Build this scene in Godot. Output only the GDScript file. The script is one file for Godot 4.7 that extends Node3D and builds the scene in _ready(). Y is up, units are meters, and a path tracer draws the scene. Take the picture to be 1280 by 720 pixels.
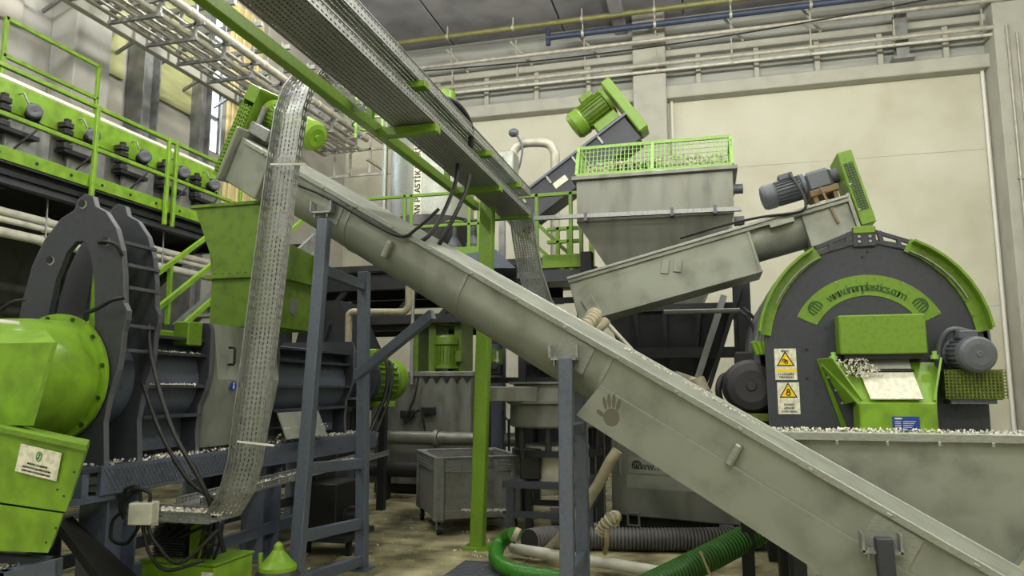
extends Node3D

# World: x runs right along the back wall, y is up, -z runs into the hall. Units are metres.

class Sh:
	var v := PackedVector3Array()
	var n := PackedVector3Array()

	func t3(a: Vector3, b: Vector3, c: Vector3, na: Vector3, nb: Vector3, nc: Vector3) -> void:
		if (b - a).cross(c - a).dot(na + nb + nc) > 0.0:
			v.append(a); v.append(c); v.append(b)
			n.append(na); n.append(nc); n.append(nb)
		else:
			v.append(a); v.append(b); v.append(c)
			n.append(na); n.append(nb); n.append(nc)

	func quad(a: Vector3, b: Vector3, c: Vector3, d: Vector3, nn: Vector3) -> void:
		t3(a, b, c, nn, nn, nn)
		t3(a, c, d, nn, nn, nn)

	func quads(a: Vector3, b: Vector3, c: Vector3, d: Vector3, na: Vector3, nb: Vector3, nc: Vector3, nd: Vector3) -> void:
		t3(a, b, c, na, nb, nc)
		t3(a, c, d, na, nc, nd)

	func flat(a: Vector3, b: Vector3, c: Vector3, away: Vector3) -> void:
		var nn := (b - a).cross(c - a)
		if nn.length_squared() < 1e-14:
			return
		nn = nn.normalized()
		if nn.dot((a + b + c) / 3.0 - away) < 0.0:
			nn = -nn
		t3(a, b, c, nn, nn, nn)

	# box in its own frame; bev chamfers all edges
	func box(xf: Transform3D, size: Vector3, bev := 0.0) -> void:
		var h := size * 0.5
		var b := minf(bev, minf(h.x, minf(h.y, h.z)) * 0.6)
		var axes := [Vector3.RIGHT, Vector3.UP, Vector3.BACK]
		for i in 3:
			for s in [-1.0, 1.0]:
				var w: Vector3 = axes[i] * s
				var p: Vector3 = axes[(i + 1) % 3] * (h[(i + 1) % 3] - b)
				var q: Vector3 = axes[(i + 2) % 3] * (h[(i + 2) % 3] - b)
				var o: Vector3 = w * h[i]
				quad(xf * (o - p - q), xf * (o + p - q), xf * (o + p + q), xf * (o - p + q), xf.basis * w)
		if b <= 0.0:
			return
		for i in 3:
			var j := (i + 1) % 3
			var k := (i + 2) % 3
			for s in [-1.0, 1.0]:
				for u in [-1.0, 1.0]:
					var e: Vector3 = axes[k] * (h[k] - b)
					var p1: Vector3 = axes[i] * s * h[i] + axes[j] * u * (h[j] - b)
					var p2: Vector3 = axes[i] * s * (h[i] - b) + axes[j] * u * h[j]
					quad(xf * (p1 - e), xf * (p1 + e), xf * (p2 + e), xf * (p2 - e), xf.basis * ((axes[i] * s + axes[j] * u).normalized()))
		for sx in [-1.0, 1.0]:
			for sy in [-1.0, 1.0]:
				for sz in [-1.0, 1.0]:
					var c := Vector3(sx * h.x, sy * h.y, sz * h.z)
					var nn := xf.basis * Vector3(sx, sy, sz).normalized()
					t3(xf * (c - Vector3(0, sy * b, sz * b)), xf * (c - Vector3(sx * b, 0, sz * b)), xf * (c - Vector3(sx * b, sy * b, 0)), nn, nn, nn)

	func bx(c: Vector3, size: Vector3, bev := 0.0) -> void:
		box(Transform3D(Basis(), c), size, bev)

	# axis-aligned box between two corners
	func bb(a: Vector3, b: Vector3, bev := 0.0) -> void:
		bx((a + b) * 0.5, (b - a).abs(), bev)

	static func along(a: Vector3, b: Vector3, up := Vector3.UP) -> Transform3D:
		var z := (b - a).normalized()
		if absf(z.dot(up)) > 0.98:
			up = Vector3.RIGHT if absf(z.x) < 0.9 else Vector3.BACK
		var x := up.cross(z).normalized()
		return Transform3D(Basis(x, z.cross(x), z), (a + b) * 0.5)

	func bar(a: Vector3, b: Vector3, w: float, h: float, up := Vector3.UP, bev := 0.0) -> void:
		box(along(a, b, up), Vector3(w, h, a.distance_to(b)), bev)

	# H-section or channel between two points: web plus two flanges
	func joist(a: Vector3, b: Vector3, w: float, h: float, th: float, up := Vector3.UP, side := 0.0) -> void:
		var t := along(a, b, up)
		var l := a.distance_to(b)
		box(t.translated_local(Vector3(0, h / 2 - th / 2, 0)), Vector3(w, th, l))
		box(t.translated_local(Vector3(0, -h / 2 + th / 2, 0)), Vector3(w, th, l))
		box(t.translated_local(Vector3(side * (w / 2 - th / 2), 0, 0)), Vector3(th, h - 2 * th, l))

	func cyl(a: Vector3, b: Vector3, r: float, r2 := -1.0, seg := 14, cap := true) -> void:
		if r2 < 0.0:
			r2 = r
		lathe(a, (b - a).normalized(), [Vector2(0, 0), Vector2(0, r), Vector2(a.distance_to(b), r2), Vector2(a.distance_to(b), 0)] if cap else [Vector2(0, r), Vector2(a.distance_to(b), r2)], seg)

	# profile: x along the axis, y the radius
	func lathe(o: Vector3, axis: Vector3, prof: Array, seg := 20, from := 0.0, to := TAU) -> void:
		var t := along(Vector3.ZERO, axis)
		for i in prof.size() - 1:
			var p: Vector2 = prof[i]
			var q: Vector2 = prof[i + 1]
			var e := q - p
			if e.length_squared() < 1e-12:
				continue
			var m := Vector2(-e.y, e.x).normalized()
			for k in seg:
				var a0 := from + (to - from) * k / seg
				var a1 := from + (to - from) * (k + 1) / seg
				var d0 := t.basis.x * cos(a0) + t.basis.y * sin(a0)
				var d1 := t.basis.x * cos(a1) + t.basis.y * sin(a1)
				var n0 := axis * m.x + d0 * m.y
				var n1 := axis * m.x + d1 * m.y
				var pa := o + axis * p.x
				var qa := o + axis * q.x
				if p.y < 1e-6:
					t3(pa, qa + d0 * q.y, qa + d1 * q.y, n0, n0, n1)
				elif q.y < 1e-6:
					t3(pa + d0 * p.y, pa + d1 * p.y, qa, n0, n1, n0)
				else:
					quads(pa + d0 * p.y, qa + d0 * q.y, qa + d1 * q.y, pa + d1 * p.y, n0, n0, n1, n1)

	func ball(c: Vector3, r: Vector3, seg := 12) -> void:
		var rows := seg / 2
		for i in rows:
			for k in seg:
				var p := []
				for c2 in [[i, k], [i + 1, k], [i + 1, k + 1], [i, k + 1]]:
					var la: float = PI * c2[0] / rows
					var lo: float = TAU * c2[1] / seg
					p.append(Vector3(sin(la) * cos(lo), cos(la), sin(la) * sin(lo)))
				quads(c + p[0] * r, c + p[1] * r, c + p[2] * r, c + p[3] * r, (p[0] / r).normalized(), (p[1] / r).normalized(), (p[2] / r).normalized(), (p[3] / r).normalized())

	# round tube along points; ripple makes a corrugated hose
	func tube(pts: Array, r: float, seg := 8, ripple := 0.0) -> void:
		var rings := []
		var x := Vector3.ZERO
		for i in pts.size():
			var d: Vector3 = (pts[mini(i + 1, pts.size() - 1)] - pts[maxi(i - 1, 0)]).normalized()
			if i == 0:
				x = along(Vector3.ZERO, d).basis.x
			x = (x - d * x.dot(d)).normalized()
			rings.append([pts[i], x, d.cross(x), d])
		for i in pts.size() - 1:
			var r0 := r + (ripple if i % 2 == 0 else -ripple)
			var r1 := r + (ripple if i % 2 == 1 else -ripple)
			if ripple == 0.0:
				r0 = r
				r1 = r
			for k in seg:
				var c := []
				for w in [[i, k, r0], [i + 1, k, r1], [i + 1, k + 1, r1], [i, k + 1, r0]]:
					var g: Array = rings[w[0]]
					var an: float = TAU * w[1] / seg
					var d: Vector3 = g[1] * cos(an) + g[2] * sin(an)
					c.append([g[0] + d * w[2], (d - g[3] * (r1 - r0) * 20.0).normalized() if ripple != 0.0 else d])
				quads(c[0][0], c[1][0], c[2][0], c[3][0], c[0][1], c[1][1], c[2][1], c[3][1])
		for e in [0, pts.size() - 1]:
			var g: Array = rings[e]
			var nn: Vector3 = -g[3] if e == 0 else g[3]
			for k in seg:
				var a0 := TAU * k / seg
				var a1 := TAU * (k + 1) / seg
				t3(g[0], g[0] + (g[1] * cos(a0) + g[2] * sin(a0)) * r, g[0] + (g[1] * cos(a1) + g[2] * sin(a1)) * r, nn, nn, nn)

	# polygon in the xy plane of xf, extruded along its z
	func prism(poly: PackedVector2Array, xf: Transform3D, depth: float) -> void:
		var idx := Geometry2D.triangulate_polygon(poly)
		var nz := xf.basis.z.normalized()
		for i in range(0, idx.size(), 3):
			var p := []
			for k in 3:
				p.append(Vector3(poly[idx[i + k]].x, poly[idx[i + k]].y, 0))
			t3(xf * p[0], xf * p[1], xf * p[2], -nz, -nz, -nz)
			var e := Vector3(0, 0, depth)
			t3(xf * (p[0] + e), xf * (p[1] + e), xf * (p[2] + e), nz, nz, nz)
		var area := 0.0
		for i in poly.size():
			area += poly[i].cross(poly[(i + 1) % poly.size()])
		for i in poly.size():
			var a := poly[i]
			var b := poly[(i + 1) % poly.size()]
			var m := Vector2(b.y - a.y, a.x - b.x).normalized() * signf(area) * signf(depth)
			if depth < 0.0:
				m = -m
			quad(xf * Vector3(a.x, a.y, 0), xf * Vector3(b.x, b.y, 0), xf * Vector3(b.x, b.y, depth), xf * Vector3(a.x, a.y, depth), (xf.basis * Vector3(m.x, m.y, 0)).normalized())

	# four-cornered sheet of some thickness, towards "off"
	func plate(a: Vector3, b: Vector3, c: Vector3, d: Vector3, th: float, off := Vector3.ZERO) -> void:
		var nn := (c - a).cross(d - b).normalized()
		if off != Vector3.ZERO and nn.dot(off) < 0.0:
			nn = -nn
		var e := nn * th
		quad(a, b, c, d, -nn)
		quad(a + e, b + e, c + e, d + e, nn)
		var m := (a + b + c + d) / 4.0
		var p := [a, b, c, d]
		for i in 4:
			var s: Vector3 = p[i]
			var t: Vector3 = p[(i + 1) % 4]
			var w := (t - s).cross(nn).normalized()
			if w.dot((s + t) / 2.0 - m) < 0.0:
				w = -w
			quad(s, t, t + e, s + e, w)

	# solid between two quads (bottom and top rings of equal count)
	func loft(lo: Array, hi: Array) -> void:
		var m := Vector3.ZERO
		for p in lo + hi:
			m += p
		m /= lo.size() + hi.size()
		var k := lo.size()
		for i in k:
			flat(lo[i], lo[(i + 1) % k], hi[(i + 1) % k], m)
			flat(lo[i], hi[(i + 1) % k], hi[i], m)
		for i in range(1, k - 1):
			flat(lo[0], lo[i], lo[i + 1], m)
			flat(hi[0], hi[i], hi[i + 1], m)

	# sheet with a grid of oblong holes: o corner, u and w whole extents
	func perf(o: Vector3, u: Vector3, w: Vector3, cols: int, rows: int, fu: float, fw: float, th: float, stagger := 0.0) -> void:
		var cu := u / cols
		var cw := w / rows
		var nn := u.cross(w).normalized()
		var e := nn * th
		for j in cols:
			for i in rows:
				var sh := cw * (stagger if j % 2 == 1 else 0.0)
				var p := o + cu * j + cw * i
				var gu := cu * (1.0 - fu) / 2.0
				var gw := cw * (1.0 - fw) / 2.0
				var a := p
				var b := p + cu
				var c := p + cu + cw
				var d := p + cw
				var a2 := p + gu + gw + sh
				var b2 := p + cu - gu + gw + sh
				var c2 := p + cu - gu + cw - gw + sh
				var d2 := p + gu + cw - gw + sh
				for s in 2:
					var f := e * s
					var m := nn if s == 1 else -nn
					quad(a + f, b + f, b2 + f, a2 + f, m)
					quad(b + f, c + f, c2 + f, b2 + f, m)
					quad(c + f, d + f, d2 + f, c2 + f, m)
					quad(d + f, a + f, a2 + f, d2 + f, m)
				quad(a2, b2, b2 + e, a2 + e, cw.normalized())
				quad(c2, d2, d2 + e, c2 + e, -cw.normalized())
				quad(b2, c2, c2 + e, b2 + e, -cu.normalized())
				quad(d2, a2, a2 + e, d2 + e, cu.normalized())

	func mesh(off: Vector3) -> ArrayMesh:
		var p := v.duplicate()
		if off != Vector3.ZERO:
			for i in p.size():
				p[i] -= off
		var arr := []
		arr.resize(Mesh.ARRAY_MAX)
		arr[Mesh.ARRAY_VERTEX] = p
		arr[Mesh.ARRAY_NORMAL] = n
		var am := ArrayMesh.new()
		am.add_surface_from_arrays(Mesh.PRIMITIVE_TRIANGLES, arr)
		return am

	func low() -> Vector3:
		var lo := v[0]
		var hi := v[0]
		for p in v:
			lo = lo.min(p)
			hi = hi.max(p)
		return Vector3((lo.x + hi.x) / 2, lo.y, (lo.z + hi.z) / 2)

var M := {}
var taken := {}
var base_of := {}
var rng := RandomNumberGenerator.new()

func numbered(called: String) -> String:
	taken[called] = taken.get(called, -1) + 1
	return called if taken[called] == 0 else "%s_%03d" % [called, taken[called]]

# a Node3D at the thing's base; parts are given in world metres (or in its own frame when own is true)
func thing(called: String, label: String, category: String, at: Vector3, group := "", own := false) -> Node3D:
	var o := Node3D.new()
	o.name = numbered(called)
	add_child(o)
	o.position = at
	base_of[o] = Vector3.ZERO if own else at
	o.set_meta("label", label)
	o.set_meta("category", category)
	if group:
		o.set_meta("group", group)
	return o

func part(called: String, s: Sh, m: Material, parent: Node3D, label := "") -> MeshInstance3D:
	var o := MeshInstance3D.new()
	o.name = called
	o.mesh = s.mesh(base_of[parent])
	o.material_override = m
	base_of[o] = base_of[parent]
	parent.add_child(o, true)
	if label:
		o.set_meta("label", label)
	return o

func single(called: String, s: Sh, m: Material, label: String, category: String, group := "") -> MeshInstance3D:
	var o := MeshInstance3D.new()
	o.name = numbered(called)
	var b := s.low()
	o.mesh = s.mesh(b)
	o.material_override = m
	o.position = b
	base_of[o] = b
	add_child(o)
	o.set_meta("label", label)
	o.set_meta("category", category)
	if group:
		o.set_meta("group", group)
	return o

func struct(called: String, s: Sh, m: Material, label: String, category := "") -> MeshInstance3D:
	var o := single(called, s, m, label, category if category else called.split("_")[0])
	o.set_meta("kind", "structure")
	return o

func curve(pts: Array, per := 8) -> Array:
	var out := []
	for i in pts.size() - 1:
		var p0: Vector3 = pts[maxi(i - 1, 0)]
		var p1: Vector3 = pts[i]
		var p2: Vector3 = pts[i + 1]
		var p3: Vector3 = pts[mini(i + 2, pts.size() - 1)]
		for k in per:
			out.append(p1.cubic_interpolate(p2, p0, p3, float(k) / per))
	out.append(pts[-1])
	return out

func even(pts: Array, step: float) -> Array:
	var out := [pts[0]]
	var left := step
	for i in pts.size() - 1:
		var a: Vector3 = pts[i]
		var b: Vector3 = pts[i + 1]
		var l := a.distance_to(b)
		var t := left
		while t <= l:
			out.append(a.lerp(b, t / l))
			t += step
		left = t - l
	return out

func noise_tex(sd: int, freq: float, stops: Array, octaves := 4, size := 512, as_normal := false, bump := 2.0, kind := FastNoiseLite.TYPE_SIMPLEX_SMOOTH) -> NoiseTexture2D:
	var f := FastNoiseLite.new()
	f.seed = sd
	f.noise_type = kind
	f.frequency = freq
	f.fractal_octaves = octaves
	var t := NoiseTexture2D.new()
	t.width = size
	t.height = size
	t.seamless = true
	t.noise = f
	if as_normal:
		t.as_normal_map = true
		t.bump_strength = bump
	elif stops:
		var g := Gradient.new()
		g.offsets = PackedFloat32Array(stops.map(func(s): return s[0]))
		g.colors = PackedColorArray(stops.map(func(s): return s[1] if s[1] is Color else Color(s[1], s[1], s[1])))
		t.color_ramp = g
	return t

func mat(called: String, c: Color, rough := 0.6, metal := 0.0, tex: Texture2D = null, scale := Vector3.ONE, rtex: Texture2D = null, ntex: Texture2D = null, nscale := 0.3) -> StandardMaterial3D:
	var m := StandardMaterial3D.new()
	m.resource_name = called
	m.albedo_color = c
	m.roughness = rough
	m.metallic = metal
	if tex or rtex or ntex:
		m.uv1_triplanar = true
		m.uv1_world_triplanar = true
		m.uv1_scale = scale
		m.albedo_texture = tex
		if rtex:
			m.roughness_texture = rtex
			m.roughness = 1.0
		if ntex:
			m.normal_enabled = true
			m.normal_texture = ntex
			m.normal_scale = nscale
	M[called] = m
	return m

# lettering as thin raised print; xf: x reads right, y is up, z faces the reader
func text(parent: Node3D, words: String, xf: Transform3D, height: float, m: Material, bold := true) -> MeshInstance3D:
	var f := SystemFont.new()
	f.font_names = PackedStringArray(["Droid Sans"])
	if bold:
		f.font_weight = 700
	var t := TextMesh.new()
	t.text = words
	t.font = f
	t.font_size = 32
	t.pixel_size = height / 24.0
	t.depth = 0.0015
	t.curve_step = 2.0
	var o := MeshInstance3D.new()
	o.name = "lettering"
	o.mesh = t
	o.material_override = m
	parent.add_child(o, true)
	o.transform = Transform3D(xf.basis, xf.origin - base_of[parent])
	return o

# electric motor: body with cooling fins, fan cover, end shield, terminal box. Under a thing it is the part "motor" with sub-parts.
func motor(parent: Node3D, o: Vector3, axis: Vector3, up: Vector3, l: float, r: float, body: Material, cover: Material, called := "motor") -> MeshInstance3D:
	axis = axis.normalized()
	var s := Sh.new()
	s.lathe(o, axis, [Vector2(0, 0), Vector2(0, r * 1.05), Vector2(l * 0.08, r * 1.05), Vector2(l * 0.1, r * 0.9), Vector2(l * 0.66, r * 0.9), Vector2(l * 0.68, r * 0.98), Vector2(l * 0.71, r * 0.98), Vector2(l * 0.71, 0)], 24)
	var root := part(called, s, body, parent)
	var fins := Sh.new()
	var t := Sh.along(Vector3.ZERO, axis, up)
	for k in 22:
		var a := TAU * k / 22
		var d := t.basis.x * cos(a) + t.basis.y * sin(a)
		fins.bar(o + axis * l * 0.11 + d * r * 0.93, o + axis * l * 0.65 + d * r * 0.93, r * 0.045, r * 0.16, d)
	part("cooling_fins", fins, body, root)
	var c := Sh.new()
	c.lathe(o, axis, [Vector2(l * 0.68, r * 1.0), Vector2(l * 0.7, r * 1.04), Vector2(l * 0.9, r * 1.02), Vector2(l * 0.97, r * 0.88), Vector2(l * 0.99, r * 0.6), Vector2(l * 0.985, r * 0.2), Vector2(l, r * 0.16), Vector2(l, 0)], 28)
	part("fan_cover", c, cover, root)
	var b := Sh.new()
	b.box(Transform3D(t.basis, o + axis * l * 0.35 + t.basis.y * r * 1.15), Vector3(r * 1.0, r * 0.5, l * 0.32), r * 0.06)
	part("terminal_box", b, body, root)
	return root

# bolt heads on a surface
func bolts(parent: Node3D, pts: Array, nrm: Vector3, r: float, m: Material, called := "bolt") -> void:
	for p in pts:
		var s := Sh.new()
		s.lathe(p, nrm, [Vector2(0, r), Vector2(r * 0.8, r), Vector2(r * 0.8, 0)], 6)
		part(called, s, m, parent)

# loose white plastic flakes strewn over a patch a, a+u, a+w
func flakes(label: String, patches: Array, each: int, size := 0.012, heap := 0.012) -> void:
	var s := Sh.new()
	for p in patches:
		for i in each:
			var c: Vector3 = p[0] + p[1] * rng.randf() + p[2] * rng.randf() + Vector3.UP * rng.randf() * heap
			var k := size * rng.randf_range(0.4, 1.3)
			var b := Basis.from_euler(Vector3(rng.randf() * TAU, rng.randf() * TAU, rng.randf() * TAU))
			var q := [c + b * Vector3(k, 0, 0), c + b * Vector3(-k * 0.6, 0, k * 0.8), c + b * Vector3(-k * 0.5, 0, -k * 0.8), c + b * Vector3(0, k * 0.35, 0)]
			for f in [[0, 1, 2], [0, 1, 3], [1, 2, 3], [2, 0, 3]]:
				s.flat(q[f[0]], q[f[1]], q[f[2]], c + b * Vector3(0, k * 0.1, 0))
	var o := single("plastic_flakes", s, M.flake, label, "flakes")
	o.set_meta("kind", "stuff")

const LAMP := 12.8

func V(x: float, y: float, d: float) -> Vector3:
	return Vector3(x, y, -d)

func _ready() -> void:
	rng.seed = 7
	# ---- camera
	var cam := Camera3D.new()
	cam.name = "camera"
	cam.fov = 42.75
	cam.near = 0.05
	cam.far = 200.0
	cam.position = Vector3(0, 1.65, 0)
	cam.rotation_degrees = Vector3(7.7, 15.0, 0)
	add_child(cam)
	cam.current = true
	# ---- sky and exposure
	var env := Environment.new()
	var sky_m := ProceduralSkyMaterial.new()
	sky_m.sky_top_color = Color(0.80, 0.86, 0.93)
	sky_m.sky_horizon_color = Color(0.93, 0.95, 0.96)
	sky_m.ground_bottom_color = Color(0.35, 0.34, 0.32)
	sky_m.ground_horizon_color = Color(0.62, 0.61, 0.58)
	sky_m.sky_energy_multiplier = 5.0
	var sky := Sky.new()
	sky.sky_material = sky_m
	env.background_mode = Environment.BG_SKY
	env.sky = sky
	env.tonemap_mode = Environment.TONE_MAPPER_LINEAR
	env.tonemap_exposure = 1.0
	env.sdfgi_enabled = true
	env.ssao_enabled = true
	env.ssil_enabled = true
	var we := WorldEnvironment.new()
	we.name = "environment"
	we.environment = env
	add_child(we)
	materials()
	lamps()
	shell()
	left_wall_fittings()
	back_wall_fittings()
	platform()
	overhead_trays()
	main_conveyor()
	press()
	hopper_and_chute()
	small_left()
	drum_machine()
	second_conveyor()
	mid_hopper()
	mezzanine()
	low_middle()
	hoses()
	strewn()

func materials() -> void:
	var grime := noise_tex(3, 0.012, [[0.0, 0.80], [0.45, 0.93], [0.7, 1.0], [1.0, 1.0]], 5)
	var stain := noise_tex(11, 0.014, [[0.0, 0.78], [0.3, 0.90], [0.5, 0.97], [1.0, 1.0]], 5)
	var faint := noise_tex(13, 0.015, [[0.0, 0.90], [0.5, 0.97], [1.0, 1.0]], 5)
	var smudgy := noise_tex(12, 0.01, [[0.0, 0.80], [0.35, 0.93], [0.6, 0.99], [1.0, 1.0]], 5)
	var speck := noise_tex(21, 0.05, [[0.0, 0.86], [0.3, 0.95], [0.5, 1.0], [1.0, 1.0]], 4)
	var brushed := noise_tex(31, 0.05, [[0.0, 0.84], [0.5, 0.96], [1.0, 1.0]], 5)
	var rough_a := noise_tex(41, 0.012, [[0.0, 0.32], [0.5, 0.45], [1.0, 0.62]], 4)
	var wet := noise_tex(51, 0.008, [[0.0, 0.14], [0.4, 0.26], [0.62, 0.6], [1.0, 0.8]], 4)
	var floor_c := noise_tex(61, 0.008, [[0.0, Color(0.34, 0.33, 0.24)], [0.33, Color(0.50, 0.48, 0.38)], [0.6, Color(0.64, 0.62, 0.51)], [1.0, Color(0.74, 0.71, 0.60)]], 6, 1024)
	var bump := noise_tex(71, 0.03, [], 5, 512, true, 3.0)
	var fine := noise_tex(81, 0.12, [], 3, 512, true, 2.0)
	var yellowish := noise_tex(91, 0.006, [[0.0, Color(0.91, 0.90, 0.85)], [0.5, Color(0.97, 0.965, 0.935)], [1.0, Color(1, 1, 0.98)]], 4)
	mat("floor", Color(0.92, 0.92, 0.86), 0.5, 0.0, floor_c, Vector3.ONE * 0.22, wet, bump, 0.25)
	mat("cream", Color(0.785, 0.787, 0.745), 0.85, 0.0, yellowish, Vector3.ONE * 0.14, null, fine, 0.15)
	mat("panel_grey", Color(0.64, 0.65, 0.63), 0.8, 0.0, grime, Vector3(0.05, 0.6, 0.05))
	mat("beam_pale", Color(0.69, 0.69, 0.65), 0.8, 0.0, faint, Vector3.ONE * 0.2)
	mat("concrete", Color(0.64, 0.64, 0.62), 0.88, 0.0, faint, Vector3.ONE * 0.2)
	mat("wall_panel", Color(0.68, 0.67, 0.64), 0.85, 0.0, faint, Vector3.ONE * 0.15)
	mat("translucent", Color(0.66, 0.67, 0.48), 0.6, 0.0, grime, Vector3(0.1, 0.5, 0.1))
	mat("cladding_yellow", Color(0.86, 0.80, 0.58), 0.6, 0.0, grime, Vector3(1.5, 0.1, 1.5))
	mat("ceiling", Color(0.60, 0.60, 0.63), 0.9, 0.0, grime, Vector3.ONE * 0.12)
	mat("steel_grey", Color(0.55, 0.56, 0.56), 0.5, 0.4, grime, Vector3.ONE * 0.5)
	mat("pipe_pale", Color(0.72, 0.71, 0.66), 0.45, 0.2, grime, Vector3.ONE * 0.6)
	mat("pipe_olive", Color(0.50, 0.50, 0.32), 0.5, 0.2, grime, Vector3.ONE * 0.4)
	mat("pipe_blue", Color(0.24, 0.28, 0.38), 0.5, 0.2, grime, Vector3.ONE * 0.4)
	mat("white_pipe", Color(0.80, 0.80, 0.75), 0.4, 0.0, stain, Vector3.ONE * 0.6)
	mat("galv", Color(0.62, 0.63, 0.63), 0.42, 0.65, brushed, Vector3.ONE * 0.8, rough_a)
	mat("stainless", Color(0.63, 0.65, 0.62), 0.42, 0.55, brushed, Vector3(0.7, 2.2, 0.7), rough_a)
	mat("stainless_smudged", Color(0.57, 0.59, 0.55), 0.5, 0.35, smudgy, Vector3.ONE * 0.5, rough_a, bump, 0.06)
	mat("stainless_dull", Color(0.50, 0.51, 0.48), 0.5, 0.45, stain, Vector3(0.5, 0.15, 0.5), rough_a)
	mat("green", Color(0.41, 0.55, 0.15), 0.38, 0.0, speck, Vector3.ONE * 0.8)
	mat("green_bright", Color(0.47, 0.63, 0.16), 0.36, 0.0, grime, Vector3.ONE * 0.7)
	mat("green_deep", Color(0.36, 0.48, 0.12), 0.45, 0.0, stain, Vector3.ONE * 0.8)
	mat("green_pale", Color(0.56, 0.72, 0.38), 0.45, 0.0, speck, Vector3.ONE * 0.8)
	mat("green_dark", Color(0.14, 0.25, 0.10), 0.5, 0.0, stain, Vector3.ONE * 0.8)
	mat("olive_mesh", Color(0.36, 0.42, 0.12), 0.5, 0.0, stain, Vector3.ONE * 0.8)
	mat("anthracite", Color(0.215, 0.23, 0.26), 0.5, 0.1, speck, Vector3.ONE * 0.6)
	mat("anthracite_edge", Color(0.36, 0.37, 0.40), 0.45, 0.2)
	mat("blue_grey", Color(0.345, 0.38, 0.44), 0.42, 0.15, speck, Vector3.ONE * 0.7)
	mat("dark_steel", Color(0.13, 0.14, 0.155), 0.55, 0.2, stain, Vector3.ONE * 0.7)
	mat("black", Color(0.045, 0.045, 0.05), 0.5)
	mat("rubber", Color(0.07, 0.07, 0.07), 0.6, 0.0)
	mat("motor_grey", Color(0.36, 0.38, 0.41), 0.5, 0.2, speck, Vector3.ONE * 1.5)
	mat("motor_black", Color(0.16, 0.16, 0.17), 0.6, 0.1, speck, Vector3.ONE * 1.5)
	mat("white_paint", Color(0.85, 0.85, 0.82), 0.5)
	mat("sign_white", Color(0.88, 0.88, 0.80), 0.5, 0.0, grime, Vector3.ONE * 3.0)
	mat("sign_yellow", Color(0.93, 0.78, 0.08), 0.5)
	mat("sign_green", Color(0.20, 0.52, 0.16), 0.5)
	mat("sign_blue", Color(0.10, 0.24, 0.55), 0.4)
	mat("ink", Color(0.05, 0.05, 0.05), 0.6)
	mat("ink_green", Color(0.16, 0.30, 0.08), 0.6)
	mat("flake", Color(0.85, 0.84, 0.79), 0.8)
	mat("bin_plastic", Color(0.49, 0.50, 0.49), 0.6, 0.0, stain, Vector3.ONE * 1.2, null, bump, 0.1)
	mat("hose_green", Color(0.20, 0.46, 0.12), 0.35, 0.0, stain, Vector3.ONE * 1.5)
	mat("hose_dark_green", Color(0.10, 0.24, 0.09), 0.4)
	mat("hose_grey", Color(0.17, 0.175, 0.17), 0.5)
	mat("rib_grey", Color(0.36, 0.36, 0.35), 0.5)
	mat("rib_green", Color(0.24, 0.44, 0.17), 0.4)
	mat("rib_beige", Color(0.72, 0.70, 0.60), 0.6)
	mat("hose_beige", Color(0.62, 0.60, 0.50), 0.6, 0.0, stain, Vector3.ONE * 1.5)
	mat("rope", Color(0.58, 0.52, 0.38), 0.9)
	mat("smudge", Color(0.36, 0.36, 0.31), 0.7)
	mat("wood", Color(0.48, 0.40, 0.28), 0.7, 0.0, grime, Vector3(0.4, 4.0, 4.0))
	mat("shaded_wall", Color(0.34, 0.36, 0.34), 0.8, 0.0, stain, Vector3.ONE * 0.4)  # grey green darkened to hold the shade under the walkway
	var gl := mat("glass", Color(0.96, 0.98, 0.97, 0.12), 0.05)
	gl.transparency = BaseMaterial3D.TRANSPARENCY_ALPHA
	var lamp := mat("lamp_glow", Color(1, 1, 1), 0.5)
	lamp.emission_enabled = true
	lamp.emission = Color(1.0, 0.97, 0.9)
	lamp.emission_energy_multiplier = 4.0

# added globe lamps out of view, made round to brighten ceiling and upper walls; each one a cap, a cable, a glowing globe and a light inside it
func lamps() -> void:
	for x in [-6.4, -0.8, 4.4]:
		for d in [10.2, 5.2, 0.2, -5.0]:
			var p := V(x, 8.9, d)
			var t := thing("added_globe_lamp", "added round white globe lamp under the hall ceiling, out of view", "lamp", p, "added globe lamps under the ceiling")
			var h := Sh.new()
			h.lathe(p, Vector3.UP, [Vector2(0.2, 0.0), Vector2(0.2, 0.1), Vector2(0.3, 0.08), Vector2(0.34, 0.03), Vector2(0.34, 0)], 16)
			part("cap", h, M.motor_grey, t)
			var c := Sh.new()
			c.cyl(p + Vector3.UP * 0.34, p + Vector3.UP * 1.98, 0.012, -1, 6)
			part("cable", c, M.black, t)
			var g := Sh.new()
			g.ball(p, Vector3.ONE * 0.22, 20)
			part("added_globe", g, M.lamp_glow, t)
			var l := OmniLight3D.new()
			l.name = "lamp_light"
			l.light_color = Color(1.0, 0.985, 0.945)
			l.light_energy = LAMP
			l.light_size = 0.2
			l.omni_range = 40.0
			l.omni_attenuation = 2.0
			l.shadow_enabled = true
			add_child(l, true)
			l.position = p

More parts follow.
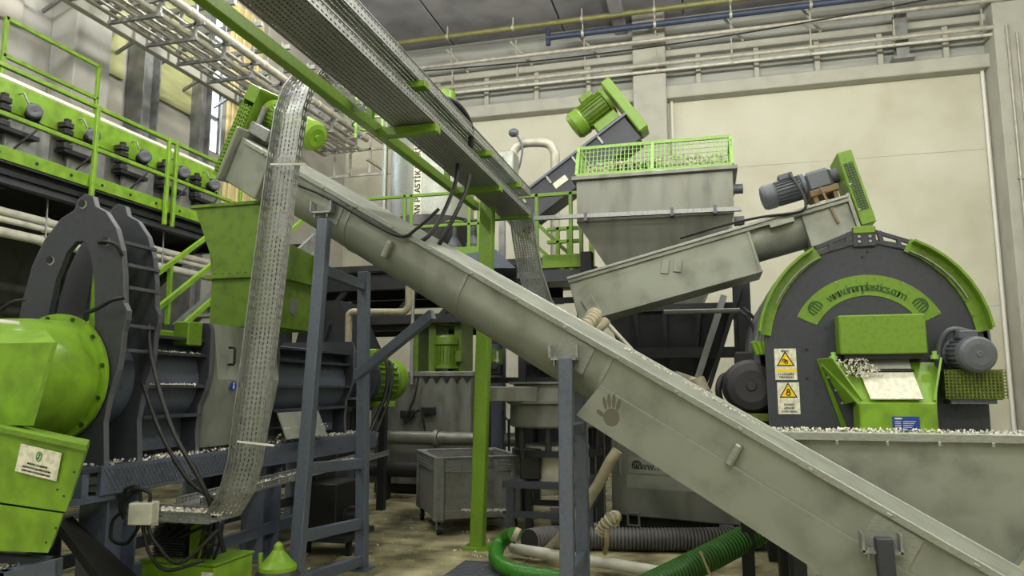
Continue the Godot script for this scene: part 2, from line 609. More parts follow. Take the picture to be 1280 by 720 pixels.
func shell() -> void:
	var x0 := -9.65
	var x1 := 6.9
	var d0 := -9.0
	var d1 := 18.0
	var top := 10.9
	var s := Sh.new()
	s.bb(V(x0 - 0.3, -0.3, d0 - 0.3), V(x1 + 0.3, 0, d1 + 0.3))
	struct("floor", s, M.floor, "worn wet concrete factory floor with pale and dark stains")
	s = Sh.new()
	s.bb(V(x0 - 0.3, top + 0.12, d0 - 0.3), V(x1 + 0.3, top + 0.4, d1 + 0.3))
	var ce := struct("ceiling", s, M.ceiling, "grey precast slab ceiling high above the machines")
	for i in 9:
		for j in 6:
			var p := Sh.new()
			var xa := -9.52 + 3.06 * j
			p.bb(V(xa + 0.02, top, d0 + 3.0 * i + 0.02), V(minf(xa + 3.04, x1), top + 0.12, d0 + 3.0 * i + 2.98), 0.02)
			part("ceiling_panel", p, M.ceiling, ce)
	for xb in [-1.9]:
		var p := Sh.new()
		p.bb(V(xb - 0.16, top - 0.3, d0), V(xb + 0.16, top, d1 - 0.05), 0.03)
		part("ceiling_beam", p, M.ceiling, ce)
	# back wall: cream lower part, ledge beam, greyer band above
	s = Sh.new()
	s.bb(V(x0, 0, d1), V(x1, top + 0.1, d1 + 0.3))
	var wb := struct("wall_back", s, M.cream, "tall cream plastered back wall of the hall")
	for q in [[0.02, 3.4], [3.407, 6.9], [6.907, 8.66]]:
		var p := Sh.new()
		p.bb(V(x0, q[0], d1 - 0.012), V(x1, q[1], d1), 0.002)
		part("plaster_panel", p, M.cream, wb)
	s = Sh.new()
	s.bb(V(x0, 8.68, d1 - 0.35), V(x1, 9.0, d1), 0.02)
	struct("trim_1", s, M.beam_pale, "pale concrete ledge beam running across the back wall")
	s = Sh.new()
	s.bb(V(x0, 9.78, d1 - 0.3), V(x1, 9.95, d1), 0.02)
	struct("trim_2", s, M.beam_pale, "thin pale rail above the grey panels of the back wall")
	for k in 12:
		var xa := x0 + 0.1 + 1.36 * k
		var p := Sh.new()
		p.bb(V(xa + 0.04, 9.0, d1 - 0.1), V(xa + 1.32, 9.78, d1), 0.01)
		part("band_panel", p, M.panel_grey, wb)
		p = Sh.new()
		p.bb(V(xa - 0.06, 9.0, d1 - 0.22), V(xa + 0.06, 9.78, d1), 0.01)
		part("mullion", p, M.beam_pale, wb)
	s = Sh.new()
	s.bb(V(x0, 9.95, d1 - 0.06), V(x1, top, d1))
	part("upper_band", s, M.panel_grey, wb)
	s = Sh.new()
	s.bb(V(-1.6, 0, d1 - 0.5), V(-0.8, top, d1), 0.02)
	struct("trim_3", s, M.beam_pale, "square concrete pilaster on the back wall behind the hopper")
	s = Sh.new()
	s.bb(V(6.2, 0, d1 - 0.75), V(x1, top, d1), 0.03)
	struct("trim_4", s, M.beam_pale, "wide concrete corner column at the right end of the back wall")
	s = Sh.new()
	s.bb(V(x1, 0, d0), V(x1 + 0.3, top + 0.1, d1))
	struct("wall_right", s, M.cream, "cream side wall at the right edge of the picture")
	s = Sh.new()
	s.bb(V(x0, 0, d0 - 0.3), V(x1, top + 0.1, d0))
	struct("wall_front", s, M.cream, "cream wall of the hall behind the viewer")
	# left wall with a real window opening at depth 11.9 to 12.65, 6.4 to 9.8 high
	s = Sh.new()
	s.bb(V(x0 - 0.3, 0, d0), V(x0, top + 0.1, 11.9))
	s.bb(V(x0 - 0.3, 0, 12.65), V(x0, top + 0.1, d1))
	s.bb(V(x0 - 0.3, 0, 11.9), V(x0, 6.4, 12.65))
	s.bb(V(x0 - 0.3, 9.8, 11.9), V(x0, top + 0.1, 12.65))
	var wl := struct("wall_left", s, M.concrete, "grey precast side wall with columns and a tall window")
	s = Sh.new()
	for y in [6.4, 7.15, 7.95, 8.8, 9.76]:
		s.bb(V(x0 - 0.16, y, 11.9), V(x0 - 0.06, y + 0.05, 12.65))
	for d in [11.9, 12.6]:
		s.bb(V(x0 - 0.16, 6.4, d), V(x0 - 0.06, 9.8, d + 0.05))
	var wn := struct("window_1", s, M.steel_grey, "tall narrow bright window in the side wall behind the pipe rack")
	for y in [6.45, 7.2, 8.0, 8.85]:
		var p := Sh.new()
		p.bb(V(x0 - 0.115, y, 11.95), V(x0 - 0.105, y + (0.7 if y < 7 else 0.75 if y < 8 else 0.8 if y < 8.5 else 0.91), 12.6))
		part("pane", p, M.glass, wn)
	# wall cladding: precast panels, translucent strip and ribbed yellow panel
	for k in 5:
		for r in [[8.5, 9.95], [10.55, 11.75]]:
			var p := Sh.new()
			p.bb(V(x0, 0.3 + k * 1.3, r[0] + 0.62 if r[0] < 9 else r[0]), V(x0 + 0.06, 1.585 + k * 1.3, r[1]), 0.01)
			part("precast_panel", p, M.wall_panel, wl)
	for k in 4:
		for r in [[9.15, 9.95], [10.55, 11.75], [5.0, 8.0]]:
			var p := Sh.new()
			p.bb(V(x0, 6.9 + k * 0.9, r[0]), V(x0 + 0.05, 7.78 + k * 0.9, r[1]), 0.01)
			part("clerestory_panel", p, M.translucent if r[0] > 9 else M.wall_panel, wl)
	for k in 9:
		var p := Sh.new()
		p.bb(V(x0, 5.0, 12.75 + k * 0.13), V(x0 + 0.06 + 0.03 * (k % 2), 9.9, 12.87 + k * 0.13), 0.02)
		part("cladding_rib", p, M.cladding_yellow, wl)
	for k in 3:
		var p := Sh.new()
		p.bb(V(x0, 0.5 + 3.2 * k, 14.1), V(x0 + 0.05, 3.66 + 3.2 * k, 17.9), 0.01)
		part("precast_panel", p, M.wall_panel, wl)
	# columns of the left wall
	s = Sh.new()
	s.bb(V(x0, 0, 8.52), V(x0 + 0.5, top, 9.2), 0.02)
	var c1 := struct("trim_5", s, M.concrete, "pale square concrete column on the side wall beside the platform")
	s = Sh.new()
	s.bb(V(x0 + 0.5, 7.5, 8.6), V(x0 + 0.52, 7.95, 9.12))
	s.bb(V(x0 + 0.5, 7.66, 8.8), V(x0 + 0.8, 7.8, 8.9))
	part("bracket_plate", s, M.steel_grey, c1)
	s = Sh.new()
	s.joist(V(x0 + 0.2, 0, 10.25), V(x0 + 0.2, top, 10.25), 0.34, 0.4, 0.03, Vector3.FORWARD)
	struct("trim_6", s, M.steel_grey, "grey steel column on the side wall left of the translucent strip")
	s = Sh.new()
	s.joist(V(x0 + 0.16, 0, 11.8), V(x0 + 0.16, top, 11.8), 0.26, 0.3, 0.03, Vector3.FORWARD)
	struct("trim_7", s, M.steel_grey, "grey steel column at the edge of the bright window")

func left_wall_fittings() -> void:
	# pipe rack: trapeze hangers carrying a bundle of pipes along the side wall
	var nth := ["first", "second", "third", "fourth", "fifth", "sixth", "seventh", "eighth", "ninth"]
	var deps := [7.6, 8.3, 9.05, 9.75, 10.5, 11.4, 12.3, 13.3, 14.4]
	for d in deps:
		var t := thing("pipe_hanger", "%s grey steel trapeze hanger of the pipe rack, counted from the left" % nth[deps.find(d)], "hanger", V(-7.9, 6.92, d), "trapeze hangers of the pipe rack")
		var s := Sh.new()
		s.bar(V(-8.35, 6.95, d), V(-7.42, 6.95, d), 0.05, 0.05)
		part("crossbar", s, M.steel_grey, t)
		s = Sh.new()
		s.bar(V(-8.35, 7.18, d), V(-7.3, 7.18, d), 0.04, 0.04)
		part("crossbar", s, M.steel_grey, t)
		for x in [-8.32, -7.46]:
			s = Sh.new()
			s.bar(V(x, 6.92, d), V(x, 8.0, d), 0.04, 0.04)
			part("hanger_rod", s, M.steel_grey, t)
		s = Sh.new()
		s.bar(V(-9.6, 7.9, d), V(-7.3, 7.9, d), 0.06, 0.08)
		s.bar(V(-9.6, 7.3, d), V(-8.35, 7.9, d), 0.04, 0.05)
		part("wall_arm", s, M.steel_grey, t)
	var lines := [[-8.2, 7.0, 0.03, "pale thin pipe, leftmost in the lower row of the pipe rack"], [-8.05, 7.0, 0.022, "thin pipe second from the left in the lower row of the rack"], [-7.9, 7.01, 0.03, "pale pipe in the middle of the lower row of the rack"], [-7.74, 7.0, 0.025, "thin pipe right of the middle in the lower rack row"], [-7.56, 7.03, 0.045, "thicker pale pipe at the right end of the lower rack row"], [-8.15, 7.24, 0.03, "pale pipe, leftmost in the upper row of the pipe rack"], [-7.95, 7.24, 0.035, "pale pipe second from the left in the upper rack row"], [-7.7, 7.25, 0.035, "pale pipe third from the left in the upper rack row"], [-7.4, 7.27, 0.07, "thickest pale pipe at the right edge of the pipe rack"], [-7.85, 7.96, 0.04, "pale pipe running on top of the rack's wall arms"]]
	for l in lines:
		var s := Sh.new()
		var pts := [V(l[0], l[1], 5.5), V(l[0], l[1], 14.8)]
		s.tube(pts, l[2], 12)
		if l[2] > 0.04:
			for k in 5:
				s.cyl(V(l[0], l[1], 6.9 + 1.9 * k), V(l[0], l[1], 7.0 + 1.9 * k), l[2] * 1.15)
		single("rack_pipe", s, M.pipe_pale, l[3], "pipe", "pipes of the rack by the side wall")
	var s := Sh.new()
	s.bb(V(-8.62, 7.02, 5.5), V(-8.5, 7.2, 15.0), 0.01)
	single("rack_rail", s, M.beam_pale, "pale square steel rail running under the pipe rack", "rail")
	var e := thing("rack_end_frame", "pale welded frame closing the far end of the pipe rack", "frame", V(-7.6, 6.6, 15.0))
	for x in [-8.3, -7.9, -7.4, -7.0]:
		s = Sh.new()
		s.bar(V(x, 6.5, 15.0), V(x, 8.1, 15.0), 0.05, 0.05)
		part("upright", s, M.pipe_pale, e)
	s = Sh.new()
	for y in [6.5, 7.1, 7.5, 8.1]:
		s.bar(V(-8.56, y, 15.0), V(-6.9, y, 15.0), 0.05, 0.05)
		s.bar(V(-6.95, y, 13.9), V(-6.95, y, 15.0), 0.05, 0.05)
	part("rung", s, M.pipe_pale, e)
	var ladder := thing("caged_ladder", "small green ladder cage high up behind the pipe rack", "ladder", V(-6.5, 6.8, 13.4))
	for x in [-6.9, -6.5, -6.3]:
		s = Sh.new()
		s.bar(V(x, 6.75, 13.3), V(x, 7.9, 13.3), 0.05, 0.05)
		part("stile", s, M.green_pale, ladder)
	s = Sh.new()
	s.bar(V(-7.32, 7.9, 13.3), V(-6.28, 7.9, 13.3), 0.05, 0.05)
	part("hanger_bar", s, M.green_pale, ladder)
	s = Sh.new()
	var ring := []
	for k in 25:
		ring.append(V(-6.4 + 0.55 * cos(TAU * k / 24), 7.0, 13.3 + 0.4 * sin(TAU * k / 24)))
	s.tube(ring, 0.025, 6)
	part("hoop", s, M.green_pale, ladder)

func back_wall_fittings() -> void:
	var rows := [[10.62, 16.9, 0.07, "pipe_olive", "thick olive pipe hung just below the ceiling", -9.0, 6.8], [10.3, 17.0, 0.075, "pipe_blue", "dark blue pipe under the ceiling with a capped left end", -3.6, 6.8], [10.0, 17.2, 0.05, "pipe_pale", "pale pipe along the top rail of the back wall", -9.0, 6.8], [9.42, 17.3, 0.05, "pipe_pale", "upper pale pipe in front of the grey wall panels", -9.0, 6.8], [9.3, 17.4, 0.035, "white_pipe", "lower thin white pipe in front of the grey wall panels", -9.0, 6.8]]
	for r in rows:
		var t := thing("wall_pipe", r[4], "pipe", V(0, r[0], r[1]), "pipes along the back wall")
		var s := Sh.new()
		s.cyl(V(r[5], r[0], r[1]), V(r[6], r[0], r[1]), r[2])
		part("pipe", s, M[r[3]], t)
		for k in 9:
			var x: float = -8.0 + k * 1.75
			if x < r[5]:
				continue
			s = Sh.new()
			s.bar(V(x, r[0] - r[2], r[1]), V(x, minf(r[0] + 0.45, 10.9), r[1]), 0.03, 0.03)
			s.cyl(V(x - 0.03, r[0], r[1]), V(x + 0.03, r[0], r[1]), r[2] * 1.2, -1, 12)
			part("pipe_clamp", s, M.pipe_pale, t)
	var s := Sh.new()
	s.lathe(V(-3.6, 10.3, 17.0), Vector3.LEFT, [Vector2(0, 0.11), Vector2(0.05, 0.11), Vector2(0.05, 0.0)], 14)
	s.cyl(V(-3.62, 10.1, 17.0), V(-3.62, 10.55, 17.0), 0.06)
	single("pipe_valve", s, M.pipe_blue, "dark blue flanged end piece of the blue ceiling pipe", "valve")
	# sagging cable strung in front of the band
	s = Sh.new()
	var pts := []
	for k in 41:
		var u := k / 40.0
		pts.append(V(-9.0 + 15.8 * u, 9.72 + 0.35 * u - 0.35 * sin(PI * u), 16.6))
	s.tube(pts, 0.018, 6)
	single("hall_cable", s, M.black, "thin black cable strung across the hall in front of the back wall", "cable")
	# knee braces of the upper band
	var nth8 := ["first", "second", "third", "fourth", "fifth", "sixth", "seventh", "eighth"]
	for k in 7:
		s = Sh.new()
		var x := -8.2 + 1.75 * k
		s.bar(V(x, 10.5, 17.35), V(x + 0.5, 9.97, 17.72), 0.03, 0.06)
		single("knee_brace", s, M.beam_pale, "%s pale slanted brace over the back wall, counted from the left" % nth8[k], "brace", "braces over the back wall")
	# bracket column and conduits at the right
	var b := thing("wall_bracket", "grey perforated steel bracket hanging on the grey panels near the right corner", "bracket", V(4.45, 9.0, 17.6))
	s = Sh.new()
	s.joist(V(4.45, 9.05, 17.6), V(4.45, 10.1, 17.6), 0.26, 0.2, 0.03, Vector3.FORWARD)
	part("web", s, M.steel_grey, b)
	s = Sh.new()
	s.bb(V(4.22, 8.98, 17.4), V(4.68, 9.05, 17.8))
	part("foot_plate", s, M.steel_grey, b)
	for q in [[6.42, 9.4, 0.03], [6.6, 9.2, 0.025], [6.76, 7.6, 0.03]]:
		s = Sh.new()
		s.tube([V(q[0], 0.0, 17.2), V(q[0], q[1], 17.2)], q[2], 8)
		for k in 3:
			s.bx(V(q[0], 1.6 + 2.2 * k, 17.2), Vector3(0.1, 0.05, 0.06))
		var c := single("conduit", s, M.pipe_pale, "thin grey conduit running down the right corner column", "conduit", "conduits on the corner column")
		c.set_meta("label", "%s grey conduit running down the right corner column" % ["left", "middle", "right"][[6.42, 6.6, 6.76].find(q[0])])
	s = Sh.new()
	s.bb(V(6.6, 7.55, 17.1), V(6.76, 7.7, 17.25), 0.01)
	single("junction_box", s, M.white_paint, "small pale junction box on the right corner column", "box")
	s = Sh.new()
	s.cyl(V(6.12, 0, 17.9), V(6.12, 8.9, 17.9), 0.04)
	single("down_pipe", s, M.white_paint, "white vertical pipe in the corner beside the right column", "pipe")
	s = Sh.new()
	s.cyl(V(-0.7, 4.0, 17.9), V(-0.7, 8.9, 17.9), 0.04)
	single("down_pipe", s, M.white_paint, "white vertical pipe beside the pilaster behind the hopper", "pipe")
	# white panel door low on the back wall by the drum
	var dr := thing("panel_door", "white panelled cabinet door low on the wall right of the drum", "door", V(5.05, 0.2, 17.9))
	s = Sh.new()
	s.bb(V(4.5, 0.0, 17.85), V(5.6, 2.35, 17.98), 0.01)
	part("leaf", s, M.white_paint, dr)
	s = Sh.new()
	s.bb(V(4.6, 0.95, 17.82), V(5.45, 2.2, 17.85), 0.01)
	part("upper_panel", s, M.white_paint, dr)

func railing(t: Node3D, pts: Array, rails: Array, posts: Array, m: Material, w := 0.05) -> void:
	for h in rails:
		var s := Sh.new()
		for i in pts.size() - 1:
			s.bar(pts[i] + Vector3.UP * h, pts[i + 1] + Vector3.UP * h, w, w, Vector3.UP, 0.006)
		part("rail", s, m, t)
	for p in posts:
		var s := Sh.new()
		s.bar(p[0], p[0] + Vector3.UP * (p[1] + w / 2), w, w, Vector3.FORWARD, 0.006)
		part("post", s, m, t)

func platform() -> void:
	var t := thing("gantry_platform", "long raised walkway with dark steel girder and lime green edge at the left", "platform", V(-7.9, 3.8, 7.2))
	var s := Sh.new()
	s.bb(V(-9.0, 3.92, 3.5), V(-7.25, 3.98, 10.4))
	part("deck", s, M.dark_steel, t)
	s = Sh.new()
	s.joist(V(-7.25, 3.93, 3.5), V(-7.25, 3.93, 10.4), 0.12, 0.24, 0.02, Vector3.UP, 1.0)
	part("girder", s, M.anthracite, t)
	s = Sh.new()
	s.bb(V(-7.22, 4.05, 3.5), V(-7.17, 4.2, 10.4), 0.005)
	part("toe_board", s, M.green_bright, t)
	for k in 14:
		s = Sh.new()
		s.cyl(V(-7.17, 4.12, 4.0 + k * 0.46), V(-7.162, 4.12, 4.0 + k * 0.46), 0.018, -1, 8)
		part("bolt_hole", s, M.black, t)
	for d in [4.5, 6.0, 8.2, 9.9]:
		s = Sh.new()
		s.bar(V(-7.3, 3.86, d), V(-8.9, 3.86, d), 0.12, 0.18)
		part("cross_beam", s, M.dark_steel, t)
	for d in [5.9, 9.3]:
		s = Sh.new()
		s.bar(V(-8.5, 0.0, d), V(-8.5, 3.85, d), 0.16, 0.16, Vector3.FORWARD)
		part("column", s, M.dark_steel, t)
		s = Sh.new()
		s.bar(V(-7.35, 3.85, d), V(-8.45, 2.9, d), 0.1, 0.12)
		part("knee_brace", s, M.green_dark, t)
	var r := thing("platform_railing", "lime green handrail along the front of the raised walkway", "railing", V(-7.15, 4.0, 7.0))
	railing(r, [V(-7.15, 4.15, 3.5), V(-7.15, 4.15, 10.2)], [0.9, 0.38], [[V(-7.13, 3.85, 5.2), 1.2], [V(-7.13, 3.85, 7.03), 1.2], [V(-7.13, 3.85, 8.27), 1.2], [V(-7.13, 3.85, 8.42), 1.2], [V(-7.13, 3.85, 9.9), 1.2]], M.green_bright)
	var r2 := thing("platform_railing", "taller lime green guard rail behind the machine on the walkway", "railing", V(-8.3, 4.0, 6.8))
	railing(r2, [V(-8.3, 4.0, 6.68), V(-8.3, 4.0, 8.15)], [2.2, 1.72], [[V(-8.3, 4.0, 6.7), 2.2], [V(-8.3, 4.0, 8.14), 2.2]], M.green_bright)
	railing(r2, [V(-8.3, 4.0, 5.6), V(-8.3, 4.0, 6.5)], [2.2, 1.72, 1.3], [[V(-8.3, 4.0, 6.5), 2.2]], M.green_bright)
	# machine on the walkway
	var m := thing("filter_line", "long lime green machine with a row of small motors on the raised walkway", "machine", V(-7.9, 3.98, 8.0))
	s = Sh.new()
	s.bb(V(-8.0, 4.8, 5.4), V(-7.7, 5.16, 10.15), 0.01)
	part("side_panel", s, M.green_bright, m)
	s = Sh.new()
	s.bb(V(-7.98, 5.17, 5.4), V(-7.72, 5.22, 10.1), 0.008)
	part("top_strip", s, M.white_paint, m)
	s = Sh.new()
	s.bb(V(-7.99, 4.3, 5.4), V(-7.74, 4.8, 10.15))
	part("lower_box", s, M.stainless_dull, m)
	s = Sh.new()
	for k in 2:
		s.bb(V(-7.7, 4.14 + 0.1 * k, 5.4), V(-7.55, 4.18 + 0.1 * k, 10.1))
	part("cable_channel", s, M.galv, m)
	for k in 5:
		var d: float = [6.2, 7.05, 7.95, 8.75, 9.45][k]
		s = Sh.new()
		for i in 4:
			s.bx(V(-7.62, 4.6 + 0.09 * i, d), Vector3(0.14, 0.07, 0.13), 0.01)
		s.bx(V(-7.6, 4.75, d), Vector3(0.06, 0.4, 0.06))
		part("clamp_block", s, M.motor_black, m)
		s = Sh.new()
		s.bx(V(-7.64, 4.55, d + 0.2), Vector3(0.16, 0.05, 0.5))
		part("bracket", s, M.dark_steel, m)
		motor(m, V(-7.66, 4.84, d + 0.42), Vector3(0.8, 0, 0.6), Vector3.UP, 0.24, 0.085, M.motor_black, M.motor_grey)
		s = Sh.new()
		s.bb(V(-7.73, 4.34, d + 0.12), V(-7.68, 4.72, d + 0.7), 0.006)
		part("access_plate", s, M.steel_grey, m)
		s = Sh.new()
		s.tube(curve([V(-7.55, 4.75, d + 0.42), V(-7.45, 4.6, d + 0.3), V(-7.5, 4.4, d + 0.15), V(-7.6, 4.25, d + 0.1)]), 0.014, 6)
		part("cable", s, M.rubber, m)
		s = Sh.new()
		s.tube([V(-7.69, 5.05, d + 0.25), V(-7.62, 5.05, d + 0.25), V(-7.62, 4.95, d + 0.32)], 0.012, 6)
		part("lever", s, M.galv, m)
	# white pipes under the walkway
	for q in [[3.57, 0.045, "upper"], [3.48, 0.035, "middle"], [3.34, 0.055, "lower"]]:
		s = Sh.new()
		s.cyl(V(-7.45, q[0], 3.5), V(-7.45, q[0], 11.5), q[1])
		for d in [5.0, 6.7, 8.4]:
			s.cyl(V(-7.45, q[0], d), V(-7.45, q[0], d + 0.05), q[1] * 1.25)
		single("service_pipe", s, M.white_pipe, "%s of the three white pipes under the raised walkway" % q[2], "pipe", "white pipes under the walkway")
	s = Sh.new()
	for d in [6.7, 8.6]:
		s.tube([V(-7.42, 3.95, d), V(-7.4, 3.3, d)], 0.012, 6)
	single("pipe_strap", s, M.galv, "thin steel straps holding the white pipes under the walkway", "strap")
	# cabinet wall under the walkway, its colour darkened for the shade there
	var e := thing("control_enclosure", "grey green cabinet wall under the walkway, shade put into its colour", "cabinet", V(-9.2, 0, 6.5))
	s = Sh.new()
	s.bb(V(-9.5, 0, 3.5), V(-9.05, 3.85, 11.0))
	part("body", s, M.shaded_wall, e)
	for k in 6:
		s = Sh.new()
		s.bb(V(-9.05, 0.2, 3.7 + 1.2 * k), V(-9.0, 2.6, 4.8 + 1.2 * k), 0.01)
		part("door", s, M.shaded_wall, e)
		s = Sh.new()
		s.bb(V(-9.05, 2.75, 3.7 + 1.2 * k), V(-9.0, 3.7, 4.8 + 1.2 * k), 0.01)
		part("panel", s, M.shaded_wall, e)
	# stair to the walkway
	var st := thing("walkway_stair", "steep stair with lime green handrails behind the press", "stair", V(-6.4, 0, 7.5))
	for x in [-6.4, -5.75]:
		s = Sh.new()
		s.bar(V(x, 0.0, 4.52), V(x, 3.9, 9.9), 0.05, 0.2)
		part("stringer", s, M.steel_grey, st)
		for h in [0.95, 0.5]:
			s = Sh.new()
			s.bar(V(x, 1.0 + h, 5.9), V(x, 3.9 + h, 9.9), 0.05, 0.05)
			part("handrail", s, M.green_bright, st)
		for u in [0.12, 0.42, 0.72]:
			s = Sh.new()
			var b := V(x, 1.0, 5.9).lerp(V(x, 3.9, 9.9), u)
			s.bar(b, b + Vector3.UP * 0.95, 0.045, 0.045, Vector3.FORWARD)
			part("baluster", s, M.green_bright, st)
	for k in 14:
		s = Sh.new()
		s.bx(V(-6.4, 1.0, 5.9).lerp(V(-6.4, 3.9, 9.9), (k + 0.5) / 14) + Vector3(0.33, 0, 0), Vector3(0.62, 0.03, 0.24))
		part("tread", s, M.steel_grey, st)

# perforated cable tray along a straight run: bottom sheet and two side walls
func tray(t: Node3D, a: Vector3, b: Vector3, across: Vector3, up: Vector3, w: float, wall: float, pitch := 0.03) -> void:
	var rows := int(a.distance_to(b) / pitch)
	var o := a - across * w / 2
	var s := Sh.new()
	s.perf(o, across * w, b - a, int(w / 0.034), rows, 0.28, 0.6, 0.003, 0.2)
	part("tray_bottom", s, M.galv, t)
	for e in [-1.0, 1.0]:
		s = Sh.new()
		var f: Vector3 = a + across * w / 2 * e
		s.perf(f, up * wall, b - a, 2, int(rows / 1.6), 0.3, 0.55, 0.003)
		s.bar(f + up * wall, b + across * w / 2 * e + up * wall, 0.012, 0.008, up)
		s.bar(f, b + across * w / 2 * e, 0.008, 0.012, up)
		part("tray_side", s, M.galv, t)

func overhead_trays() -> void:
	var g := thing("tray_support", "green steel frame post and beam carrying the overhead cable trays", "support", V(-2.3, 0, 7.57))
	var s := Sh.new()
	s.bar(Vector3(-2.397, 0, -7.566), V(-2.3, 3.72, 7.57), 0.14, 0.14, Vector3.FORWARD, 0.008)
	part("post", s, M.green, g)
	s = Sh.new()
	s.bx(V(-2.36, 0.012, 7.57), Vector3(0.32, 0.024, 0.32))
	part("base_plate", s, M.green, g)
	s = Sh.new()
	s.bar(V(-2.46, 3.65, 1.8), V(-2.46, 3.65, 7.65), 0.07, 0.085, Vector3.UP, 0.006)
	part("beam", s, M.green, g)
	s = Sh.new()
	s.bar(V(-2.5, 3.93, 1.8), V(-2.5, 3.93, 7.65), 0.04, 0.05, Vector3.UP, 0.004)
	part("upper_beam", s, M.green, g)
	for d in [5.05, 6.8, 8.0]:
		s = Sh.new()
		s.bar(V(-2.42, 3.6, d), V(-1.93, 3.6, d), 0.09, 0.07, Vector3.UP, 0.006)
		part("arm", s, M.green, g)
		s = Sh.new()
		s.bar(V(-2.55, 3.96, d), V(-2.03, 3.96, d), 0.09, 0.06, Vector3.UP, 0.006)
		part("upper_arm", s, M.green, g)
		s = Sh.new()
		s.bar(V(-2.5, 3.68, d), V(-2.5, 3.96, d), 0.05, 0.05, Vector3.FORWARD)
		part("spacer", s, M.green, g)
	var t := thing("cable_tray", "wide perforated steel cable tray overhead, seen from below", "tray", V(-2.12, 3.64, 5.0))
	tray(t, V(-2.12, 3.64, 2.0), V(-2.12, 3.64, 5.0), Vector3.RIGHT, Vector3.UP, 0.34, 0.07)
	tray(t, V(-2.12, 3.64, 5.0), V(-2.1, 3.6, 8.05), Vector3.RIGHT, Vector3.UP, 0.34, 0.07)
	t = thing("cable_tray", "second perforated cable tray above and right of the wide one", "tray", V(-2.28, 4.0, 5.0))
	tray(t, V(-2.26, 4.0, 2.0), V(-2.24, 3.99, 8.6), Vector3.RIGHT, Vector3.UP, 0.34, 0.09)
	s = Sh.new()
	s.bar(V(-2.085, 3.99, 3.62), V(-2.085, 4.16, 3.62), 0.02, 0.03, Vector3.FORWARD)
	part("tray_joint", s, M.galv, t)
	# cables lying in the trays
	var nth9 := ["first", "second", "third", "fourth", "fifth", "sixth", "seventh", "eighth", "ninth"]
	for k in 9:
		s = Sh.new()
		var pts := []
		for i in 30:
			pts.append(V(-2.255 + 0.034 * k + 0.006 * sin(i * 0.9 + k), 3.663 + 0.004 * (k % 2), 2.1 + i * 0.2))
		s.tube(pts, 0.0165, 7)
		single("tray_cable", s, M.rubber, "%s black cable from the left in the wide overhead tray" % nth9[k], "cable", "cables in the wide overhead tray")
	# tray dropping to the mezzanine at the far end of the run
	t = thing("cable_tray", "perforated tray twisting down from the end of the overhead run", "tray", V(-1.95, 2.2, 8.4))
	var prev := V(-2.02, 3.58, 8.0)
	var path := [Vector3(-2.055, 3.642, -8.1), Vector3(-2.03, 3.348, -8.15), Vector3(-1.976, 2.977, -8.2), Vector3(-1.885, 2.653, -8.25), Vector3(-1.746, 2.422, -8.3)]
	for i in path.size() - 1:
		s = Sh.new()
		var ac := Vector3(0.29, 0, 0.05)
		s.perf(path[i] - ac / 2, ac, path[i + 1] - path[i], 9, 13, 0.28, 0.5, 0.003, 0.2)
		part("tray_bottom", s, M.galv, t)
		for e in [-0.5, 0.5]:
			s = Sh.new()
			s.bar(path[i] + ac * e, path[i + 1] + ac * e, 0.05, 0.008, Vector3.RIGHT)
			part("tray_side", s, M.galv, t)
	# left drop: curves out of the overhead run, hangs down and turns along the floor side
	t = thing("cable_tray", "tall perforated steel cable tray hanging down in front of the green hopper", "tray", V(-2.9, 0.75, 4.4))
	var ax := Vector3(0.22, 0, 0)
	var c := [V(-2.42, 3.62, 4.62), Vector3(-2.738, 3.929, -4.58), Vector3(-2.757, 3.76, -4.46), Vector3(-2.77, 3.571, -4.4), Vector3(-2.786, 3.211, -4.36), Vector3(-2.824, 2.588, -4.33), Vector3(-2.898, 1.568, -4.3), Vector3(-2.936, 1.166, -4.3), Vector3(-2.991, 0.976, -4.3), Vector3(-3.114, 0.823, -4.34)]
	for i in c.size() - 1:
		s = Sh.new()
		var o: Vector3 = c[i] - ax / 2
		var n: int = maxi(3, int(c[i].distance_to(c[i + 1]) / 0.032))
		s.perf(o, ax, c[i + 1] - c[i], 7, n, 0.32, 0.64, 0.003, 0.19)
		part("tray_bottom", s, M.galv, t)
		for e in [-0.5, 0.5]:
			s = Sh.new()
			var f: Vector3 = c[i] + ax * e
			s.perf(f, Vector3(0, 0, 0.06), c[i + 1] - c[i], 2, maxi(2, n / 2), 0.4, 0.6, 0.003)
			s.bar(f + Vector3(0, 0, 0.06), c[i + 1] + ax * e + Vector3(0, 0, 0.06), 0.01, 0.006, Vector3.RIGHT)
			part("tray_side", s, M.galv, t)
	s = Sh.new()
	for q in [Vector3(-2.838, 3.163, -4.28), Vector3(-2.948, 1.304, -4.22)]:
		s.bar(q - Vector3(0.02, 0, 0), q + Vector3(0.25, -0.02, 0), 0.006, 0.012)
	part("cable_tie", s, M.white_paint, t)
	t = thing("cable_tray", "short horizontal cable tray strewn with flakes behind the junction box", "tray", V(-3.4, 0.75, 4.4))
	tray(t, Vector3(-3.854, 0.768, -4.42), Vector3(-3.193, 0.77, -4.42), Vector3.FORWARD, Vector3.UP, 0.26, 0.06)
	t = thing("cable_tray", "long low cable tray running back under the press table", "tray", V(-3.6, 0.8, 6.4))
	tray(t, Vector3(-3.612, 0.82, -4.602), Vector3(-4.013, 0.82, -8.669), Vector3.RIGHT, Vector3.UP, 0.2, 0.05)

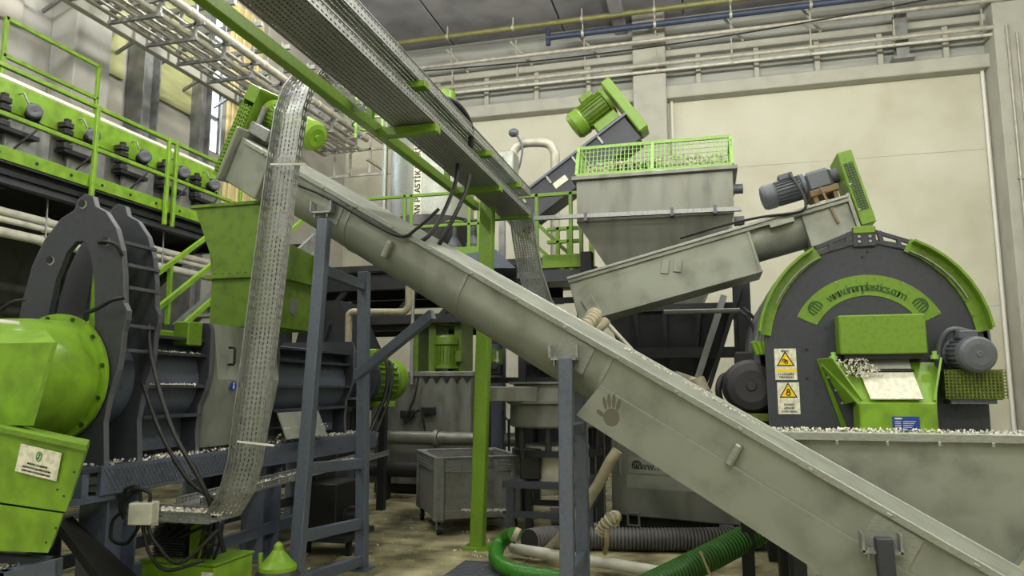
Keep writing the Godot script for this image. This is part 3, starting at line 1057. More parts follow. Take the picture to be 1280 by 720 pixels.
# U-shaped trough in local axes: x along, y up, z towards the viewer
func utrough(s: Sh, x0: float, x1: float, r: float, straight: float, seg := 28) -> void:
	for e in [-1.0, 1.0]:
		s.quad(Vector3(x0, 0, r * e), Vector3(x1, 0, r * e), Vector3(x1, -straight, r * e), Vector3(x0, -straight, r * e), Vector3(0, 0, e))
	for k in seg:
		var a0 := PI * k / seg
		var a1 := PI * (k + 1) / seg
		var n0 := Vector3(0, -sin(a0), cos(a0))
		var n1 := Vector3(0, -sin(a1), cos(a1))
		var c := Vector3(0, -straight, 0)
		s.quads(c + n0 * r + Vector3(x0, 0, 0), c + n0 * r + Vector3(x1, 0, 0), c + n1 * r + Vector3(x1, 0, 0), c + n1 * r + Vector3(x0, 0, 0), n0, n0, n1, n1)
	for x in [x0, x1]:
		var nn := Vector3(-1 if x == x0 else 1, 0, 0)
		s.quad(Vector3(x, 0, -r), Vector3(x, 0, r), Vector3(x, -straight, r), Vector3(x, -straight, -r), nn)
		for k in seg:
			var a0 := PI * k / seg
			var a1 := PI * (k + 1) / seg
			s.t3(Vector3(x, -straight, 0), Vector3(x, -straight - sin(a0) * r, cos(a0) * r), Vector3(x, -straight - sin(a1) * r, cos(a1) * r), nn, nn, nn)

func ustrap(s: Sh, x: float, w: float, r: float, straight: float) -> void:
	utrough(s, x - w / 2, x + w / 2, r, straight)

func main_conveyor() -> void:
	var t := thing("screw_conveyor", "long stainless steel screw conveyor rising across the middle to the upper left", "conveyor", Vector3(-1.063, 2.174, -5.374), "", true)
	t.rotation_degrees = Vector3(0, -15, -29.5)
	var r := 0.25
	var st := 0.17
	var s := Sh.new()
	utrough(s, -3.72, 0.6, r, st)
	part("trough", s, M.stainless_smudged, t)
	s = Sh.new()
	s.bb(Vector3(0.6, -0.24, -0.25), Vector3(3.6, -0.003, 0.25))
	part("lower_trough", s, M.stainless_smudged, t)
	# box skirt of the lower half, its foot cut level with the floor
	s = Sh.new()
	var b := Basis.from_euler(t.rotation)
	var floor_x := func(y: float) -> float:
		return ((0.06 - 2.174) - y * b.y.y) / b.x.y
	var xe := 3.6
	var ye: float = ((0.06 - 2.174) - xe * b.x.y) / b.y.y
	var fx: float = minf(floor_x.call(-0.5), xe)
	var poly := PackedVector2Array([Vector2(0.62, -0.235), Vector2(xe, -0.235), Vector2(xe, maxf(ye, -0.5)), Vector2(fx, -0.5), Vector2(0.56, -0.5)])
	s.prism(poly, Transform3D(Basis(), Vector3(0, 0, -0.27)), 0.54)
	part("box_skirt", s, M.stainless_smudged, t)
	s = Sh.new()
	s.bar(Vector3(0.62, -0.235, 0.262), Vector3(xe, -0.235, 0.262), 0.018, 0.012)
	part("fold_seam", s, M.stainless, t)
	# cover and flanges
	s = Sh.new()
	s.bb(Vector3(-3.72, 0.0, -0.28), Vector3(xe, 0.012, 0.28))
	part("cover", s, M.stainless_smudged, t)
	for e in [-1.0, 1.0]:
		s = Sh.new()
		s.bb(Vector3(-3.72, -0.028, 0.272 * e - 0.012), Vector3(xe, 0.016, 0.272 * e + 0.012), 0.004)
		part("flange", s, M.stainless, t)
	for x in [-3.72, -2.12, -0.75, 0.6]:
		s = Sh.new()
		ustrap(s, x, 0.03, r + 0.008, st)
		part("weld_band", s, M.stainless, t)
	s = Sh.new()
	for k in 16:
		var x := -3.4 + k * 0.45
		s.bx(Vector3(x, -0.012, 0.288), Vector3(0.03, 0.02, 0.012), 0.003)
	part("clip", s, M.stainless, t)
	# lifting lugs
	for q in [[-1.55, -0.19, r], [1.59, -0.17, r]]:
		s = Sh.new()
		s.bx(Vector3(q[0], q[1], q[2] + 0.03), Vector3(0.05, 0.15, 0.06), 0.012)
		part("lifting_lug", s, M.stainless, t)
	# forked support brackets
	for x in [-2.35, 0.315, 2.5]:
		s = Sh.new()
		s.box(Transform3D(b.inverse(), Vector3(x, -0.2, r + 0.06)), Vector3(0.2, 0.016, 0.1))
		for e in [-1.0, 1.0]:
			s.box(Transform3D(b.inverse(), Vector3(x, -0.2, r + 0.06) + b.inverse() * Vector3(0.095 * e, 0.045, 0)), Vector3(0.014, 0.1, 0.1))
		part("support_bracket", s, M.galv, t)
		for e in [-0.06, 0.06]:
			s = Sh.new()
			var o := Vector3(x, -0.2, r + 0.085) + b.inverse() * Vector3(e, -0.045, 0)
			s.cyl(o, o + b.inverse() * Vector3(0, 0.06, 0), 0.012, -1, 6)
			part("bolt", s, M.galv, t)
		s = Sh.new()
		s.box(Transform3D(Basis(), Vector3(x + 0.02, -0.14, r + 0.004)), Vector3(0.26, 0.2, 0.012))
		part("weld_plate", s, M.stainless, t)
	# hand print left in grease on the skirt
	s = Sh.new()
	var hc := Vector3(0.78, -0.36, 0.2705)
	var hb := b.inverse()
	for q in [[0.0, -0.02, 0.048, 0.05, 0.0], [-0.038, 0.058, 0.011, 0.036, 0.2], [-0.012, 0.07, 0.011, 0.04, 0.06], [0.016, 0.068, 0.011, 0.04, -0.08], [0.043, 0.05, 0.012, 0.034, -0.3], [-0.066, 0.002, 0.013, 0.028, 0.9]]:
		s.prism(arc_poly(0, 0, 0.0, 1.0, 0, 359, 18), Transform3D(Basis(Vector3.BACK, deg_to_rad(29.5)) * Basis(Vector3.BACK, q[4]) * Basis.from_scale(Vector3(q[2] * 1.2, q[3] * 1.2, 1)), hc + Basis(Vector3.BACK, deg_to_rad(29.5)) * Vector3(q[0], q[1], 0) * 1.2), 0.0012)
	part("hand_print", s, M.smudge, t, "dark greasy hand print")
	# head with drive guard and motor
	s = Sh.new()
	s.bb(Vector3(-3.85, -0.46, -0.33), Vector3(-3.81, 0.1, 0.33), 0.01)
	part("head_flange", s, M.stainless_smudged, t)
	s = Sh.new()
	s.bb(Vector3(-3.8, -0.44, -0.26), Vector3(-3.3, 0.02, 0.262), 0.01)
	part("head_box", s, M.stainless_smudged, t)
	s = Sh.new()
	for e in [[-4.06, -0.46, -3.87, -0.42], [-4.06, 0.36, -3.87, 0.52], [-4.06, -0.46, -4.045, 0.5], [-3.885, -0.46, -3.87, 0.5]]:
		s.bb(Vector3(e[0], e[1], -0.24), Vector3(e[2], e[3], 0.22), 0.004)
	var g := part("drive_guard", s, M.green, t)
	s = Sh.new()
	s.perf(Vector3(-4.05, -0.4, 0.225), Vector3(0.17, 0, 0), Vector3(0, 0.72, 0), 5, 18, 0.6, 0.6, 0.006, 0.2)
	part("perforated_face", s, M.green, g)
	s = Sh.new()
	s.perf(Vector3(-4.05, -0.42, -0.24), Vector3(0.17, 0, 0), Vector3(0, 0.78, 0), 3, 9, 0.75, 0.75, 0.006)
	part("rear_mesh", s, M.green, g)
	motor(t, Vector3(-3.84, 0.33, 0.0), Vector3.RIGHT, Vector3.UP, 0.72, 0.145, M.green, M.green_bright)
	s = Sh.new()
	s.bb(Vector3(-3.85, 0.08, -0.12), Vector3(-3.55, 0.2, 0.2), 0.01)
	s.cyl(Vector3(-3.78, 0.1, 0.16), Vector3(-3.78, 0.38, 0.16), 0.03)
	part("motor_mount", s, M.galv, t)
	s = Sh.new()
	s.tube(curve([Vector3(-3.3, -0.02, 0.31), Vector3(-2.9, -0.1, 0.31), Vector3(-2.5, -0.07, 0.31), Vector3(-2.2, -0.06, 0.3), Vector3(-1.75, -0.06, 0.3), Vector3(-1.45, -0.03, 0.3), Vector3(-1.35, 0.1, 0.28), Vector3(-1.3, 0.3, 0.2)]), 0.014, 6)
	part("motor_cable", s, M.rubber, t)
	# stands
	var a := thing("conveyor_stand", "blue grey steel trestle under the upper end of the long conveyor", "stand", V(-3.15, 0, 5.95))
	var top: Vector3 = Vector3(-3.121, 3.061, -5.5)
	var ft: Vector3 = Vector3(-3.16, -0.147, -5.3)
	ft.y = 0.0
	var rt: Vector3 = Vector3(-3.191, 2.753, -6.4)
	var rf: Vector3 = Vector3(-3.144, 0, -6.419)
	s = Sh.new()
	s.bar(ft, top, 0.1, 0.09, Vector3.FORWARD, 0.006)
	part("leg", s, M.blue_grey, a)
	s = Sh.new()
	s.bar(rf, rt, 0.1, 0.09, Vector3.FORWARD, 0.006)
	part("leg", s, M.blue_grey, a)
	for u in [[0.05, 0.03], [0.16, 0.15], [0.33, 0.345], [0.86, 0.95]]:
		s = Sh.new()
		s.bar(ft.lerp(top, u[0]), rf.lerp(rt, u[1]), 0.06, 0.09, Vector3.UP, 0.005)
		part("rung", s, M.blue_grey, a)
	s = Sh.new()
	s.bar(Vector3(-3.136, 1.755, -6.2), Vector3(-2.227, 2.256, -5.75), 0.06, 0.09, Vector3.UP, 0.005)
	part("outrigger", s, M.blue_grey, a)
	for q in [ft, rf]:
		s = Sh.new()
		s.bx(q + Vector3(0, 0.01, 0), Vector3(0.18, 0.02, 0.18))
		part("foot_plate", s, M.blue_grey, a)
	a = thing("conveyor_stand", "slim blue grey steel trestle under the middle of the long conveyor", "stand", V(-0.9, 0, 5.2))
	var p1: Vector3 = Vector3(-0.956, 1.853, -4.986)
	var p2: Vector3 = Vector3(-0.971, 1.677, -5.68)
	for p in [p1, p2]:
		s = Sh.new()
		s.bar(Vector3(p.x, 0, p.z), p, 0.095, 0.075, Vector3.FORWARD, 0.006)
		part("leg", s, M.blue_grey, a)
		s = Sh.new()
		s.bx(Vector3(p.x, 0.01, p.z), Vector3(0.18, 0.02, 0.18))
		part("foot_plate", s, M.blue_grey, a)
	for y in [0.4, 1.35]:
		s = Sh.new()
		s.bar(Vector3(p1.x, y, p1.z), Vector3(p2.x, y, p2.z), 0.06, 0.08, Vector3.UP, 0.005)
		part("rung", s, M.blue_grey, a)
	a = thing("conveyor_stand", "short dark speckled trestle under the lower end of the long conveyor", "stand", V(0.9, 0, 4.5))
	p1 = Vector3(0.87, 0.847, -4.497)
	s = Sh.new()
	s.bar(Vector3(p1.x + 0.02, 0, p1.z), p1, 0.085, 0.075, Vector3.FORWARD, 0.006)
	part("leg", s, M.anthracite, a)
	s = Sh.new()
	s.bx(Vector3(p1.x + 0.02, 0.01, p1.z), Vector3(0.18, 0.02, 0.18))
	part("foot_plate", s, M.anthracite, a)

const XC := -4.64
const XR := -4.15
const XA := -4.575

func press() -> void:
	# table
	var t := thing("press_table", "dark steel table frame with chequered edge beam under the press", "table", V(-4.65, 0, 6.4))
	var s := Sh.new()
	s.bb(V(-5.1, 1.06, 4.2), V(XR, 1.1, 8.75), 0.004)
	part("table_top", s, M.anthracite, t)
	s = Sh.new()
	s.bb(V(XR - 0.02, 0.9, 4.35), V(XR + 0.012, 1.1, 8.75))
	var eb := part("edge_beam", s, M.blue_grey, t)
	s = Sh.new()
	for k in 110:
		var d := 4.37 + k * 0.04
		s.bar(V(XR + 0.014, 0.92, d), V(XR + 0.014, 1.08, d + 0.12), 0.003, 0.006, Vector3.RIGHT)
		s.bar(V(XR + 0.014, 1.08, d), V(XR + 0.014, 0.92, d + 0.12), 0.003, 0.006, Vector3.RIGHT)
	part("tread_pattern", s, M.anthracite_edge, eb)
	s = Sh.new()
	s.bb(V(-5.1, 0.9, 4.2), V(XR, 1.06, 4.26))
	s.bb(V(-5.1, 0.86, 4.1), V(XR, 0.9, 4.5))
	s.bb(V(-5.1, 0.9, 4.25), V(-5.06, 1.06, 8.7))
	part("frame_beam", s, M.blue_grey, t)
	for q in [[-4.3, 4.62], [-4.3, 6.55], [-4.3, 8.4], [-4.98, 4.62], [-4.98, 6.55], [-4.98, 8.4]]:
		s = Sh.new()
		s.joist(V(q[0], 0, q[1]), V(q[0], 0.9, q[1]), 0.24, 0.3, 0.018, Vector3.FORWARD)
		part("leg", s, M.blue_grey, t)
		s = Sh.new()
		s.bx(V(q[0], 0.012, q[1]), Vector3(0.34, 0.024, 0.4))
		part("foot_plate", s, M.blue_grey, t)
	for x in [-4.25, -5.0]:
		s = Sh.new()
		s.bar(V(x, 0.28, 4.6), V(x, 0.28, 8.4), 0.06, 0.1)
		part("stretcher", s, M.blue_grey, t)
	# press body
	var p := thing("screw_press", "large dark screw press with arched end frame and ribbed body", "press", V(XC, 1.1, 6.4))
	s = Sh.new()
	s.lathe(V(XC, 1.72, 4.4), Vector3.FORWARD, [Vector2(0, 0), Vector2(0, 0.39), Vector2(3.75, 0.39), Vector2(3.75, 0)], 36)
	part("barrel", s, M.blue_grey, p)
	var outer_r := [Vector2(0.40, 1.1), Vector2(0.385, 1.25), Vector2(0.37, 1.4), Vector2(0.40, 1.6), Vector2(0.46, 1.78), Vector2(0.475, 1.9)]
	var lower := PackedVector2Array()
	for q in outer_r:
		lower.append(q)
	lower.append(Vector2(-0.49, 1.9))
	lower.append(Vector2(-0.49, 1.1))
	var arch := PackedVector2Array([Vector2(0.475, 1.9), Vector2(0.48, 2.05), Vector2(0.505, 2.14), Vector2(0.505, 2.2), Vector2(0.47, 2.26), Vector2(0.455, 2.45), Vector2(0.42, 2.65), Vector2(0.355, 2.82), Vector2(0.25, 2.95), Vector2(0.15, 3.0), Vector2(0.12, 3.08), Vector2(0.06, 3.1), Vector2(0.0, 3.07), Vector2(-0.04, 2.98), Vector2(-0.16, 2.92), Vector2(-0.3, 2.76), Vector2(-0.4, 2.55), Vector2(-0.46, 2.3), Vector2(-0.49, 2.05), Vector2(-0.49, 1.9),
		Vector2(-0.22, 1.9), Vector2(-0.21, 2.15), Vector2(-0.16, 2.45), Vector2(-0.08, 2.66), Vector2(0.0, 2.74), Vector2(0.07, 2.74), Vector2(0.14, 2.65), Vector2(0.2, 2.4), Vector2(0.23, 2.1), Vector2(0.235, 1.9)])
	for d in [4.45, 4.77]:
		s = Sh.new()
		s.prism(lower, Transform3D(Basis(), V(XA, 0, d)), 0.045)
		s.prism(arch, Transform3D(Basis(), V(XA, 0, d)), 0.045)
		part("arch_plate", s, M.anthracite, p)
		s = Sh.new()
		for i in range(2, outer_r.size() - 1):
			pass
		for i in 16:
			var a: Vector2 = arch[i]
			var b: Vector2 = arch[i + 1]
			s.bar(V(XA + a.x, a.y, d - 0.022), V(XA + b.x, b.y, d - 0.022), 0.047, 0.006, Vector3(a.x, a.y - 2.0, 0).normalized())
		for i in outer_r.size() - 1:
			var a: Vector2 = outer_r[i]
			var b: Vector2 = outer_r[i + 1]
			s.bar(V(XA + a.x, a.y, d - 0.022), V(XA + b.x, b.y, d - 0.022), 0.006, 0.047, Vector3.FORWARD)
		part("plate_edge", s, M.anthracite_edge, p)
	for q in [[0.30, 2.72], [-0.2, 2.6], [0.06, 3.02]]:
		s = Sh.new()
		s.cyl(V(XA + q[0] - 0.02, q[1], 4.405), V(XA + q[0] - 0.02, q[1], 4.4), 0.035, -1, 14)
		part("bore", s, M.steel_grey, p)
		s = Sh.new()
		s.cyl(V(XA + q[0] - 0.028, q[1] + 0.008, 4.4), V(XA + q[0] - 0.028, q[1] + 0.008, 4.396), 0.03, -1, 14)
		part("bore_shade", s, M.black, p)  # black disc paints the shade inside the bore
	for q in [[0.41, 2.72], [0.455, 2.55], [0.47, 2.38], [0.48, 2.1], [0.47, 1.92]]:
		s = Sh.new()
		s.bb(V(XA + q[0] - 0.05, q[1] - 0.012, 4.45), V(XA + q[0], q[1] + 0.012, 4.77))
		part("ladder_slat", s, M.anthracite_edge, p)
	# hydraulic ram seen through the arch
	s = Sh.new()
	s.lathe(V(XA + 0.1, 1.95, 4.62), Vector3.UP, [Vector2(0, 0), Vector2(0, 0.06), Vector2(0.1, 0.06), Vector2(0.1, 0.1), Vector2(0.62, 0.1), Vector2(0.68, 0.06), Vector2(0.78, 0.05), Vector2(0.78, 0)], 18)
	part("hydraulic_ram", s, M.green, p)
	# ribbed housing between the plates
	var plate := PackedVector2Array([Vector2(-0.49, 1.1), Vector2(0.40, 1.1), Vector2(0.385, 1.3), Vector2(0.40, 1.5), Vector2(0.455, 1.62), Vector2(0.49, 1.75), Vector2(0.49, 2.14), Vector2(0.46, 2.2), Vector2(-0.49, 2.2)])
	for d in [5.5, 6.52, 8.15]:
		s = Sh.new()
		s.prism(plate, Transform3D(Basis(), V(XC, 0, d)), 0.045)
		part("frame_plate", s, M.anthracite, p)
		s = Sh.new()
		for i in range(1, 6):
			var a := plate[i]
			var b := plate[i + 1]
			s.bar(V(XC + a.x, a.y, d - 0.022), V(XC + b.x, b.y, d - 0.022), 0.006, 0.047, Vector3.FORWARD)
		part("plate_edge", s, M.anthracite_edge, p)
	for sec in [[4.8, 5.46], [6.56, 8.1]]:
		for q in [[2.05, 0.44], [1.92, 0.46], [1.66, 0.46], [1.42, 0.43]]:
			s = Sh.new()
			s.bb(V(XC + 0.2, q[0] - 0.012, sec[0]), V(XC + q[1], q[0] + 0.012, sec[1]))
			part("rib", s, M.anthracite, p)
		s = Sh.new()
		s.bb(V(XC + 0.18, 1.15, sec[0]), V(XC + 0.24, 2.05, sec[1]))
		part("side_shell", s, M.blue_grey, p)
	s = Sh.new()
	s.bb(V(XC - 0.4, 2.05, 4.8), V(XC + 0.3, 2.12, 5.46), 0.01)
	part("top_cover", s, M.green_bright, p)
	s = Sh.new()
	s.bb(V(XC + 0.3, 2.0, 5.22), V(XC + 0.45, 2.2, 5.4), 0.01)
	part("lug_block", s, M.green, p)
	# stainless guard over the feed zone
	s = Sh.new()
	s.loft([V(XC + 0.2, 1.14, 5.53), V(XC + 0.42, 1.14, 5.53), V(XC + 0.42, 1.14, 6.46), V(XC + 0.2, 1.14, 6.46)], [V(XC + 0.2, 1.72, 5.53), V(XC + 0.53, 1.72, 5.53), V(XC + 0.53, 1.72, 6.46), V(XC + 0.2, 1.72, 6.46)])
	s.loft([V(XC + 0.2, 1.72, 5.53), V(XC + 0.53, 1.72, 5.53), V(XC + 0.53, 1.72, 6.46), V(XC + 0.2, 1.72, 6.46)], [V(XC + 0.2, 2.2, 5.53), V(XC + 0.46, 2.2, 5.53), V(XC + 0.46, 2.2, 6.46), V(XC + 0.2, 2.2, 6.46)])
	var g := part("feed_guard", s, M.stainless_smudged, p)
	s = Sh.new()
	var hx := XC + 0.53
	s.tube([V(hx, 2.0, 5.66), V(hx + 0.05, 2.0, 5.66), V(hx + 0.06, 1.99, 5.66), V(hx + 0.06, 1.86, 5.66), V(hx + 0.05, 1.85, 5.66), V(hx, 1.85, 5.66)], 0.012, 8)
	part("handle", s, M.black, g)
	for d in [5.74, 5.86]:
		s = Sh.new()
		s.cyl(V(hx + 0.002, 1.66, d), V(hx + 0.008, 1.66, d), 0.042, -1, 20)
		var k := part("safety_sticker", s, M.sign_blue, g, "round blue safety sticker")
		s = Sh.new()
		s.bx(V(hx + 0.009, 1.655, d), Vector3(0.002, 0.035, 0.014))
		s.cyl(V(hx + 0.008, 1.684, d), V(hx + 0.01, 1.684, d), 0.008, -1, 10)
		part("pictogram", s, M.white_paint, g)
	# drainage shroud with crumbs under the rear body
	s = Sh.new()
	s.plate(V(XC + 0.44, 1.4, 6.6), V(XC + 0.44, 1.4, 7.4), V(XC + 0.56, 1.14, 7.4), V(XC + 0.56, 1.14, 6.6), 0.01)
	part("drain_sheet", s, M.stainless_smudged, p)
	# gearbox, coupling and motor
	s = Sh.new()
	s.lathe(V(XC, 1.74, 8.15), Vector3.FORWARD, [Vector2(0, 0), Vector2(0, 0.3), Vector2(0.3, 0.3), Vector2(0.34, 0.24), Vector2(0.8, 0.22), Vector2(0.8, 0)], 28)
	part("gearbox", s, M.motor_grey, p)
	s = Sh.new()
	for k in 3:
		s.bb(V(XC + 0.05, 1.5 + 0.2 * k, 8.2), V(XC + 0.36, 1.53 + 0.2 * k, 8.75))
	part("gearbox_rib", s, M.blue_grey, p)
	s = Sh.new()
	s.lathe(V(XC + 0.05, 1.76, 8.95), Vector3.FORWARD, [Vector2(0, 0), Vector2(0, 0.36), Vector2(0.1, 0.37), Vector2(0.12, 0.33), Vector2(0.16, 0.33), Vector2(0.16, 0)], 32)
	part("adapter_flange", s, M.anthracite, p)
	var m := motor(p, V(XC + 0.05, 1.76, 9.1), Vector3.FORWARD, Vector3.UP, 1.15, 0.3, M.green, M.green_bright)
	s = Sh.new()
	s.bb(V(XC - 0.2, 1.38, 9.3), V(XC + 0.3, 1.46, 9.8), 0.01)
	part("motor_foot", s, M.green_bright, m)
	for x in [-0.15, 0.25]:
		s = Sh.new()
		s.bar(V(XC + x, 0.0, 9.5), V(XC + x, 1.4, 9.5), 0.1, 0.1, Vector3.FORWARD)
		part("motor_leg", s, M.dark_steel, p)
	s = Sh.new()
	s.tube(curve([V(XC + 0.2, 2.1, 9.3), V(XC + 0.42, 2.0, 9.2), V(XC + 0.45, 1.6, 9.15), V(XC + 0.36, 1.2, 9.0), V(XC + 0.35, 0.9, 8.7)]), 0.028, 8)
	s.tube(curve([V(XC + 0.23, 2.08, 9.34), V(XC + 0.47, 1.95, 9.25), V(XC + 0.5, 1.55, 9.15), V(XC + 0.42, 1.15, 9.0), V(XC + 0.4, 0.88, 8.7)]), 0.02, 8)
	part("power_cable", s, M.rubber, p)

func hopper_and_chute() -> void:
	var t := thing("feed_hopper", "green steel feed hopper on the press below the conveyor head", "hopper", V(-4.25, 2.2, 6.4))
	var d0 := 6.05
	var d1 := 6.85
	var xl := -4.62
	var xr := -3.95
	var s := Sh.new()
	s.plate(V(xl, 2.22, d0), V(xr, 2.22, d0), V(xr, 2.7, d0), V(xl, 2.7, d0), 0.008)
	part("front_sheet", s, M.green_deep, t)
	s = Sh.new()
	s.plate(V(xr, 2.22, d0), V(xr, 2.22, d1), V(xr, 2.7, d1), V(xr, 2.7, d0), 0.008)
	s.plate(V(xl, 2.22, d0), V(xl, 2.22, d1), V(xl, 2.7, d1), V(xl, 2.7, d0), 0.008)
	s.plate(V(xl, 2.22, d1), V(xr, 2.22, d1), V(xr, 2.7, d1), V(xl, 2.7, d1), 0.008)
	part("neck_sheet", s, M.green_deep, t)
	s = Sh.new()
	var face := PackedVector2Array([Vector2(xl, 2.72), Vector2(xr, 2.72), Vector2(xr, 3.42), Vector2(-4.86, 3.42), Vector2(-4.66, 2.95), Vector2(xl, 2.86)])
	s.prism(face, Transform3D(Basis(), V(0, 0, d0)), 0.008)
	part("upper_front", s, M.green_deep, t)
	s = Sh.new()
	var side := PackedVector2Array([Vector2(-d0, 2.72), Vector2(-d1, 2.72), Vector2(-d1, 3.0), Vector2(-d0, 3.08)])
	s.prism(side, Transform3D(Basis(Vector3(0, 0, 1), Vector3.UP, Vector3(1, 0, 0)), Vector3(xr - 0.008, 0, 0)), 0.008)
	part("upper_side", s, M.green_deep, t)
	s = Sh.new()
	s.plate(V(-4.86, 3.42, d0), V(-4.86, 3.42, d1), V(-4.66, 2.95, d1), V(-4.66, 2.95, d0), 0.008)
	s.plate(V(-4.66, 2.95, d0), V(-4.66, 2.95, d1), V(xl, 2.72, d1), V(xl, 2.72, d0), 0.008)
	s.plate(V(-4.86, 3.42, d1), V(-4.5, 3.42, d1), V(-4.5, 2.72, d1), V(-4.66, 2.95, d1), 0.008)
	part("upper_side", s, M.green_deep, t)
	s = Sh.new()
	s.bb(V(xl - 0.05, 2.685, d0 - 0.05), V(xr + 0.05, 2.725, d0 + 0.01))
	s.bb(V(xr - 0.01, 2.685, d0 - 0.05), V(xr + 0.05, 2.725, d1))
	part("flange", s, M.green_deep, t)
	s = Sh.new()
	s.bb(V(-4.9, 3.4, d0 - 0.03), V(xr, 3.43, d0 + 0.01))
	part("top_rim", s, M.green_deep, t)
	var bl := []
	for k in 8:
		bl.append(V(xl + 0.04 + 0.085 * k, 2.726, d0 - 0.025))
	bolts(t, bl, Vector3.UP, 0.012, M.green_dark)
	s = Sh.new()
	s.bb(V(xr, 2.2, d1 - 0.12), V(xr + 0.03, 3.0, d1))
	part("corner_stiffener", s, M.green_bright, t)
	s = Sh.new()
	s.cyl(V(xr, 2.44, 6.4), V(xr + 0.012, 2.44, 6.4), 0.085, -1, 24)
	part("sight_window", s, M.stainless_dull, t, "round dusty sight window")
	s = Sh.new()
	s.cyl(V(xr, 2.5, 6.75), V(xr + 0.12, 2.5, 6.75), 0.02)
	s.tube([V(xr + 0.12, 2.42, 6.75), V(xr + 0.12, 2.58, 6.75)], 0.012, 6)
	part("latch", s, M.galv, t)
	# discharge hood and chutes at the near end
	var c := thing("discharge_hood", "bright green round discharge housing on the near end of the press", "hood", V(XC, 1.2, 3.9))
	s = Sh.new()
	s.lathe(V(XC, 1.72, 4.39), Vector3.BACK, [Vector2(0, 0), Vector2(0, 0.47), Vector2(0.03, 0.47), Vector2(0.03, 0.42), Vector2(0.25, 0.415), Vector2(0.75, 0.37), Vector2(0.75, 0)], 40)
	part("housing", s, M.green_bright, c)
	bl = []
	for k in 12:
		bl.append(V(XC + 0.445 * cos(TAU * k / 12 + 0.2), 1.72 + 0.445 * sin(TAU * k / 12 + 0.2), 4.36))
	bolts(c, bl, Vector3.BACK, 0.016, M.green_dark)
	s = Sh.new()
	s.loft([Vector3(-4.91, 1.912, -3.5), Vector3(-3.722, 1.914, -3.5), Vector3(-3.858, 1.429, -3.5), Vector3(-4.839, 1.426, -3.5)], [Vector3(-5.489, 2, -3.75), Vector3(-4.084, 2.015, -3.75), Vector3(-4.185, 1.422, -3.75), Vector3(-5.398, 1.407, -3.75)])
	part("front_box", s, M.green_bright, c)
	s = Sh.new()
	s.loft([Vector3(-3.734, 1.913, -3.49), Vector3(-3.699, 1.913, -3.49), Vector3(-3.823, 1.43, -3.49), Vector3(-3.858, 1.429, -3.49)], [Vector3(-3.874, 1.923, -3.62), Vector3(-3.837, 1.922, -3.62), Vector3(-3.966, 1.422, -3.62), Vector3(-4.002, 1.421, -3.62)])
	part("edge_lip", s, M.green, c)
	s = Sh.new()
	s.tube([Vector3(-4.604, 2.081, -3.55), Vector3(-4.478, 2.062, -3.9)], 0.03, 10)
	part("grease_pipe", s, M.white_pipe, c)
	var u := thing("discharge_chute", "tilted green discharge chute with a white warning plate", "chute", V(-3.7, 0.75, 3.3))
	s = Sh.new()
	s.loft([Vector3(-4.441, 1.085, -3.25), Vector3(-3.301, 1.001, -3.25), Vector3(-3.779, 0.959, -3.75), Vector3(-5.131, 1.049, -3.75)], [Vector3(-4.508, 1.542, -3.25), Vector3(-3.203, 1.325, -3.25), Vector3(-3.669, 1.304, -3.75), Vector3(-5.201, 1.525, -3.75)])
	part("upper_box", s, M.green_bright, u)
	s = Sh.new()
	s.loft([Vector3(-4.462, 1.516, -3.22), Vector3(-3.168, 1.32, -3.22), Vector3(-3.669, 1.304, -3.75), Vector3(-5.203, 1.536, -3.75)], [Vector3(-4.466, 1.543, -3.22), Vector3(-3.171, 1.348, -3.22), Vector3(-3.672, 1.333, -3.75), Vector3(-5.208, 1.567, -3.75)])
	part("rim", s, M.green, u)
	s = Sh.new()
	s.loft([Vector3(-4.467, 1.073, -3.27), Vector3(-3.343, 0.996, -3.27), Vector3(-3.751, 0.958, -3.7), Vector3(-5.062, 1.047, -3.7)], [Vector3(-4.471, 1.104, -3.27), Vector3(-3.335, 1.025, -3.27), Vector3(-3.748, 0.986, -3.7), Vector3(-5.067, 1.082, -3.7)])
	part("gasket", s, M.black, u)
	s = Sh.new()
	s.loft([Vector3(-4.38, 0.767, -3.24), Vector3(-3.384, 0.792, -3.24), Vector3(-3.854, 0.709, -3.72), Vector3(-5.035, 0.675, -3.72)], [Vector3(-4.425, 1.069, -3.24), Vector3(-3.306, 0.994, -3.24), Vector3(-3.77, 0.94, -3.72), Vector3(-5.086, 1.024, -3.72)])
	part("lower_box", s, M.green_bright, u)
	var bs := [Vector3(-3.355, 1.115, -3.24), Vector3(-3.255, 1.209, -3.24), Vector3(-3.31, 1.084, -3.24), Vector3(-3.345, 0.92, -3.24), Vector3(-3.4, 0.844, -3.24)]
	bolts(u, bs, Vector3.BACK, 0.006, M.green_dark)
	var a: Vector3 = Vector3(-3.653, 1.206, -3.235)
	var bq: Vector3 = Vector3(-3.375, 1.161, -3.235)
	var cq: Vector3 = Vector3(-3.609, 1.347, -3.235)
	var bx_ := (bq - a).normalized()
	var by_ := Vector3.BACK.cross(bx_).normalized()
	var w := a.distance_to(bq)
	var h := a.distance_to(cq)
	var sx := Transform3D(Basis(bx_, by_, Vector3.BACK), (bq + cq) / 2)
	s = Sh.new()
	s.box(sx, Vector3(w, h, 0.004))
	var sg := part("warning_plate", s, M.sign_white, u, "white warning plate with green pictogram")
	s = Sh.new()
	var ring := []
	for k in 21:
		ring.append(sx * Vector3(0.017 * cos(TAU * k / 20), h * 0.2 + 0.024 * sin(TAU * k / 20), 0.003))
	s.tube(ring, 0.003, 6)
	s.bar(sx * Vector3(-0.012, h * 0.2 - 0.018, 0.003), sx * Vector3(0.012, h * 0.2 + 0.018, 0.003), 0.003, 0.003)
	part("pictogram_ring", s, M.sign_green, sg)
	s = Sh.new()
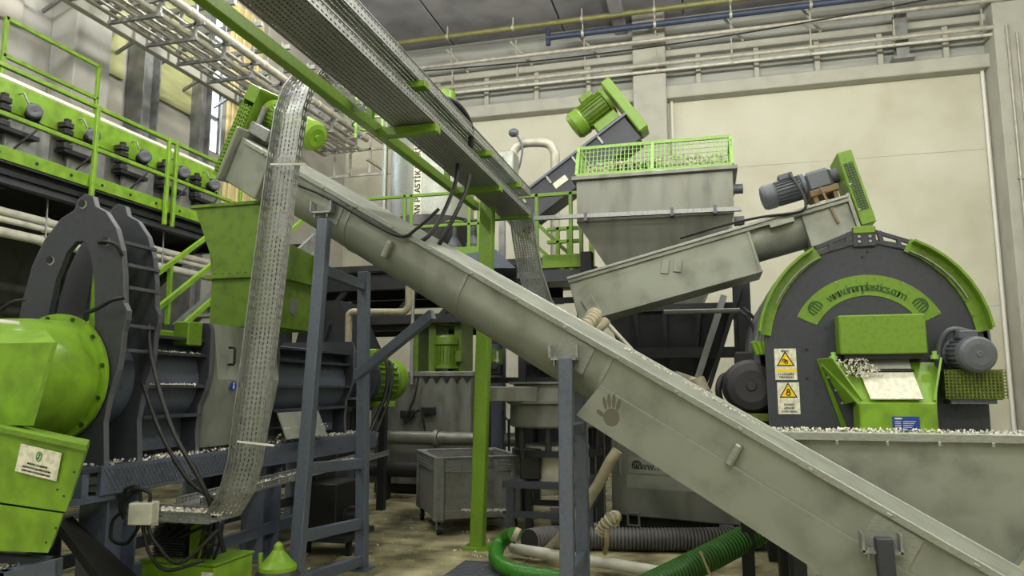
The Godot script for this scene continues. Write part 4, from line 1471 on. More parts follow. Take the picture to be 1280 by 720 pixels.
	s.ball(sx * Vector3(0, h * 0.2 + 0.012, 0.003), Vector3(0.004, 0.004, 0.001), 8)
	s.bar(sx * Vector3(0, h * 0.2 + 0.008, 0.003), sx * Vector3(0.001, h * 0.2 - 0.006, 0.003), 0.006, 0.001)
	s.bar(sx * Vector3(0, h * 0.2 - 0.006, 0.003), sx * Vector3(0.006, h * 0.2 - 0.016, 0.003), 0.003, 0.001)
	s.bar(sx * Vector3(0, h * 0.2 - 0.006, 0.003), sx * Vector3(-0.005, h * 0.2 - 0.016, 0.003), 0.003, 0.001)
	part("pictogram_figure", s, M.ink, sg)
	text(sg, "MAKİNE ÇALIŞIRKEN", sx * Transform3D(Basis(), Vector3(0, -h * 0.12, 0.003)), 0.0105, M.ink)
	text(sg, "KORUYUCU VE MAKİNE ÜZERİNE", sx * Transform3D(Basis(), Vector3(0, -h * 0.26, 0.003)), 0.0095, M.ink)
	text(sg, "ÇIKMAYINIZ VE TIRMANMAYINIZ", sx * Transform3D(Basis(), Vector3(0, -h * 0.39, 0.003)), 0.0095, M.ink)
	var q := thing("collecting_tray", "grey blue steel collecting tray under the green chute", "tray", V(-3.8, 0.4, 3.4))
	s = Sh.new()
	s.bb(V(-4.6, 0.45, 3.1), V(-3.5, 0.72, 3.16), 0.005)
	s.bb(V(-4.6, 0.45, 3.4), V(-3.5, 0.72, 3.46), 0.005)
	s.bb(V(-3.56, 0.45, 3.1), V(-3.5, 0.72, 3.46), 0.005)
	part("rim", s, M.blue_grey, q)
	s = Sh.new()
	s.bb(V(-4.6, 0.45, 3.15), V(-3.55, 0.66, 3.4))
	part("floor_sheet", s, M.stainless_dull, q)
	for x in [-4.5, -3.6]:
		for d in [3.15, 3.4]:
			s = Sh.new()
			s.bar(V(x, 0, d), V(x, 0.46, d), 0.06, 0.06, Vector3.FORWARD)
			part("leg", s, M.blue_grey, q)
	s = Sh.new()
	s.bar(Vector3(-4.235, 0.751, -4.1), Vector3(-3.68, 0.26, -4.1), 0.05, 0.5, Vector3.FORWARD.cross(Vector3(1, -1.2, 0)))
	s = Sh.new()
	s.plate(Vector3(-4.018, 0.81, -3.9), Vector3(-4.511, 0.726, -4.5), Vector3(-3.613, 0.156, -4.5), Vector3(-3.286, 0.162, -3.9), 0.04)
	single("rubber_ramp", s, M.rubber, "black rubber slide sloping down behind the green chute", "ramp")

func small_left() -> void:
	# junction box with looped cables
	var t := thing("junction_box", "pale grey junction box with black cable glands on the front table leg", "box", Vector3(-3.626, 0.762, -4.2))
	var c: Vector3 = Vector3(-3.632, 0.833, -4.2)
	var s := Sh.new()
	s.box(Transform3D(Basis(Vector3.UP, 0.25), c), Vector3(0.15, 0.14, 0.11), 0.006)
	part("body", s, M.white_pipe, t)
	s = Sh.new()
	s.box(Transform3D(Basis(Vector3.UP, 0.25), c + Vector3(0.014, 0, 0.056)), Vector3(0.146, 0.136, 0.012), 0.004)
	part("lid", s, M.white_pipe, t)
	for k in 3:
		s = Sh.new()
		var o := c + Vector3(-0.04 + 0.04 * k, -0.07, 0)
		s.cyl(o, o - Vector3(0, 0.03, 0), 0.014, -1, 8)
		part("cable_gland", s, M.black, t)
	var runs := [[c + Vector3(-0.03, 0.07, 0), c + Vector3(-0.06, 0.16, 0), c + Vector3(-0.16, 0.14, 0), c + Vector3(-0.19, 0.02, 0), c + Vector3(-0.17, -0.05, -0.02)], [c + Vector3(0.04, 0.07, 0), c + Vector3(0.03, 0.13, 0), c + Vector3(-0.08, 0.15, 0.02), c + Vector3(-0.15, 0.06, 0.02), c + Vector3(-0.15, -0.02, 0)], [c + Vector3(-0.04, -0.1, 0), c + Vector3(-0.12, -0.2, 0), c + Vector3(-0.24, -0.18, 0), c + Vector3(-0.24, -0.06, 0), c + Vector3(-0.17, 0.0, 0)], [c + Vector3(0, -0.1, 0), c + Vector3(0.06, -0.25, 0), c + Vector3(0.2, -0.35, 0), c + Vector3(0.4, -0.3, -0.1)], [c + Vector3(0.04, -0.1, 0), c + Vector3(0.12, -0.2, 0), c + Vector3(0.3, -0.3, 0), c + Vector3(0.5, -0.1, -0.1)]]
	for i in runs.size():
		s = Sh.new()
		s.tube(curve(runs[i]), 0.012, 7)
		part("cable", s, M.rubber, t)
	# long cables crossing the press down to the floor
	s = Sh.new()
	s.tube(curve([Vector3(-4.132, 2.131, -4.7), Vector3(-4.012, 1.853, -4.62), Vector3(-3.702, 1.365, -4.5), Vector3(-3.408, 1.021, -4.45), Vector3(-3.33, 0.804, -4.5), Vector3(-3.298, 0.521, -4.6)]), 0.017, 8)
	single("power_cable", s, M.rubber, "thick black cable slanting down in front of the ribbed press body", "cable")
	s = Sh.new()
	s.tube(curve([Vector3(-4.218, 1.737, -4.75), Vector3(-4.094, 1.557, -4.7), Vector3(-3.846, 1.273, -4.6), Vector3(-3.623, 0.997, -4.6), Vector3(-3.47, 0.85, -4.7)]), 0.015, 8)
	single("power_cable", s, M.rubber, "thinner black cable beside the slanting one on the press", "cable")
	s = Sh.new()
	s.tube(curve([Vector3(-5.236, 2.235, -4.4), Vector3(-5.127, 2.293, -4.4), Vector3(-4.998, 2.31, -4.42), Vector3(-4.831, 2.325, -4.44)]), 0.016, 7)
	single("hydraulic_hose", s, M.rubber, "black hose entering at the left edge above the green housing", "hose")
	s = Sh.new()
	s.tube(curve([Vector3(-4.424, 2.187, -4.38), Vector3(-4.241, 2.209, -4.3), Vector3(-4.107, 2.269, -4.3), Vector3(-4.052, 2.29, -4.35)]), 0.016, 7)
	single("hydraulic_hose", s, M.rubber, "short black hose curving across the arched plate", "hose")
	s = Sh.new()
	s.tube(curve([Vector3(-4.499, 2.733, -4.5), Vector3(-4.265, 2.711, -4.35), Vector3(-4.156, 2.681, -4.35), Vector3(-4.139, 2.606, -4.4)]), 0.014, 7)
	single("hydraulic_hose", s, M.rubber, "thin black hose at the top of the arch opening", "hose")
	# hydraulic power unit on the floor
	t = thing("hydraulic_unit", "small lime green hydraulic power pack on the floor beside the front table leg", "pump", Vector3(-3.62, 0.196, -4.75))
	c = Vector3(-3.614, 0.417, -4.75)
	s = Sh.new()
	s.bb(Vector3(c.x - 0.3, 0.02, c.z - 0.22), Vector3(c.x + 0.3, c.y + 0.02, c.z + 0.22), 0.01)
	part("oil_tank", s, M.green_bright, t)
	s = Sh.new()
	s.bb(Vector3(c.x - 0.31, c.y + 0.02, c.z - 0.23), Vector3(c.x + 0.31, c.y + 0.035, c.z + 0.23), 0.004)
	part("tank_lid", s, M.green, t)
	s = Sh.new()
	for k in 12:
		s.bb(Vector3(c.x - 0.28, c.y + 0.04 + 0.018 * k, c.z - 0.12), Vector3(c.x - 0.02, c.y + 0.05 + 0.018 * k, c.z + 0.14))
	s.bb(Vector3(c.x - 0.26, c.y + 0.035, c.z - 0.1), Vector3(c.x - 0.04, c.y + 0.26, c.z + 0.12))
	part("oil_cooler", s, M.motor_black, t)
	s = Sh.new()
	s.bb(Vector3(c.x - 0.27, c.y + 0.26, c.z - 0.12), Vector3(c.x - 0.02, c.y + 0.28, c.z + 0.12), 0.008)
	part("cooler_top", s, M.green_deep, t)
	s = Sh.new()
	s.bb(Vector3(c.x, c.y + 0.035, c.z - 0.05), Vector3(c.x + 0.1, c.y + 0.3, c.z + 0.12), 0.01)
	part("valve_block", s, M.green_bright, t)
	s = Sh.new()
	for k in 3:
		s.bb(Vector3(c.x + 0.12, c.y + 0.06 + 0.08 * k, c.z), Vector3(c.x + 0.2, c.y + 0.12 + 0.08 * k, c.z + 0.1), 0.006)
	part("solenoid", s, M.pipe_blue, t)
	s = Sh.new()
	var go := c + Vector3(0.12, 0.36, 0.12)
	s.lathe(go, Vector3.BACK, [Vector2(0, 0), Vector2(0, 0.034), Vector2(0.025, 0.034), Vector2(0.025, 0.028), Vector2(0.02, 0.028), Vector2(0.02, 0)], 20)
	var gg := part("pressure_gauge", s, M.black, t)
	s = Sh.new()
	s.cyl(go + Vector3(0, 0, 0.02), go + Vector3(0, 0, 0.022), 0.028, -1, 20)
	part("dial", s, M.sign_white, gg)
	s = Sh.new()
	s.bar(go + Vector3(0, 0, 0.0235), go + Vector3(0.016, 0.014, 0.0235), 0.003, 0.002)
	part("needle", s, M.ink, gg)
	for k in 4:
		s = Sh.new()
		var h0 := c + Vector3(0.08 + 0.05 * k, 0.05, 0.14)
		s.tube(curve([h0, h0 + Vector3(0.06, 0.14, 0.02), h0 + Vector3(0.02, 0.3, -0.05), h0 + Vector3(-0.2 + 0.06 * k, 0.25, 0.03), h0 + Vector3(-0.3, 0.12, 0.02)]), 0.011, 6)
		part("hose", s, M.rubber, t)
	s = Sh.new()
	s.bb(Vector3(c.x + 0.2, 0.06, c.z + 0.221), Vector3(c.x + 0.29, c.y - 0.02, c.z + 0.225))
	part("level_glass", s, M.sign_white, t)
	# funnel on a drum
	t = thing("oil_can", "dark oil can with a bright green funnel lid and spout", "can", Vector3(-2.863, 0.209, -4.6))
	c = Vector3(-2.873, 0.43, -4.6)
	s = Sh.new()
	s.lathe(Vector3(c.x, 0, c.z), Vector3.UP, [Vector2(0, 0), Vector2(0, 0.15), Vector2(c.y - 0.03, 0.15), Vector2(c.y, 0.13), Vector2(c.y, 0)], 24)
	part("body", s, M.hose_grey, t)
	s = Sh.new()
	s.lathe(c, Vector3.UP, [Vector2(-0.01, 0.0), Vector2(-0.01, 0.125), Vector2(0.025, 0.125), Vector2(0.06, 0.09), Vector2(0.11, 0.05), Vector2(0.13, 0.035), Vector2(0.16, 0.03), Vector2(0.18, 0.012), Vector2(0.18, 0)], 24)
	part("funnel_lid", s, M.green_bright, t)
	s = Sh.new()
	s.tube([c + Vector3(-0.12, 0.0, 0), c + Vector3(-0.135, 0.04, 0), c + Vector3(-0.135, 0.1, 0)], 0.016, 8)
	part("spout", s, M.green_bright, t)
	# black cabinet and gear motor under the table
	t = thing("motor_cabinet", "black box with a small pump standing under the far half of the press table", "cabinet", V(-4.0, 0, 6.9))
	s = Sh.new()
	s.bb(Vector3(-3.92, 0.239, -6.6), Vector3(-3.52, 0.725, -6.75) + Vector3(0, 0, -0.35), 0.01)
	part("box", s, M.black, t)
	motor(t, Vector3(-3.517, 0.397, -6.8), Vector3.RIGHT, Vector3.UP, 0.22, 0.07, M.motor_black, M.motor_black)
	s = Sh.new()
	s.bb(Vector3(-3.978, 0.176, -6.6), Vector3(-3.417, 0.236, -6.75) + Vector3(0, 0, -0.5), 0.005)
	part("shelf", s, M.dark_steel, t)
	s = Sh.new()
	for x in [0.0, 1.0]:
		var q: Vector3 = Vector3(-3.977, 0.157, -6.7)
		s.bar(Vector3(q.x + 0.45 * x, 0, q.z - 0.2), Vector3(q.x + 0.45 * x, q.y, q.z - 0.2), 0.05, 0.05, Vector3.FORWARD)
	part("leg", s, M.dark_steel, t)
	# drain grates in the floor
	for g in [[Vector3(-2.234, 0, -6.425), "steel drain grate in the floor in front of the green hose"], [Vector3(-8.056, 0, -8.036), "dark drain grate in the floor behind the green chute"]]:
		t = thing("floor_grate", g[1], "grate", g[0])
		for k in 14:
			s = Sh.new()
			s.bb(g[0] + Vector3(-0.1, 0.0, -0.55 + k * 0.05), g[0] + Vector3(0.5, 0.012, -0.53 + k * 0.05))
			part("grate_bar", s, M.motor_grey, t)
		s = Sh.new()
		s.bb(g[0] + Vector3(-0.1, 0.0, -0.55), g[0] + Vector3(0.5, 0.003, 0.14))
		part("drain_pan", s, M.black, t)

func arc_poly(cx: float, cy: float, r0: float, r1: float, a0: float, a1: float, n := 20) -> PackedVector2Array:
	var p := PackedVector2Array()
	for k in n + 1:
		var a := deg_to_rad(a0 + (a1 - a0) * k / n)
		p.append(Vector2(cx + r1 * cos(a), cy + r1 * sin(a)))
	for k in n + 1:
		var a := deg_to_rad(a1 + (a0 - a1) * k / n)
		p.append(Vector2(cx + r0 * cos(a), cy + r0 * sin(a)))
	return p

# rounded emblem: a ring open below with a letter-like trident inside
func emblem(parent: Node3D, xf: Transform3D, r: float, m: Material) -> void:
	var s := Sh.new()
	s.prism(arc_poly(0, 0, r * 0.74, r, -35, 215, 16), xf, 0.0015)
	for x in [-0.42, 0.0, 0.42]:
		s.box(xf * Transform3D(Basis(), Vector3(x * r, -0.12 * r, 0.0008)), Vector3(r * 0.2, r * 1.0, 0.0015))
	s.prism(arc_poly(-0.21 * r, 0.36 * r, r * 0.12, r * 0.31, 0, 180, 8), xf, 0.0015)
	s.prism(arc_poly(0.21 * r, 0.36 * r, r * 0.12, r * 0.31, 0, 180, 8), xf, 0.0015)
	part("emblem", s, m, parent)

func warning(parent: Node3D, at: Vector3, w: float, h: float, words: Array, top: String, rollers: bool) -> void:
	var s := Sh.new()
	s.bx(at, Vector3(w, h, 0.005))
	var p := part("warning_sign", s, M.sign_white, parent, "white warning sign with yellow triangle")
	var f := at + Vector3(0, 0, 0.003)
	var cy := 0.08 * h if top else 0.16 * h
	var e := w * 0.42
	s = Sh.new()
	s.prism(PackedVector2Array([Vector2(-e, -e * 0.8), Vector2(e, -e * 0.8), Vector2(0, e * 0.95)]), Transform3D(Basis(), f + Vector3(0, cy + 0.02, 0)), 0.001)
	part("triangle_border", s, M.ink, p)
	s = Sh.new()
	s.prism(PackedVector2Array([Vector2(-e * 0.78, -e * 0.67), Vector2(e * 0.78, -e * 0.67), Vector2(0, e * 0.7)]), Transform3D(Basis(), f + Vector3(0, cy + 0.02, 0.001)), 0.001)
	part("triangle", s, M.sign_yellow, p)
	s = Sh.new()
	var g := f + Vector3(0, cy + 0.01, 0.0025)
	if rollers:
		for q in [[0.0, -0.2, 0.2], [0.0, 0.16, 0.15]]:
			var ring := []
			for k in 15:
				ring.append(g + Vector3(q[0] * e + q[2] * e * cos(TAU * k / 14), q[1] * e + q[2] * e * sin(TAU * k / 14), 0))
			s.tube(ring, 0.0045, 5)
	else:
		for q in [[-0.16, 0.0, 0.16], [0.06, -0.22, 0.15]]:
			var ring := []
			for k in 15:
				ring.append(g + Vector3(q[0] * e + q[2] * e * cos(TAU * k / 14), q[1] * e + q[2] * e * sin(TAU * k / 14), 0))
			s.tube(ring, 0.004, 5)
		s.bar(g + Vector3(0.0, 0.1 * e, 0), g + Vector3(0.3 * e, -0.04 * e, 0), 0.012, 0.002)
		for k in 3:
			s.bar(g + Vector3(0.0, (0.1 - 0.08 * k) * e, 0), g + Vector3(-0.16 * e, (0.1 - 0.08 * k) * e, 0), 0.004, 0.002)
	part("pictogram", s, M.ink, p)
	if top:
		s = Sh.new()
		s.bx(f + Vector3(0, -0.2 * h, 0), Vector3(w * 0.94, h * 0.1, 0.002))
		part("caption_band", s, M.sign_yellow, p)
		text(p, top, Transform3D(Basis(), f + Vector3(0, 0.42 * h, 0.001)), h * 0.055, M.ink)
	var n := words.size()
	for i in n:
		text(p, words[i], Transform3D(Basis(), f + Vector3(0, (-0.32 if top else -0.2) * h - i * h * (0.1 if top else 0.11), 0.001)), h * 0.068, M.ink)

func drum_machine() -> void:
	var cx := 1.22
	var cy := 1.97
	var d := 6.3
	var t := thing("drum_washer", "big round anthracite drum machine with a green arched name strip", "machine", V(cx, 0, 7.2))
	var out := PackedVector2Array([Vector2(cx - 0.78, 1.2), Vector2(cx + 0.78, 1.2)])
	for k in 33:
		var a := deg_to_rad(4 + 172.0 * k / 32)
		out.append(Vector2(cx + 0.79 * cos(a), cy + 0.85 * sin(a)))
	var s := Sh.new()
	s.prism(out, Transform3D(Basis(), V(0, 0, d + 0.03)), 0.03)
	part("front_plate", s, M.anthracite, t)
	s = Sh.new()
	s.lathe(V(cx, cy, d + 0.03), Vector3.FORWARD, [Vector2(0, 0.83), Vector2(1.7, 0.83), Vector2(1.7, 0)], 48)
	part("drum_shell", s, M.anthracite, t)
	for q in [0.1, 1.0, 1.65]:
		s = Sh.new()
		s.lathe(V(cx, cy, d + q), Vector3.FORWARD, [Vector2(0, 0.83), Vector2(0, 0.87), Vector2(0.05, 0.87), Vector2(0.05, 0.83)], 48)
		part("drum_band", s, M.anthracite_edge, t)
	for x in [cx - 0.74, cx + 0.64]:
		for q in [0.1, 1.4]:
			s = Sh.new()
			s.bb(V(x, 0.0, d + q), V(x + 0.1, 1.5, d + q + 0.2))
			part("support_leg", s, M.dark_steel, t)
	# green hood strips over the rim
	for e in [-1.0, 1.0]:
		s = Sh.new()
		var b0 := 8.0
		var b1 := 62.0 if e < 0 else 66.0
		for k in 7:
			var a0 := deg_to_rad(b0 + (b1 - b0) * k / 7)
			var a1 := deg_to_rad(b0 + (b1 - b0) * (k + 1) / 7)
			var p := V(cx + e * 0.835 * cos(a0), cy + 0.885 * sin(a0), d)
			var q := V(cx + e * 0.835 * cos(a1), cy + 0.885 * sin(a1), d)
			s.bar(p + Vector3(0, 0, 0.05), q + Vector3(0, 0, 0.05), 0.12, 0.018, Vector3(e * cos(a0), sin(a0), 0))
			s.bar(p + Vector3(-e * 0.035, -0.02, 0.012), q + Vector3(-e * 0.035, -0.02, 0.012), 0.02, 0.11, Vector3(e * cos(a0), sin(a0), 0))
		var g := part("rim_guard", s, M.green, t)
		s = Sh.new()
		for k in 6:
			var a0 := deg_to_rad(b0 + 18 + (b1 - b0 - 18) * k / 6)
			var a1 := deg_to_rad(b0 + 18 + (b1 - b0 - 18) * (k + 1) / 6)
			s.bar(V(cx + e * 0.765 * cos(a0), cy + 0.805 * sin(a0), d - 0.03), V(cx + e * 0.765 * cos(a1), cy + 0.805 * sin(a1), d - 0.03), 0.05, 0.008, Vector3(e * cos(a0), sin(a0), 0))
		part("steel_edge", s, M.galv, g)
	# lattice lugs and green cap at the crown
	for e in [-1.0, 1.0]:
		s = Sh.new()
		var p0 := Vector2(cx + e * 0.03, cy + 0.93)
		var p1 := Vector2(cx + e * 0.36, cy + 0.8)
		s.bar(V(p0.x, p0.y, d), V(p1.x, p1.y, d), 0.03, 0.03, Vector3.FORWARD)
		s.bar(V(p0.x, p0.y - 0.09, d), V(p1.x, p1.y - 0.05, d), 0.03, 0.03, Vector3.FORWARD)
		s.bar(V(p0.x + e * 0.08, p0.y - 0.02, d), V(p0.x + e * 0.1, p0.y - 0.12, d), 0.03, 0.04, Vector3.FORWARD)
		s.bar(V(p0.x + e * 0.22, p0.y - 0.08, d), V(p0.x + e * 0.22, p0.y - 0.16, d), 0.03, 0.04, Vector3.FORWARD)
		part("crown_bracket", s, M.anthracite, t)
	s = Sh.new()
	s.bx(V(cx, cy + 0.87, d - 0.01), Vector3(0.17, 0.16, 0.03), 0.006)
	part("crown_plate", s, M.anthracite, t)
	s = Sh.new()
	s.bx(V(cx, cy + 0.925, d), Vector3(0.16, 0.06, 0.07), 0.006)
	part("crown_cap", s, M.green, t)
	bolts(t, [V(cx - 0.04, cy + 0.87, d - 0.026), V(cx + 0.04, cy + 0.87, d - 0.026), V(cx - 0.04, cy + 0.83, d - 0.026), V(cx + 0.04, cy + 0.83, d - 0.026)], Vector3.BACK, 0.012, M.galv)
	# name strip
	s = Sh.new()
	var ccy := cy - 0.02
	s.prism(arc_poly(cx - 0.01, ccy, 0.42, 0.585, 27, 153, 32), Transform3D(Basis(), V(0, 0, d)), 0.006)
	var ns := part("name_strip", s, M.green, t, "green arched strip with lettering")
	var words := "www.inanplastics.com"
	var adv := []
	var sum := 0.0
	for ch in words:
		var cw: float = {"w": 1.45, "m": 1.6, "i": 0.52, "l": 0.52, ".": 0.5, "t": 0.72, "s": 0.88, "c": 0.88}.get(ch, 1.05)
		adv.append(sum + cw / 2)
		sum += cw
	for i in words.length():
		var a := deg_to_rad(125.0 - 70.0 * adv[i] / sum)
		var b := Basis(Vector3.BACK, a - PI / 2)
		text(ns, words[i], Transform3D(b, V(cx - 0.01 + 0.485 * cos(a), ccy + 0.485 * sin(a), d - 0.0075)), 0.064, M.ink_green)
	for a0 in [139.0, 41.0]:
		var a := deg_to_rad(a0)
		emblem(ns, Transform3D(Basis(Vector3.BACK, a - PI / 2), V(cx - 0.01 + 0.5 * cos(a), ccy + 0.5 * sin(a), d - 0.007)), 0.06, M.ink_green)
	var rv := []
	for q in [[29, 0.43], [29, 0.575], [62, 0.575], [112, 0.575], [90, 0.43], [151, 0.43], [151, 0.575]]:
		rv.append(V(cx - 0.01 + q[1] * cos(deg_to_rad(q[0])), ccy + q[1] * sin(deg_to_rad(q[0])), d - 0.006))
	bolts(t, rv, Vector3.BACK, 0.008, M.galv, "rivet")
	# inspection hood
	s = Sh.new()
	s.bb(V(0.965, 1.9, d - 0.2), V(1.57, 2.2, d), 0.01)
	part("hood", s, M.green, t)
	s = Sh.new()
	s.bb(V(1.0, 1.865, d - 0.17), V(1.56, 1.9, d))
	part("outlet_slot", s, M.black, t)
	# chute below the hood: wide top narrowing to a box
	for pair in [[[V(0.82, 1.87, d - 0.02), V(0.90, 1.87, d - 0.22), V(1.08, 1.56, d - 0.28), V(1.0, 1.52, d - 0.02)], 0.015], [[V(1.69, 1.87, d - 0.02), V(1.64, 1.87, d - 0.22), V(1.56, 1.56, d - 0.28), V(1.62, 1.52, d - 0.02)], 0.015]]:
		s = Sh.new()
		s.plate(pair[0][0], pair[0][1], pair[0][2], pair[0][3], pair[1])
		part("chute_cheek", s, M.green_bright, t)
	s = Sh.new()
	s.plate(V(0.84, 1.84, d - 0.05), V(1.67, 1.84, d - 0.05), V(1.58, 1.52, d - 0.28), V(1.06, 1.52, d - 0.28), 0.015)
	part("chute_slope", s, M.green_bright, t)
	s = Sh.new()
	s.bb(V(1.06, 1.2, d - 0.29), V(1.58, 1.54, d), 0.01)
	part("chute_box", s, M.green_bright, t)
	s = Sh.new()
	s.plate(V(0.82, 1.87, d - 0.03), V(0.84, 1.86, d - 0.015), V(1.06, 1.2, d - 0.015), V(1.0, 1.25, d - 0.03), 0.012)
	part("chute_flange", s, M.green, t)
	bolts(t, [V(0.85, 1.82, d - 0.04), V(0.89, 1.73, d - 0.04), V(0.94, 1.63, d - 0.04), V(0.98, 1.53, d - 0.04)], Vector3.BACK, 0.011, M.galv)
	for x in [0.92, 1.62]:
		s = Sh.new()
		s.lathe(V(x, 1.86, d - 0.16), Vector3.UP, [Vector2(0, 0.03), Vector2(0.03, 0.03), Vector2(0.03, 0.018), Vector2(0.06, 0.018), Vector2(0.06, 0)], 10)
		part("swivel_bolt", s, M.green_pale, t)
	# flap door with plastic residue
	s = Sh.new()
	s.plate(V(1.10, 1.78, d - 0.115), V(1.47, 1.78, d - 0.115), V(1.49, 1.56, d - 0.285), V(1.14, 1.56, d - 0.285), 0.012, Vector3(0, 1, 1))
	part("flap", s, M.sign_white, t, "dusty inspection flap")
	s = Sh.new()
	s.plate(V(1.12, 1.86, d - 0.08), V(1.46, 1.86, d - 0.08), V(1.46, 1.78, d - 0.13), V(1.12, 1.78, d - 0.13), 0.02, Vector3(0, 1, 1))
	part("flap_hinge_plate", s, M.stainless_smudged, t)
	s = Sh.new()
	s.cyl(V(1.1, 1.775, d - 0.14), V(1.48, 1.775, d - 0.14), 0.012, -1, 10)
	part("hinge_pin", s, M.black, t)
	s = Sh.new()
	for k in 5:
		s.bx(V(1.0 + 0.03 * k, 1.77 + 0.008 * (k % 2), d - 0.13), Vector3(0.024, 0.02, 0.03))
	part("latch", s, M.motor_black, t)
	# blue nameplate
	s = Sh.new()
	s.bb(V(1.275, 1.335, d - 0.296), V(1.455, 1.44, d - 0.29))
	var np := part("nameplate", s, M.sign_blue, t, "small blue type plate")
	s = Sh.new()
	s.bb(V(1.285, 1.342, d - 0.298), V(1.445, 1.344, d - 0.296))
	for k in 4:
		s.bb(V(1.29, 1.36 + 0.014 * k, d - 0.298), V(1.33, 1.364 + 0.014 * k, d - 0.296))
		s.bb(V(1.345, 1.36 + 0.014 * k, d - 0.298), V(1.40 + 0.01 * k, 1.364 + 0.014 * k, d - 0.296))
	s.bb(V(1.29, 1.42, d - 0.298), V(1.34, 1.43, d - 0.296))
	part("print", s, M.sign_white, np)
	# signs on the plate
	warning(t, V(0.585, 1.835, d - 0.003), 0.165, 0.25, ["EL SIKIŞMA", "TEHLİKESİ"], "DİKKAT", false)
	warning(t, V(0.595, 1.565, d - 0.003), 0.165, 0.25, ["DÖNER", "AKSAM", "DOKUNMA"], "", true)
	# small dark screws
	bolts(t, [V(0.56, 2.3, d), V(0.9, 2.12, d), V(1.62, 2.12, d), V(0.75, 1.95, d), V(0.74, 1.72, d), V(1.9, 1.7, d), V(1.2, 2.68, d), V(1.24, 2.72, d)], Vector3.BACK, 0.01, M.black, "screw")
	# gear motor with mesh guard on the right
	motor(t, V(1.82, 1.9, d - 0.05), Vector3(0.1, -0.05, 1), Vector3.UP, 0.34, 0.125, M.motor_grey, M.motor_grey, "agitator_motor")
	s = Sh.new()
	s.bb(V(1.68, 1.56, d - 0.2), V(2.04, 1.78, d - 0.02), 0.008)
	var mg := part("belt_guard", s, M.olive_mesh, t)
	s = Sh.new()
	s.perf(V(1.66, 1.57, d - 0.215), Vector3(0.4, 0, 0), Vector3(0, 0.21, 0), 16, 9, 0.6, 0.6, 0.005)
	part("guard_mesh", s, M.olive_mesh, mg)
	s = Sh.new()
	s.bb(V(1.7, 1.53, d - 0.18), V(2.0, 1.56, d))
	part("motor_bracket", s, M.motor_grey, t)
	s = Sh.new()
	s.tube(curve([V(1.9, 2.05, d - 0.12), V(1.75, 2.08, d - 0.15), V(1.68, 1.98, d - 0.1), V(1.66, 1.8, d - 0.06), V(1.62, 1.66, d - 0.03)]), 0.022, 8)
	part("motor_cable", s, M.motor_grey, t)
	# big drive motor on the left
	motor(t, V(0.32, 1.66, d + 0.9), Vector3.BACK, Vector3.UP, 0.85, 0.215, M.motor_black, M.motor_black, "drive_motor")
	s = Sh.new()
	s.bb(V(0.1, 1.38, d + 0.1), V(0.52, 1.44, d + 0.9))
	part("motor_console", s, M.olive_mesh, t)
	s = Sh.new()
	s.bb(V(0.2, 0.0, d + 0.3), V(0.3, 1.4, d + 0.4))
	part("console_leg", s, M.dark_steel, t)
	s = Sh.new()
	s.bb(V(0.36, 1.3, d + 0.35), V(0.5, 2.0, d + 0.45), 0.01)
	part("side_bracket", s, M.green_dark, t)
	s = Sh.new()
	for k in 3:
		s.cyl(V(0.38 + 0.03 * k, 1.92, d + 0.05), V(0.34 + 0.04 * k, 2.02, d + 0.02), 0.02, -1, 8)
	part("cable_gland", s, M.green_bright, t)
	s = Sh.new()
	for k in 4:
		s.cyl(V(0.37 + 0.025 * k, 2.02, d + 0.03), V(0.4 + 0.02 * k, 2.14, d + 0.0), 0.014, -1, 8)
	part("hose_fitting", s, M.galv, t)
	# stainless bin in front
	var b := thing("collecting_bin", "large stainless steel bin in front of the round drum", "bin", V(1.3, 0, 5.6))
	s = Sh.new()
	var y0 := 1.325
	var f := PackedVector2Array([Vector2(0.35, y0), Vector2(2.4, y0), Vector2(2.4, 1.1), Vector2(1.86, 0.68), Vector2(1.72, 0.5), Vector2(0.38, 1.28)])
	s.prism(f, Transform3D(Basis(), V(0, 0, 5.34)), 0.02)
	part("front_sheet", s, M.stainless_smudged, b)
	s = Sh.new()
	s.bb(V(0.33, y0 - 0.02, 5.27), V(2.4, y0 + 0.035, 5.36), 0.004)
	part("rim", s, M.stainless, b)
	s = Sh.new()
	s.plate(V(0.35, y0, 5.34), V(0.35, y0, 6.25), V(0.5, 0.5, 6.25), V(0.5, 0.9, 5.45), 0.01)
	s.plate(V(2.4, y0, 5.34), V(2.4, y0, 6.25), V(2.3, 0.5, 6.25), V(2.3, 0.6, 5.45), 0.01)
	s.plate(V(0.35, y0, 6.25), V(2.4, y0, 6.25), V(2.3, 0.5, 6.25), V(0.5, 0.5, 6.25), 0.01)
	s.plate(V(0.36, y0 - 0.06, 5.35), V(2.38, y0 - 0.06, 5.35), V(2.38, y0 - 0.02, 6.2), V(0.36, y0 - 0.02, 6.2), 0.01)
	part("side_sheet", s, M.stainless_smudged, b)
	for k in 7:
		s = Sh.new()
		s.bx(V(0.48 + 0.3 * k, y0 - 0.03, 5.265), Vector3(0.018, 0.03, 0.012), 0.003)
		part("rim_clip", s, M.stainless, b)
	s = Sh.new()
	s.bar(Vector3(1.692, 0.516, -5.28), Vector3(1.871, 0.736, -5.28), 0.02, 0.03, Vector3.FORWARD)
	part("corner_angle", s, M.stainless_smudged, b)
	bolts(b, [Vector3(1.712, 0.578, -5.26), Vector3(1.773, 0.656, -5.26)], Vector3.BACK, 0.008, M.galv)
	for x in [0.55, 2.1]:
		for dd in [5.6, 6.0]:
			s = Sh.new()
			s.bar(V(x, 0, dd), V(x, 0.7, dd), 0.08, 0.08, Vector3.FORWARD)
			part("leg", s, M.anthracite, b)

